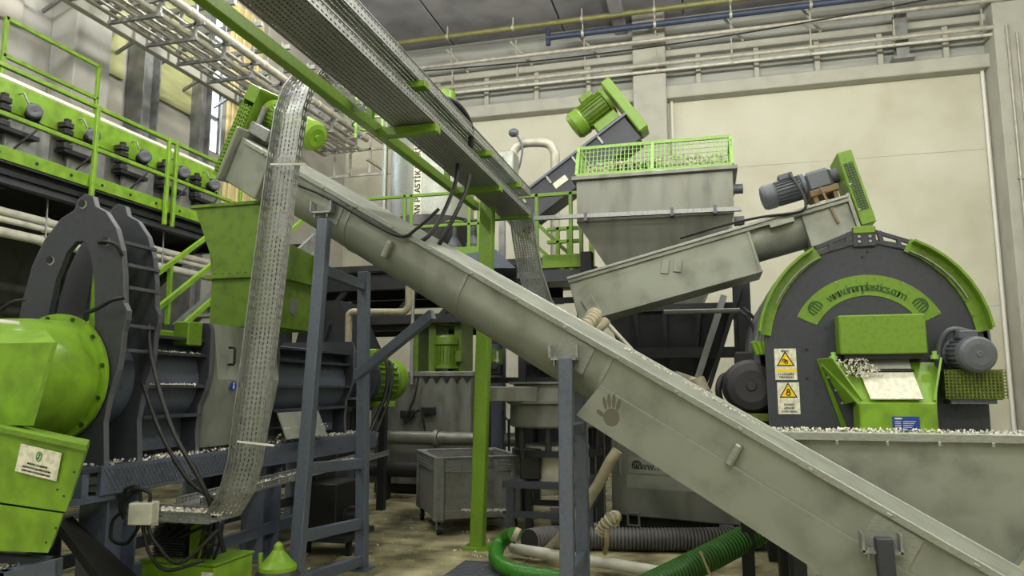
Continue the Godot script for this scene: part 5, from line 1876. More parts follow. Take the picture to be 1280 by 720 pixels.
func second_conveyor() -> void:
	var a := V(-1.35, 2.73, 7.2)
	var b := V(1.25, 3.39, 7.2)
	var ang := atan2(b.y - a.y, b.x - a.x)
	var t := thing("screw_conveyor", "shorter stainless screw conveyor rising to the right above the drum", "conveyor", a + Vector3(0, 0, -0.24), "", true)
	t.rotation.z = ang
	var l := a.distance_to(b)
	var s := Sh.new()
	s.bb(Vector3(0.0, -0.44, -0.24), Vector3(1.78, -0.01, 0.24), 0.006)
	part("inlet_box", s, M.stainless_smudged, t)
	s = Sh.new()
	s.bb(Vector3(-0.01, -0.465, -0.26), Vector3(1.8, -0.44, 0.27), 0.004)
	s.bb(Vector3(1.77, -0.46, -0.25), Vector3(1.795, 0.0, 0.25))
	part("box_flange", s, M.stainless_smudged, t)
	s = Sh.new()
	utrough(s, 1.78, 2.3, 0.2, 0.13)
	part("trough", s, M.stainless_smudged, t)
	s = Sh.new()
	s.bb(Vector3(2.28, -0.36, -0.23), Vector3(l + 0.02, -0.005, 0.23), 0.006)
	part("head_box", s, M.stainless_smudged, t)
	s = Sh.new()
	s.bb(Vector3(0.0, -0.012, -0.28), Vector3(l + 0.03, 0.014, 0.28), 0.003)
	part("cover", s, M.stainless, t)
	s = Sh.new()
	s.bb(Vector3(0.0, -0.05, 0.245), Vector3(l + 0.03, -0.012, 0.262), 0.003)
	part("flange", s, M.stainless_smudged, t)
	for x in [0.95, 1.07]:
		s = Sh.new()
		s.box(Transform3D(Basis(Vector3.BACK, -0.12 - ang), Vector3(x, -0.16 - 0.02 * (x - 0.95) / 0.12, 0.25)), Vector3(0.075, 0.13, 0.012), 0.004)
		var pl := part("type_plate", s, M.stainless_smudged, t)
	s = Sh.new()
	s.bb(Vector3(1.98, -0.09, 0.2), Vector3(2.2, -0.05, 0.3))
	part("cable_shelf", s, M.stainless_smudged, t)
	s = Sh.new()
	s.box(Transform3D(Basis(Vector3.BACK, 0.3), Vector3(0.16, -0.34, 0.25)), Vector3(0.12, 0.22, 0.02), 0.004)
	part("clean_out_door", s, M.stainless_smudged, t)
	# drive
	s = Sh.new()
	s.bb(Vector3(l + 0.02, -0.36, -0.26), Vector3(l + 0.05, 0.03, 0.26))
	part("end_plate", s, M.stainless_smudged, t)
	s = Sh.new()
	s.bb(Vector3(l + 0.06, -0.3, -0.16), Vector3(l + 0.19, 0.42, 0.26), 0.008)
	var g := part("drive_guard", s, M.green, t)
	s = Sh.new()
	s.perf(Vector3(l + 0.085, -0.16, 0.262), Vector3(0.08, 0, 0), Vector3(0, 0.46, 0), 3, 18, 0.66, 0.62, 0.005, 0.2)
	part("perforated_face", s, M.green_dark, g)
	bolts(t, [Vector3(l + 0.08, 0.1, 0.262), Vector3(l + 0.08, -0.15, 0.262)], Vector3.BACK, 0.012, M.galv)
	s = Sh.new()
	s.bx(Vector3(l - 0.13, 0.26, 0.02), Vector3(0.24, 0.2, 0.22), 0.03)
	s.cyl(Vector3(l - 0.02, 0.27, 0.02), Vector3(l + 0.07, 0.27, 0.02), 0.07)
	part("gearbox", s, M.motor_grey, t)
	motor(t, Vector3(l - 0.25, 0.26, 0.02), Vector3(-1, 0, 0), Vector3.UP, 0.42, 0.12, M.motor_grey, M.motor_grey)
	s = Sh.new()
	s.bb(Vector3(l - 0.26, 0.1, -0.12), Vector3(l + 0.0, 0.16, 0.2), 0.006)
	s.bb(Vector3(l - 0.24, 0.01, -0.1), Vector3(l - 0.2, 0.1, 0.18))
	s.bb(Vector3(l - 0.06, 0.01, -0.1), Vector3(l - 0.02, 0.1, 0.18))
	s.bar(Vector3(l - 0.16, 0.16, 0.22), Vector3(l - 0.12, -0.22, 0.26), 0.02, 0.02)
	part("motor_cradle", s, M.wood, t)
	s = Sh.new()
	s.tube(curve([Vector3(l - 0.36, 0.42, 0.06), Vector3(l - 0.34, 0.25, 0.2), Vector3(l - 0.34, 0.05, 0.3), Vector3(l - 0.42, -0.02, 0.3), Vector3(l - 0.75, 0.04, 0.27), Vector3(l - 1.1, 0.1, 0.1), Vector3(l - 1.5, 0.2, -0.4)]), 0.013, 7)
	part("motor_cable", s, M.rubber, t)
	# trestle below: square hollow column and beams
	var st := thing("hopper_frame", "dark steel frame standing under the mid hopper and short conveyor", "frame", V(-0.2, 0, 8.6))
	var q0: Vector3 = Vector3(0.394, 2.462, -8.8)
	for p in [q0, Vector3(0.403, 2.34, -10.4), Vector3(-1.506, 2.307, -9.4), Vector3(-1.617, 2.389, -10.6)]:
		s = Sh.new()
		s.bar(Vector3(p.x, 0, p.z), Vector3(p.x, 3.4, p.z), 0.15, 0.15, Vector3.FORWARD, 0.006)
		part("column", s, M.dark_steel, st)
	for y in [1.0, 2.05]:
		s = Sh.new()
		s.bar(Vector3(-0.9, y, -8.8), Vector3(q0.x, y, -8.8), 0.1, 0.12)
		part("beam", s, M.dark_steel, st)
		s = Sh.new()
		s.bar(Vector3(q0.x, y, -8.8), Vector3(q0.x, y, -10.4), 0.1, 0.12)
		part("beam", s, M.dark_steel, st)
	s = Sh.new()
	s.bar(Vector3(-0.241, 1.464, -8.7), Vector3(0.18, 2.688, -8.7), 0.07, 0.16, Vector3.FORWARD)
	part("ladder_rail", s, M.steel_grey, st)
	s = Sh.new()
	s.bar(Vector3(-0.083, 1.464, -8.75), Vector3(0.361, 2.78, -8.75), 0.05, 0.12, Vector3.FORWARD)
	part("ladder_rail", s, M.dark_steel, st)

func mid_hopper() -> void:
	var t := thing("mid_hopper", "stainless steel hopper with green grid cage in the middle of the hall", "hopper", V(-0.6, 2.0, 9.5))
	var x0 := -1.56
	var x1 := 0.34
	var d0 := 9.0
	var d1 := 10.3
	var s := Sh.new()
	s.plate(V(x0, 3.72, d0), V(x1, 3.72, d0), V(x1, 4.27, d0), V(x0, 4.27, d0), 0.01)
	part("front_sheet", s, M.stainless_dull, t)
	s = Sh.new()
	for x in [x0, x1 - 0.01]:
		s.plate(V(x, 3.72, d0), V(x, 3.72, d1), V(x, 4.27, d1), V(x, 4.27, d0), 0.01)
	s.plate(V(x0, 3.72, d1), V(x1, 3.72, d1), V(x1, 4.27, d1), V(x0, 4.27, d1), 0.01)
	part("side_sheet", s, M.stainless_dull, t)
	s = Sh.new()
	s.plate(V(x0, 3.72, d0), V(x1, 3.72, d0), V(-0.1, 2.6, d0 + 0.35), V(-0.85, 2.6, d0 + 0.35), 0.01)
	part("funnel_front", s, M.stainless_dull, t)
	s = Sh.new()
	s.plate(V(x0, 3.72, d0), V(x0, 3.72, d1), V(-0.85, 2.6, d1 - 0.35), V(-0.85, 2.6, d0 + 0.35), 0.01)
	s.plate(V(x1, 3.72, d0), V(x1, 3.72, d1), V(-0.1, 2.6, d1 - 0.35), V(-0.1, 2.6, d0 + 0.35), 0.01)
	s.plate(V(x0, 3.72, d1), V(x1, 3.72, d1), V(-0.1, 2.6, d1 - 0.35), V(-0.85, 2.6, d1 - 0.35), 0.01)
	part("funnel_side", s, M.stainless_dull, t)
	s = Sh.new()
	s.bb(V(x0 - 0.06, 4.25, d0 - 0.06), V(x1 + 0.06, 4.3, d0 + 0.02), 0.005)
	s.bb(V(x1 - 0.02, 4.25, d0), V(x1 + 0.06, 4.3, d1), 0.005)
	s.bb(V(x0 - 0.06, 4.25, d0), V(x0 + 0.02, 4.3, d1), 0.005)
	s.bb(V(x0, 4.25, d1), V(x1, 4.3, d1 + 0.05), 0.005)
	part("rim", s, M.stainless_dull, t)
	# cage
	var h := 0.42
	s = Sh.new()
	for q in [[V(x0, 4.32, d0), V(x1, 4.32, d0)], [V(x0, 4.32 + h, d0 + 0.2), V(x1, 4.32 + h, d0 + 0.2)], [V(x0, 4.32, d0), V(x0, 4.32 + h, d0 + 0.2)], [V(x1, 4.32, d0), V(x1, 4.32 + h, d0 + 0.2)], [V(x0 + 0.95, 4.32, d0), V(x0 + 0.95, 4.32 + h, d0 + 0.2)], [V(x0, 4.32 + h, d0 + 0.2), V(x0, 4.32 + h, d1)], [V(x1, 4.32 + h, d0 + 0.2), V(x1, 4.32 + h, d1)], [V(x0, 4.32, d1), V(x0, 4.32 + h, d1)], [V(x1, 4.32, d1), V(x1, 4.32 + h, d1)], [V(x0, 4.32 + h, d1), V(x1, 4.32 + h, d1)]]:
		s.bar(q[0], q[1], 0.04, 0.04)
	var cg := part("cage_frame", s, M.green_pale, t)
	s = Sh.new()
	for k in range(1, 38):
		var x := x0 + (x1 - x0) * k / 38.0
		s.cyl(V(x, 4.32, d0), V(x, 4.32 + h, d0 + 0.2), 0.006, -1, 5, false)
		s.cyl(V(x, 4.32, d1), V(x, 4.32 + h, d1), 0.006, -1, 5, false)
	for k in range(1, 6):
		s.cyl(V(x0, 4.32 + h * k / 6, d0 + 0.2 * k / 6), V(x1, 4.32 + h * k / 6, d0 + 0.2 * k / 6), 0.006, -1, 5, false)
		s.cyl(V(x0, 4.32 + h * k / 6, d1), V(x1, 4.32 + h * k / 6, d1), 0.006, -1, 5, false)
		s.cyl(V(x1, 4.32 + h * k / 6, d0 + 0.1), V(x1, 4.32 + h * k / 6, d1), 0.006, -1, 5, false)
		s.cyl(V(x0, 4.32 + h * k / 6, d0 + 0.1), V(x0, 4.32 + h * k / 6, d1), 0.006, -1, 5, false)
	for k in range(1, 20):
		var dd := d0 + 0.2 + (d1 - d0 - 0.2) * k / 20.0
		s.cyl(V(x1, 4.32, dd), V(x1, 4.32 + h, dd), 0.006, -1, 5, false)
		s.cyl(V(x0, 4.32, dd), V(x0, 4.32 + h, dd), 0.006, -1, 5, false)
	var wm := part("wire_mesh", s, M.green_pale, t)
	wm.set_meta("kind", "stuff")
	# breaker paddles behind the mesh, caked with flakes
	for r in 2:
		for k in 15:
			s = Sh.new()
			s.bx(V(x0 + 0.12 + 0.118 * k, 4.42 + 0.1 * r, d0 + 0.35 + 0.4 * r), Vector3(0.045, 0.22, 0.05), 0.008)
			part("breaker_bar", s, M.dark_steel, t)
	for r in 2:
		s = Sh.new()
		s.cyl(V(x0, 4.4 + 0.1 * r, d0 + 0.35 + 0.4 * r), V(x1, 4.4 + 0.1 * r, d0 + 0.35 + 0.4 * r), 0.05)
		part("breaker_shaft", s, M.dark_steel, t)
	# cable conduit across the front
	s = Sh.new()
	s.bar(V(-2.4, 3.78, 8.9), V(0.42, 3.74, 8.9), 0.06, 0.05)
	var cd := thing("cable_conduit", "straight galvanised cable duct across the front of the mid hopper", "duct", V(-1.0, 3.75, 8.9))
	part("duct", s, M.galv, cd)
	for x in [-1.45, -0.4, 0.1]:
		s = Sh.new()
		s.bb(V(x, 3.7, 8.86), V(x + 0.04, 3.8, 9.0))
		part("clip", s, M.motor_grey, cd)
	for q in [4.05, 3.65]:
		s = Sh.new()
		s.cyl(V(x1, q, 9.15), V(x1 + 0.12, q, 9.15), 0.06)
		part("bearing", s, M.motor_grey, t)
	# dark discharge housing below the funnel
	var b := thing("discharge_housing", "large dark ribbed steel housing under the stainless hopper", "housing", V(-0.6, 1.0, 9.4))
	s = Sh.new()
	s.loft([V(-0.8, 1.15, 9.1), V(-0.25, 1.15, 9.1), V(-0.25, 1.15, 10.1), V(-0.8, 1.15, 10.1)], [V(-1.2, 2.6, 8.9), V(0.3, 2.6, 8.9), V(0.3, 2.6, 10.2), V(-1.2, 2.6, 10.2)])
	part("casing", s, M.dark_steel, b)
	for x in [-0.85, -0.5, -0.1]:
		s = Sh.new()
		s.bar(V(x * 0.6 - 0.2, 1.2, 9.05), V(x, 2.55, 8.87), 0.05, 0.06, Vector3.FORWARD)
		part("stiffener", s, M.dark_steel, b)
	s = Sh.new()
	s.bb(V(-1.25, 2.55, 8.85), V(0.35, 2.63, 10.25))
	part("top_flange", s, M.dark_steel, b)

func mezzanine() -> void:
	var t := thing("mezzanine", "dark steel mezzanine floor with green edge behind the long conveyor", "platform", V(-4.5, 0, 12.0))
	var s := Sh.new()
	s.bb(V(-7.2, 3.55, 11.0), V(-1.9, 3.65, 14.2))
	part("deck", s, M.dark_steel, t)
	s = Sh.new()
	s.bb(V(-4.95, 3.65, 10.98), V(-3.4, 3.88, 11.02), 0.005)
	part("toe_board", s, M.green, t)
	for q in [[-7.0, 11.1], [-4.6, 13.0], [-3.3, 11.1], [-7.0, 13.9], [-3.3, 13.9]]:
		s = Sh.new()
		s.bar(V(q[0], 0, q[1]), V(q[0], 3.55, q[1]), 0.2, 0.2, Vector3.FORWARD)
		part("column", s, M.dark_steel, t)
	for d in [11.1, 12.5, 13.9]:
		s = Sh.new()
		s.joist(V(-7.2, 3.4, d), V(-2.7, 3.4, d), 0.16, 0.3, 0.02)
		part("girder", s, M.dark_steel, t)
		s = Sh.new()
		s.bar(V(-7.2, 2.75, d), V(-2.7, 2.75, d), 0.12, 0.14)
		part("girder", s, M.dark_steel, t)
	for x in [-6.3, -5.0, -4.2]:
		s = Sh.new()
		s.bar(V(x, 2.75, 11.1), V(x + 0.5, 3.3, 11.1), 0.08, 0.08)
		part("truss_brace", s, M.dark_steel, t)
	var r := thing("mezzanine_railing", "green handrail along the mezzanine in front of the steel tank", "railing", V(-4.9, 3.65, 11.0))
	railing(r, [V(-5.8, 3.7, 11.0), V(-3.42, 3.7, 11.0)], [1.08, 0.55], [[V(-4.78, 3.6, 11.0), 1.18], [V(-4.66, 3.6, 11.0), 1.18], [V(-3.66, 3.6, 11.0), 1.18], [V(-3.5, 3.6, 11.0), 1.18]], M.green)
	# tank with lettering and agitator motors
	var tk := thing("process_tank", "tall polished stainless steel tank standing on the mezzanine", "tank", V(-4.8, 3.65, 12.3))
	s = Sh.new()
	s.lathe(V(-4.8, 3.9, 12.3), Vector3.UP, [Vector2(0, 0), Vector2(0, 0.76), Vector2(2.25, 0.76), Vector2(2.38, 0.7), Vector2(2.46, 0.5), Vector2(2.46, 0)], 48)
	part("shell", s, M.stainless, tk)
	s = Sh.new()
	s.lathe(V(-4.8, 3.65, 12.3), Vector3.UP, [Vector2(0, 0.7), Vector2(0.0, 0.86), Vector2(0.75, 0.9), Vector2(0.95, 0.78)], 40)
	part("skirt", s, M.black, tk)
	for q in [-0.35, 0.25]:
		s = Sh.new()
		s.cyl(V(-4.8 + q, 6.3, 12.3), V(-4.8 + q, 6.5, 12.3), 0.12)
		part("motor_stool", s, M.green_dark, tk)
		motor(tk, V(-4.8 + q, 6.5, 12.3), Vector3.UP, Vector3.RIGHT, 0.62, 0.16, M.green_dark, M.green)
	s = Sh.new()
	var f := V(-4.8, 5.2, 12.3) + Vector3(0.02, 0, 0.765)
	s.bx(f, Vector3(0.15, 2.0, 0.01))
	var pl := part("name_panel", s, M.sign_white, tk, "white vertical name panel")
	text(pl, "İNAN PLASTİK MAKİNA", Transform3D(Basis(Vector3.BACK, PI / 2), f + Vector3(0.0, 0.0, 0.006)), 0.11, M.ink)
	s = Sh.new()
	s.cyl(V(-5.62, 3.7, 12.0), V(-5.62, 6.2, 12.0), 0.05)
	part("side_pipe", s, M.stainless, tk)
	# hand wheels
	for q in [[-3.98, "green"], [-3.66, "motor_grey"]]:
		var w := thing("hand_wheel", "%s valve hand wheel on the mezzanine edge by the tank" % ("green" if q[1] == "green" else "grey"), "valve", V(q[0], 3.9, 11.2))
		s = Sh.new()
		var ring := []
		for k in 17:
			ring.append(V(q[0] + 0.14 * cos(TAU * k / 16), 4.33, 11.2 + 0.14 * sin(TAU * k / 16)))
		s.tube(ring, 0.022, 6)
		s.bar(V(q[0] - 0.14, 4.33, 11.2), V(q[0] + 0.14, 4.33, 11.2), 0.025, 0.02)
		s.bar(V(q[0], 4.33, 11.06), V(q[0], 4.33, 11.34), 0.025, 0.02)
		part("wheel", s, M[q[1]], w)
		s = Sh.new()
		s.lathe(V(q[0], 3.65, 11.2), Vector3.UP, [Vector2(0, 0), Vector2(0, 0.12), Vector2(0.3, 0.12), Vector2(0.45, 0.04), Vector2(0.7, 0.03), Vector2(0.7, 0)], 14)
		part("bonnet", s, M.motor_grey, w)
	# stainless cabinet and goose-neck pipe behind the railing
	var cb := thing("control_box", "small stainless cabinet with a dark grille behind the cable trays", "cabinet", Vector3(-3.445, 5.194, -12.2))
	var c: Vector3 = Vector3(-3.446, 5.487, -12.2)
	s = Sh.new()
	s.bx(c, Vector3(0.5, 0.55, 0.4), 0.015)
	part("body", s, M.stainless, cb)
	s = Sh.new()
	s.bx(c + Vector3(-0.05, 0.02, 0.2), Vector3(0.26, 0.3, 0.02))
	part("grille", s, M.motor_grey, cb)
	s = Sh.new()
	s.bar(Vector3(c.x, 3.65, c.z), c, 0.1, 0.1, Vector3.FORWARD)
	part("pedestal", s, M.steel_grey, cb)
	s = Sh.new()
	s.tube(curve([Vector3(-3.376, 5.598, -12.6), Vector3(-3.346, 5.928, -12.6), Vector3(-3.194, 6.067, -12.6), Vector3(-2.924, 6.074, -12.6), Vector3(-2.686, 6.022, -12.6), Vector3(-2.584, 5.864, -12.6), Vector3(-2.571, 5.639, -12.6), Vector3(-2.582, 4.246, -12.6), Vector3(-2.586, 3.671, -12.6)]), 0.085, 14)
	single("goose_neck_pipe", s, M.pipe_pale, "thick beige goose-neck pipe in front of the cream wall", "pipe")
	s = Sh.new()
	s.tube(curve([Vector3(-3.349, 6.275, -12.5), Vector3(-3.229, 6.158, -12.5), Vector3(-3.154, 5.956, -12.5), Vector3(-3.199, 5.66, -12.5), Vector3(-3.274, 5.471, -12.5)]), 0.02, 8)
	s.ball(Vector3(-3.319, 6.257, -12.5), Vector3(0.1, 0.08, 0.1), 10)
	single("sensor_head", s, M.motor_grey, "small grey sensor head with white cable above the goose-neck pipe", "sensor")
	# dark inclined conveyor with green drive
	var a: Vector3 = Vector3(-3.001, 4.573, -11.2)
	var b: Vector3 = Vector3(-1.138, 5.87, -11.2)
	var cv := thing("inclined_conveyor", "dark anthracite inclined conveyor with a green drive behind the hopper", "conveyor", a, "", true)
	cv.rotation.z = atan2(b.y - a.y, b.x - a.x)
	var l := a.distance_to(b)
	s = Sh.new()
	s.bb(Vector3(-0.2, -0.5, -0.25), Vector3(l - 0.05, -0.05, 0.22), 0.01)
	part("casing", s, M.anthracite, cv)
	s = Sh.new()
	s.bb(Vector3(-0.2, -0.06, -0.28), Vector3(l, -0.02, 0.26), 0.004)
	part("cover", s, M.blue_grey, cv)
	for k in 4:
		s = Sh.new()
		s.bb(Vector3(0.2 + 0.5 * k, -0.2, 0.22), Vector3(0.23 + 0.5 * k, -0.03, 0.25))
		part("clip", s, M.galv, cv)
	s = Sh.new()
	s.bb(Vector3(0.72, -0.32, 0.22), Vector3(0.96, -0.22, 0.232))
	part("type_plate", s, M.sign_white, cv)
	s = Sh.new()
	s.bb(Vector3(l - 0.02, -0.42, -0.14), Vector3(l + 0.14, 0.62, 0.26), 0.02)
	part("drive_guard", s, M.green, cv)
	motor(cv, Vector3(l - 0.06, 0.38, 0.05), Vector3(-1, 0, 0), Vector3.UP, 0.72, 0.22, M.green_deep, M.green)
	s = Sh.new()
	s.bb(Vector3(l - 0.5, 0.0, -0.15), Vector3(l - 0.1, 0.16, 0.2), 0.01)
	part("motor_base", s, M.green, cv)
	var leg := thing("conveyor_support", "green post under the dark inclined conveyor", "support", Vector3(-1.716, 5.346, -11.2) * Vector3(1, 0, 1))
	s = Sh.new()
	var lp: Vector3 = Vector3(-1.717, 5.215, -11.2)
	s.bar(Vector3(lp.x, 0, lp.z), lp, 0.08, 0.08, Vector3.FORWARD)
	part("post", s, M.green, leg)
	# near landing with railing and stair
	var ld := thing("landing", "small green edged landing with railing left of the mid hopper", "platform", V(-2.0, 3.1, 9.8))
	s = Sh.new()
	s.bb(V(-2.5, 3.12, 9.6), V(-1.6, 3.2, 10.6))
	part("deck", s, M.blue_grey, ld)
	s = Sh.new()
	s.bb(V(-2.14, 3.24, 9.56), V(-1.6, 3.42, 9.6), 0.005)
	part("toe_board", s, M.green, ld)
	s = Sh.new()
	s.bb(V(-2.14, 3.06, 9.58), V(-1.62, 3.22, 9.64))
	part("edge_channel", s, M.anthracite, ld)
	railing(ld, [V(-2.6, 3.2, 9.6), V(-1.58, 3.2, 9.6)], [1.06], [[V(-2.22, 3.2, 9.6), 1.06], [V(-1.75, 3.2, 9.6), 1.06]], M.green)
	railing(ld, [V(-2.1, 3.2, 9.7), V(-1.6, 3.2, 9.7)], [0.6, 0.42], [[V(-1.95, 3.2, 9.7), 0.6], [V(-1.8, 3.2, 9.7), 0.6], [V(-1.62, 3.2, 9.65), 0.6]], M.green)
	for q in [[V(-2.6, 4.25, 9.9), V(-1.75, 3.4, 9.9)], [V(-2.6, 3.9, 9.9), V(-1.85, 3.2, 9.9)]]:
		s = Sh.new()
		s.bar(q[0], q[1], 0.05, 0.05)
		part("stair_rail", s, M.green, ld)
	for q in [[-2.45, 10.5], [-1.68, 10.5], [-2.45, 9.7]]:
		s = Sh.new()
		s.bar(V(q[0], 0, q[1]), V(q[0], 3.12, q[1]), 0.1, 0.1, Vector3.FORWARD)
		part("column", s, M.dark_steel, ld)
	# tangle of dark machinery below the landing
	var mc := thing("pump_skid", "dark clutter of pumps and brackets under the landing", "machine", V(-2.2, 0, 10.2))
	for k in 9:
		s = Sh.new()
		var o := V(-2.9 + 0.16 * k, 1.9 + 0.13 * ((k * 5) % 7), 9.9 + 0.1 * (k % 4))
		s.bx(o, Vector3(0.2, 0.16 + 0.05 * (k % 3), 0.2), 0.02)
		s.cyl(o + Vector3(0, 0.05, 0.1), o + Vector3(0.05, 0.05, 0.2), 0.05)
		part("pump_block", s, M.motor_black, mc)
	for y in [1.75, 2.3, 2.85]:
		s = Sh.new()
		s.bar(V(-3.1, y, 10.0), V(-1.4, y, 10.0), 0.06, 0.08)
		part("rail", s, M.dark_steel, mc)
	for x in [-3.05, -1.45]:
		s = Sh.new()
		s.bar(V(x, 0, 10.0), V(x, 3.0, 10.0), 0.1, 0.1, Vector3.FORWARD)
		part("column", s, M.dark_steel, mc)
	# sloping dark duct under the mezzanine edge
	s = Sh.new()
	s.loft([Vector3(-3.829, 3.464, -10.5), Vector3(-2.752, 3.419, -10.5), Vector3(-2.883, 3.377, -11), Vector3(-4.009, 3.421, -11)], [Vector3(-3.637, 3.667, -10.5), Vector3(-3.064, 3.714, -10.5), Vector3(-3.209, 3.812, -11), Vector3(-3.81, 3.763, -11)])
	single("sloping_duct", s, M.blue_grey, "blue grey sloping duct beside the green post on the mezzanine edge", "duct")

func low_middle() -> void:
	# rectangular stainless vat
	var t := thing("washing_vat", "old rectangular stainless vat with stained sides behind the wheeled bin", "vat", V(-4.4, 0, 11.6))
	var s := Sh.new()
	s.bb(V(-5.3, 0.15, 11.0), V(-3.6, 1.84, 12.6), 0.01)
	part("body", s, M.stainless_dull, t)
	s = Sh.new()
	s.bb(V(-5.34, 1.82, 10.96), V(-3.56, 1.9, 12.64), 0.01)
	part("rim", s, M.stainless_dull, t)
	for k in 5:
		s = Sh.new()
		s.prism(PackedVector2Array([Vector2(-0.06, 0), Vector2(0.06, 0), Vector2(0, -0.1)]), Transform3D(Basis(), V(-4.35 + 0.17 * k, 1.82, 10.98)), 0.02)
		part("rim_tooth", s, M.dark_steel, t)
	for q in [[-4.75, 1.3], [-4.4, 1.35]]:
		s = Sh.new()
		s.bb(V(q[0], q[1] - 0.12, 10.9), V(q[0] + 0.22, q[1], 11.0), 0.01)
		part("bracket", s, M.dark_steel, t)
	s = Sh.new()
	s.bb(V(-5.25, 0, 11.1), V(-3.65, 0.16, 12.5))
	part("plinth", s, M.black, t)
	s = Sh.new()
	s.tube(curve([V(-4.45, 1.8, 10.9), V(-4.5, 1.5, 10.88), V(-4.65, 1.1, 10.88), V(-4.4, 1.3, 10.88), V(-4.3, 0.9, 10.88)]), 0.015, 6)
	part("cable", s, M.rubber, t)
	var g := thing("agitator_drive", "agitator drive frame standing on the stainless vat, shade put into its green", "machine", V(-4.3, 1.9, 11.4))
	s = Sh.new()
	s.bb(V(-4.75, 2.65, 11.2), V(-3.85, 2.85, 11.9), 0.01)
	part("top_plate", s, M.green_deep, g)  # backlit shade is put into the paint by this deeper green
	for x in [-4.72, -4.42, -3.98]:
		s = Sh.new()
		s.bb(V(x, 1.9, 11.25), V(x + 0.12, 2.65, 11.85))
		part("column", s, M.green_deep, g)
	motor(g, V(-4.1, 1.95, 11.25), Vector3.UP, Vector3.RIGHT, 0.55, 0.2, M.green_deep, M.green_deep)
	s = Sh.new()
	s.cyl(V(-4.58, 1.7, 10.94), V(-4.58, 3.4, 10.94), 0.03)
	part("feed_pipe", s, M.steel_grey, g)
	s = Sh.new()
	s.cyl(V(-5.0, 0.9, 10.5), V(-2.6, 0.9, 10.5), 0.1, -1, 18)
	for x in [-4.9, -4.0, -3.0]:
		s.cyl(V(x, 0.9, 10.5), V(x + 0.06, 0.9, 10.5), 0.13, -1, 18)
		s.bar(V(x, 0, 10.5), V(x, 0.82, 10.5), 0.06, 0.06, Vector3.FORWARD)
	single("floor_main", s, M.stainless_dull, "thick grey pipe running low in front of the stainless vat", "pipe")
	s = Sh.new()
	s.cyl(V(-5.0, 0.45, 10.4), V(-3.2, 0.45, 10.4), 0.12, -1, 18)
	for x in [-4.8, -3.6]:
		s.bb(V(x, 0, 10.3), V(x + 0.1, 0.35, 10.5))
	single("floor_main", s, M.rubber, "black pipe low on the floor left of the wheeled bin", "pipe")
	# dark crusher funnel behind the press motor
	var cr := thing("crusher", "dark steel crusher with sloping sides behind the green press motor", "machine", V(-5.6, 0, 10.3))
	s = Sh.new()
	s.loft([V(-6.1, 1.3, 9.95), V(-5.1, 1.3, 9.95), V(-5.1, 1.3, 10.65), V(-6.1, 1.3, 10.65)], [V(-6.1, 2.2, 9.95), V(-4.95, 2.2, 9.95), V(-4.95, 2.2, 10.65), V(-6.1, 2.2, 10.65)])
	s.loft([V(-6.1, 2.2, 9.95), V(-4.95, 2.2, 9.95), V(-4.95, 2.2, 10.65), V(-6.1, 2.2, 10.65)], [V(-5.9, 2.95, 9.95), V(-5.35, 2.95, 9.95), V(-5.35, 2.95, 10.65), V(-5.9, 2.95, 10.65)])
	part("casing", s, M.dark_steel, cr)
	for q in [[V(-5.8, 1.5, 9.91), V(-5.5, 2.6, 9.91)], [V(-5.4, 1.5, 9.91), V(-5.2, 2.3, 9.91)]]:
		s = Sh.new()
		s.bar(q[0], q[1], 0.06, 0.06, Vector3.FORWARD)
		part("rib", s, M.dark_steel, cr)
	s = Sh.new()
	s.bb(V(-6.05, 0, 10.0), V(-5.15, 1.3, 10.6))
	part("base", s, M.dark_steel, cr)
	# water pipe with elbow
	s = Sh.new()
	s.tube(curve([Vector3(-4.479, 1.999, -8.6), Vector3(-4.485, 2.513, -8.6), Vector3(-4.476, 2.586, -8.6), Vector3(-4.431, 2.616, -8.6), Vector3(-4.329, 2.613, -8.6), Vector3(-3.774, 2.598, -8.6), Vector3(-3.708, 2.607, -8.6), Vector3(-3.666, 2.656, -8.6), Vector3(-3.657, 2.738, -8.6), Vector3(-3.662, 3.004, -8.6)], 5), 0.045, 12)
	single("water_pipe", s, M.hose_beige, "beige water pipe with two elbows behind the trestle", "pipe")
	# blue column with emergency arrow
	var bc := thing("steel_column", "blue grey square column with a green arrow sign beside the green post", "column", V(-3.1, 0, 10.6))
	var p: Vector3 = Vector3(-3.003, 1.47, -10.4)
	s = Sh.new()
	s.bar(Vector3(p.x, 0, p.z), Vector3(p.x, 3.1, p.z), 0.2, 0.2, Vector3.FORWARD, 0.006)
	part("shaft", s, M.blue_grey, bc)
	s = Sh.new()
	var sp: Vector3 = Vector3(-2.97, 2.079, -10.28)
	s.bx(sp, Vector3(0.15, 0.24, 0.01))
	var sgn := part("arrow_sign", s, M.green_bright, bc, "green sign with white arrow pointing down")
	s = Sh.new()
	s.bx(sp + Vector3(0, 0.03, 0.007), Vector3(0.035, 0.12, 0.003))
	s.prism(PackedVector2Array([Vector2(-0.045, 0), Vector2(0, -0.05), Vector2(0.045, 0)]), Transform3D(Basis(), sp + Vector3(0, -0.03, 0.006)), 0.003)
	part("arrow", s, M.white_paint, sgn)
	var dc := thing("dark_cabinet", "dark grey cabinet with panels behind the round sieve", "cabinet", V(-2.0, 0, 11.3))
	s = Sh.new()
	s.bb(V(-2.85, 0.6, 11.0), V(-1.3, 2.2, 11.8), 0.01)
	part("body", s, M.anthracite, dc)
	for k in 3:
		s = Sh.new()
		s.bb(V(-2.78 + 0.5 * k, 1.3, 10.97), V(-2.34 + 0.5 * k, 2.1, 11.0), 0.006)
		part("door", s, M.dark_steel, dc)
	s = Sh.new()
	s.bb(V(-2.85, 0, 11.05), V(-2.7, 0.6, 11.7))
	s.bb(V(-1.45, 0, 11.05), V(-1.3, 0.6, 11.7))
	part("leg", s, M.dark_steel, dc)
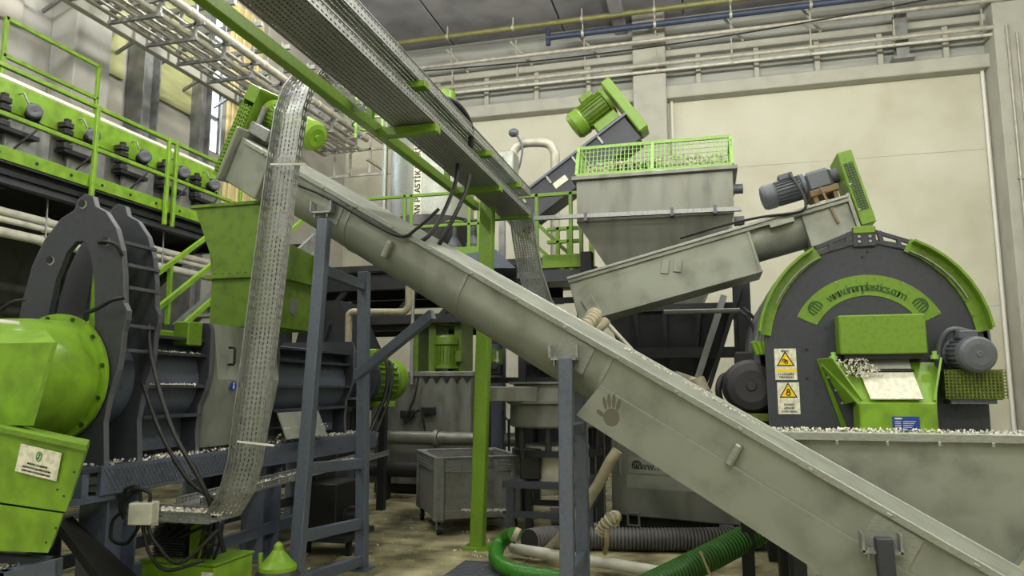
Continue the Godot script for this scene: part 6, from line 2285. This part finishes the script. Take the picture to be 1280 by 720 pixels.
	# vibrating sieve
	var sv := thing("vibrating_sieve", "round stainless vibrating sieve with spout on a grey base", "sieve", V(-1.55, 0, 8.3))
	var cx := -1.68
	var cd := 8.2
	s = Sh.new()
	s.lathe(V(cx, 1.22, cd), Vector3.UP, [Vector2(0, 0), Vector2(0, 0.5), Vector2(0.02, 0.52), Vector2(0.24, 0.52), Vector2(0.26, 0.56), Vector2(0.29, 0.56), Vector2(0.29, 0.5), Vector2(0.46, 0.48), Vector2(0.47, 0.54), Vector2(0.49, 0.54), Vector2(0.49, 0.45), Vector2(0.42, 0)], 44)
	part("pan", s, M.stainless_dull, sv)
	s = Sh.new()
	s.bb(V(cx - 0.7, 1.5, cd - 0.5), V(cx - 0.1, 1.66, cd - 0.1), 0.01)
	part("spout", s, M.stainless_dull, sv)
	s = Sh.new()
	s.lathe(V(cx, 0.66, cd), Vector3.UP, [Vector2(0, 0), Vector2(0, 0.36), Vector2(0.36, 0.36), Vector2(0.36, 0)], 32)
	part("base_drum", s, M.pipe_pale, sv)
	s = Sh.new()
	s.bb(V(cx - 0.32, 0.68, cd - 0.42), V(cx - 0.1, 1.0, cd - 0.2), 0.01)
	part("control_box", s, M.black, sv)
	for k in 8:
		s = Sh.new()
		var a := TAU * k / 8
		s.cyl(V(cx + 0.45 * cos(a), 0.95, cd + 0.45 * sin(a)), V(cx + 0.45 * cos(a), 1.24, cd + 0.45 * sin(a)), 0.035, -1, 8)
		part("spring", s, M.motor_black, sv)
	s = Sh.new()
	s.lathe(V(cx, 0.92, cd), Vector3.UP, [Vector2(0, 0.3), Vector2(0.0, 0.5), Vector2(0.06, 0.5), Vector2(0.06, 0.3)], 32)
	part("spring_ring", s, M.dark_steel, sv)
	var sf := thing("sieve_trestle", "blue grey welded frame carrying the round sieve", "frame", V(cx, 0, cd))
	for e in [-1.0, 1.0]:
		for f in [-1.0, 1.0]:
			s = Sh.new()
			s.bar(V(cx + 0.42 * e, 0, cd + 0.42 * f), V(cx + 0.42 * e, 0.6, cd + 0.42 * f), 0.08, 0.08, Vector3.FORWARD)
			part("leg", s, M.anthracite, sf)
		s = Sh.new()
		s.bar(V(cx - 0.5, 0.63, cd + 0.42 * e), V(cx + 0.5, 0.63, cd + 0.42 * e), 0.08, 0.07)
		s.bar(V(cx - 0.45, 0.32, cd + 0.42 * e), V(cx + 0.45, 0.32, cd + 0.42 * e), 0.06, 0.06)
		s.bar(V(cx + 0.42 * e, 0.63, cd - 0.42), V(cx + 0.42 * e, 0.63, cd + 0.42), 0.08, 0.07)
		part("rail", s, M.anthracite, sf)
	s = Sh.new()
	s.bb(V(cx - 0.45, 0.64, cd - 0.45), V(cx + 0.45, 0.66, cd + 0.45))
	part("top_plate", s, M.blue_grey, sf)
	# beige concrete step behind the frame
	s = Sh.new()
	s.bb(V(-1.95, 0, 9.05), V(-1.58, 0.22, 9.5), 0.02)
	single("concrete_step", s, M.concrete, "low stained concrete step behind the sieve frame", "step")
	# stainless vat with emblem under the conveyor
	var vt := thing("lower_vat", "low stainless tank with a maker's plate under the long conveyor", "tank", V(-0.3, 0.2, 7.4), "", true)
	vt.position = Vector3(-0.4, 0, -8.32)
	vt.rotation.y = deg_to_rad(-15.5)
	s = Sh.new()
	s.bb(Vector3(-0.75, 0.24, -0.4), Vector3(0.8, 1.25, 0.0), 0.012)
	part("body", s, M.stainless_dull, vt)
	s = Sh.new()
	s.bb(Vector3(-0.7, 0.0, -0.36), Vector3(0.75, 0.24, -0.1))
	part("plinth", s, M.black, vt)
	s = Sh.new()
	s.bb(Vector3(-0.54, 0.71, 0.0), Vector3(0.5, 0.88, 0.006))
	var mp := part("maker_plate", s, M.stainless_smudged, vt)
	emblem(mp, Transform3D(Basis(), Vector3(-0.44, 0.79, 0.007)), 0.06, M.dark_steel)
	text(mp, "www.inanplastics.com", Transform3D(Basis(), Vector3(0.06, 0.785, 0.006)), 0.075, M.dark_steel)
	s = Sh.new()
	s.bb(Vector3(-0.56, 0.55, 0.0), Vector3(0.6, 0.69, 0.004))
	part("sheet_patch", s, M.stainless_smudged, vt)
	s = Sh.new()
	s.bb(Vector3(-0.64, 0.68, 0.0), Vector3(-0.61, 0.9, 0.04), 0.006)
	part("grip", s, M.stainless, vt)
	for q in [[-0.56, 0.14], [0.46, 0.1]]:
		s = Sh.new()
		for e in [0.0, 0.13]:
			s.bb(Vector3(q[0], q[1] + e, 0.0), Vector3(q[0] + 0.15, q[1] + e + 0.016, 0.03))
			s.bb(Vector3(q[0] + e, q[1], 0.0), Vector3(q[0] + e + 0.016, q[1] + 0.146, 0.03))
		part("buckle", s, M.galv, vt)
	# wheeled plastic bin
	var b := thing("pallet_bin", "grey plastic bin on castors standing on the floor in the middle", "bin", Vector3(-3.05, 0, -8.0), "", true)
	b.rotation.y = deg_to_rad(32)
	var w := 1.04
	var dp := 1.2
	var y0 := 0.17
	var y1 := 0.86
	s = Sh.new()
	s.bb(Vector3(0.04, y0 + 0.1, -0.05), Vector3(w - 0.04, y1 - 0.17, -0.02))
	s.bb(Vector3(0.04, y0 + 0.1, -dp + 0.02), Vector3(w - 0.04, y1 - 0.02, -dp + 0.05))
	s.bb(Vector3(0.02, y0 + 0.1, -dp + 0.04), Vector3(0.05, y1 - 0.17, -0.04))
	s.bb(Vector3(w - 0.05, y0 + 0.1, -dp + 0.04), Vector3(w - 0.02, y1 - 0.02, -0.04))
	s.bb(Vector3(0.04, y0 + 0.1, -dp + 0.04), Vector3(w - 0.04, y0 + 0.14, -0.04))
	part("shell", s, M.bin_plastic, b)
	for e in [[0.0, 0.0], [w - 0.13, 0.0], [0.0, -dp + 0.13], [w - 0.13, -dp + 0.13]]:
		s = Sh.new()
		s.bb(Vector3(e[0], y0 - 0.02, e[1] - 0.13), Vector3(e[0] + 0.13, y1, e[1]), 0.015)
		for k in 2:
			s.bb(Vector3(e[0] + 0.025 + 0.05 * k, y0, e[1]), Vector3(e[0] + 0.05 + 0.05 * k, y1 - 0.04, e[1] + 0.008))
		part("corner_post", s, M.bin_plastic, b)
	s = Sh.new()
	for k in 4:
		s.bb(Vector3(0.1, y1 - 0.16 + 0.04 * k, -0.035), Vector3(w - 0.1, y1 - 0.145 + 0.04 * k, 0.0))
		s.bb(Vector3(0.0, y1 - 0.16 + 0.04 * k, -dp + 0.1), Vector3(0.03, y1 - 0.145 + 0.04 * k, -0.1))
	for k in 4:
		s.bb(Vector3(0.1 + 0.215 * k, y1 - 0.16, -0.03), Vector3(0.12 + 0.215 * k, y1, -0.005))
	part("vent_slats", s, M.bin_plastic, b)
	s = Sh.new()
	for q in [[Vector3(0, y1 - 0.02, -0.05), Vector3(w, y1 + 0.005, 0.005)], [Vector3(0, y1 - 0.02, -dp), Vector3(w, y1 + 0.005, -dp + 0.05)], [Vector3(-0.005, y1 - 0.02, -dp), Vector3(0.05, y1 + 0.005, 0)], [Vector3(w - 0.05, y1 - 0.02, -dp), Vector3(w + 0.005, y1 + 0.005, 0)]]:
		s.bb(q[0], q[1], 0.006)
	part("rim", s, M.bin_plastic, b)
	s = Sh.new()
	s.bb(Vector3(0.12, y0, -0.06), Vector3(w - 0.12, y0 + 0.1, -0.01), 0.01)
	s.bb(Vector3(0.02, y0, -dp + 0.1), Vector3(0.08, y0 + 0.1, -0.1), 0.01)
	part("skid", s, M.bin_plastic, b)
	s = Sh.new()
	for k in 3:
		s.bb(Vector3(0.3 + 0.24 * k, y0 + 0.12, -0.02), Vector3(0.32 + 0.24 * k, y1 - 0.18, -0.012))
	part("panel_rib", s, M.bin_plastic, b)
	s = Sh.new()
	s.lathe(Vector3(0.82, y0 + 0.05, -0.01), Vector3.BACK, [Vector2(0, 0.045), Vector2(0.05, 0.04), Vector2(0.05, 0.025), Vector2(0.02, 0.025), Vector2(0.02, 0)], 16)
	part("drain_plug", s, M.bin_plastic, b)
	for e in [[0.07, -0.07], [w - 0.07, -0.07], [0.07, -dp + 0.07], [w - 0.07, -dp + 0.07]]:
		s = Sh.new()
		s.cyl(Vector3(e[0] - 0.02, 0.065, e[1]), Vector3(e[0] + 0.02, 0.065, e[1]), 0.065, -1, 18)
		var cs := part("castor", s, M.rubber, b)
		s = Sh.new()
		for f in [-1.0, 1.0]:
			s.bb(Vector3(e[0] + 0.026 * f - 0.004, 0.05, e[1] - 0.025), Vector3(e[0] + 0.026 * f + 0.004, y0, e[1] + 0.025))
		s.bb(Vector3(e[0] - 0.03, y0 - 0.025, e[1] - 0.03), Vector3(e[0] + 0.03, y0 - 0.015, e[1] + 0.03))
		part("fork", s, M.galv, cs)
	# clear stand beside the post
	var hr := thing("sieve_hanger", "thin black forked rod hanging from the sieve spout", "rod", V(-2.2, 0, 8.2))
	s = Sh.new()
	s.tube(curve([Vector3(-2.677, 1.35, -9.5), Vector3(-2.655, 1.277, -9.5), Vector3(-2.589, 1.226, -9.5), Vector3(-2.535, 1.278, -9.5), Vector3(-2.524, 1.382, -9.5)]), 0.014, 6)
	s.tube([Vector3(-2.589, 1.226, -9.5), Vector3(-2.578, -0.1, -9.5)], 0.018, 6)
	part("rod", s, M.black, hr)

# corrugated hose: a smooth tube and a row of ribs
func ribbed(called: String, pts: Array, r: float, pitch: float, m: Material, mr: Material, label: String, category: String) -> void:
	var mid: Vector3 = pts[0]
	var t := thing(called, label, category, Vector3(mid.x, mid.y - r, mid.z))
	var s := Sh.new()
	s.tube(pts, r, 18)
	part("tube", s, m, t)
	s = Sh.new()
	var e := even(pts, pitch)
	for i in e.size() - 1:
		var d: Vector3 = (e[i + 1] - e[i]).normalized()
		s.lathe(e[i], d, [Vector2(0, r), Vector2(pitch * 0.2, r + 0.009), Vector2(pitch * 0.4, r + 0.009), Vector2(pitch * 0.6, r)], 18)
	part("ribs", s, mr, t).set_meta("kind", "stuff")

func hoses() -> void:
	# grey corrugated suction hose on the floor
	var s := Sh.new()
	var y := 0.13
	var pts := curve([Vector3(-1.771, 0.16, -7.276), Vector3(-1.612, 0.14, -7.585), Vector3(-1.232, 0.125, -7.767), Vector3(-0.752, 0.12, -7.839), Vector3(-0.122, 0.12, -8.007), Vector3(0.513, 0.12, -8.261)], 12)
	ribbed("suction_hose", pts, 0.108, 0.036, M.hose_grey, M.rib_grey, "thick dark grey corrugated hose lying on the floor under the tank", "hose")
	# green hoses
	s = Sh.new()
	pts = curve([Vector3(-1.835, 0.28, -6.937), Vector3(-1.95, 0.22, -7.07), Vector3(-2.02, 0.14, -7.007), Vector3(-1.93, 0.1, -6.672), Vector3(-1.72, 0.08, -6.419), Vector3(-1.344, 0.07, -6.31), Vector3(-0.847, 0.07, -6.109), Vector3(-0.284, 0.07, -6.025)], 12)
	s.tube(even(pts, 0.014), 0.068, 14, 0.002)
	single("water_hose", s, M.hose_green, "bright green hose bent in a loop on the floor", "hose")
	s = Sh.new()
	s.tube([Vector3(-1.843, 0.28, -6.935), Vector3(-1.797, 0.26, -6.937)], 0.075, 14)
	single("hose_coupling", s, M.hose_beige, "grey green coupling on the end of the looped green hose", "coupling")
	s = Sh.new()
	pts = curve([Vector3(-0.575, 0.111, -5.9), Vector3(-0.287, 0.206, -6.2), Vector3(0.024, 0.313, -6.5), Vector3(0.36, 0.447, -6.8), Vector3(0.609, 0.577, -7)], 12)
	ribbed("suction_hose", pts, 0.1, 0.034, M.hose_dark_green, M.rib_green, "thick dark green corrugated hose rising to the right under the conveyor", "hose")
	s = Sh.new()
	s.tube(curve([Vector3(-0.123, 0.367, -6.2), Vector3(-0.099, 0.329, -6.1), Vector3(-0.07, 0.271, -6.05), Vector3(-0.043, 0.209, -6)]), 0.012, 6)
	single("tie_rope", s, M.rope, "beige rope tied round the dark green hose", "rope")
	s = Sh.new()
	s.tube([Vector3(-1.928, 0.1, -7.194), Vector3(-0.173, 0.1, -6.497)], 0.05, 16)
	single("plastic_pipe", s, M.white_pipe, "white plastic pipe lying on the floor beside the green hose", "pipe")
	# beige hoses
	s = Sh.new()
	pts = curve([Vector3(-1.579, 0.08, -7.202), Vector3(-1.353, 0.311, -6.9), Vector3(-1.177, 0.533, -6.8), Vector3(-1.006, 0.792, -6.75), Vector3(-0.895, 0.989, -6.7), Vector3(-0.822, 1.095, -6.7)], 10)
	s.tube(pts, 0.05, 12)
	single("drain_hose", s, M.hose_beige, "dirty beige hose climbing to the stainless tank behind the trestle", "hose")
	s = Sh.new()
	pts = curve([Vector3(-1.006, 0.349, -6.9), Vector3(-0.961, 0.43, -6.85), Vector3(-0.903, 0.481, -6.85), Vector3(-0.858, 0.496, -6.9)], 10)
	ribbed("hose_stub", pts, 0.052, 0.034, M.hose_beige, M.rib_beige, "short ribbed beige hose stub above the grey suction hose", "hose")
	s = Sh.new()
	s.tube([Vector3(-0.944, 0.391, -6.72), Vector3(-0.929, 0.301, -6.7), Vector3(-0.963, 0.187, -6.78)], 0.02, 8)
	single("tie_rope", s, M.rope, "yellowish strap tied round the grey suction hose", "rope")
	s = Sh.new()
	pts = curve([Vector3(-1.182, 2.114, -6.6), Vector3(-1.108, 2.17, -6.6), Vector3(-1.042, 2.246, -6.65), Vector3(-1.012, 2.328, -6.75)], 10)
	ribbed("ribbed_hose", pts, 0.068, 0.036, M.hose_beige, M.rib_beige, "ribbed beige hose at the lower end of the short conveyor", "hose")
	s = Sh.new()
	s.tube([Vector3(-1.075, 2.125, -6.8), Vector3(-0.95, 2.274, -7)], 0.05, 10)
	single("outlet_pipe", s, M.hose_beige, "beige pipe stub under the short conveyor's lower end", "pipe")
	s = Sh.new()
	s.tube([Vector3(-0.928, 2.25, -7), Vector3(-0.547, 1.816, -7)], 0.022, 10)
	single("brace_rod", s, M.pipe_pale, "slanted beige rod under the short conveyor", "rod")
	s = Sh.new()
	s.tube(curve([Vector3(-0.394, 1.785, -8.95), Vector3(-0.204, 1.708, -7.6), Vector3(-0.117, 1.668, -7.4), Vector3(-0.052, 1.592, -7.4), Vector3(-0.012, 1.47, -7.4)]), 0.06, 12)
	s.cyl(Vector3(-0.13, 1.73, -7.4), Vector3(-0.081, 1.607, -7.38), 0.075, -1, 14)
	single("pipe_elbow", s, M.hose_beige, "beige flanged pipe elbow left of the dark drive motor", "pipe")
	s = Sh.new()
	s.tube(curve([Vector3(0.074, 1.54, -6.9), Vector3(0.064, 1.646, -6.9), Vector3(0.102, 1.739, -6.95), Vector3(0.188, 1.775, -7), Vector3(0.258, 1.782, -7)]), 0.03, 10)
	single("flexible_conduit", s, M.motor_black, "dark flexible conduit arching over the drive motor", "conduit")
	s = Sh.new()
	s.tube([Vector3(-0.447, 2.431, -7.8), Vector3(0.312, 2.428, -7.8)], 0.025, 8)
	single("conduit", s, M.galv, "straight steel conduit under the short conveyor", "conduit")
	for k in 2:
		s = Sh.new()
		s.tube(curve([Vector3(0.312, 2.428, -7.8), Vector3(0.372, 2.318, -7.5), Vector3(0.403, 2.2, -7.2), Vector3(0.409, 2.063, -6.8)].map(func(q): return q + Vector3(0.04 * k, 0.02 * k, 0))), 0.016, 7)
		single("motor_cable", s, M.rubber, "%s of two black cables hanging to the left side of the drum" % ["lower", "upper"][k], "cable")
	# hanging cables from the overhead tray
	s = Sh.new()
	s.tube(curve([Vector3(-2.074, 3.588, -5.9), Vector3(-2.069, 3.429, -5.85), Vector3(-2.099, 3.161, -5.7), Vector3(-2.147, 2.903, -5.5), Vector3(-2.236, 2.812, -5.45)]), 0.018, 8)
	single("hanging_cable", s, M.rubber, "left black cable hanging from the overhead tray to the conveyor", "cable")
	s = Sh.new()
	s.tube(curve([Vector3(-1.962, 3.486, -5.9), Vector3(-1.981, 3.317, -5.85), Vector3(-2.045, 3.087, -5.75), Vector3(-2.138, 2.875, -5.7), Vector3(-2.206, 2.82, -5.75)]), 0.018, 8)
	single("hanging_cable", s, M.rubber, "right black cable hanging from the overhead tray to the conveyor", "cable")
	s = Sh.new()
	s.tube(curve([V(-2.3, 4.15, 5.7), V(-2.15, 4.2, 6.0), V(-2.1, 4.1, 6.3), V(-2.12, 3.9, 6.4)]), 0.03, 8)
	single("tray_cable_loop", s, M.rubber, "black cable bending out of the upper overhead tray", "cable")

func strewn() -> void:
	flakes("white plastic flakes strewn along the edge of the press table", [[V(-4.4, 1.1, 4.3), Vector3(0.24, 0, 0), Vector3(0, 0, -4.2)]], 900, 0.014, 0.02)
	flakes("white plastic flakes lying in the low cable trays by the press", [[Vector3(-3.805, 0.8, -4.4), Vector3(0.62, 0.0, 0), Vector3(0, 0, -0.2)], [Vector3(-3.645, 0.84, -4.684), Vector3(0.16, 0, 0), Vector3(-0.4, 0, -3.2)]], 420, 0.014, 0.015)
	flakes("white plastic flakes heaped along the rim of the stainless bin", [[V(0.36, 1.355, 5.28), Vector3(2.0, 0, 0), Vector3(0, 0, -0.12)]], 700, 0.012, 0.03)
	flakes("white plastic flakes clinging to the ribs of the press", [[V(-4.3, 1.93, 4.8), Vector3(0.12, 0, 0), Vector3(0, 0, -0.6)], [V(-4.3, 1.67, 4.8), Vector3(0.12, 0, 0), Vector3(0, 0, -0.6)], [V(-4.2, 1.15, 6.6), Vector3(0.1, 0.1, 0), Vector3(0, 0, -0.9)]], 160, 0.012, 0.01)
	flakes("clumps of white flakes caught in the grid cage of the mid hopper", [[V(-1.5, 4.5, 9.35), Vector3(1.75, 0, 0), Vector3(0, 0, -0.1)], [V(-0.55, 4.34, 9.12), Vector3(0.85, 0, 0), Vector3(0, 0.06, -0.1)], [V(-1.45, 4.35, 9.1), Vector3(0.3, 0, 0), Vector3(0, 0, -0.1)]], 900, 0.028, 0.09)
	flakes("white flakes and dust on the green chute below the hood", [[V(0.9, 1.85, 6.12), Vector3(0.25, 0, 0), Vector3(0.12, -0.13, 0.02)]], 260, 0.012, 0.02)
	flakes("scattered white flakes on the concrete floor", [[V(-4.2, 0.0, 5.0), Vector3(2.6, 0, 0), Vector3(0, 0, -4.5)], [V(-2.6, 0.0, 7.2), Vector3(1.0, 0, 0), Vector3(0, 0, -0.8)]], 240, 0.014, 0.004)
	flakes("crumbs of plastic lying on the skid of the wheeled bin", [[V(-2.75, 0.28, 8.05), Vector3(0.5, 0, -0.12), Vector3(0, 0, -0.03)]], 200, 0.014, 0.02)
	flakes("white flakes along the upper edge of the long conveyor", [[Vector3(-0.6, 1.93, -5.3), Vector3(0.9, -0.53, 0.24), Vector3(0.02, 0, -0.05)]], 160, 0.01, 0.01)
	flakes("white flakes on the collecting tray under the green chute", [[V(-4.3, 0.66, 3.17), Vector3(0.74, 0, 0), Vector3(0, 0, -0.22)]], 300, 0.014, 0.03)
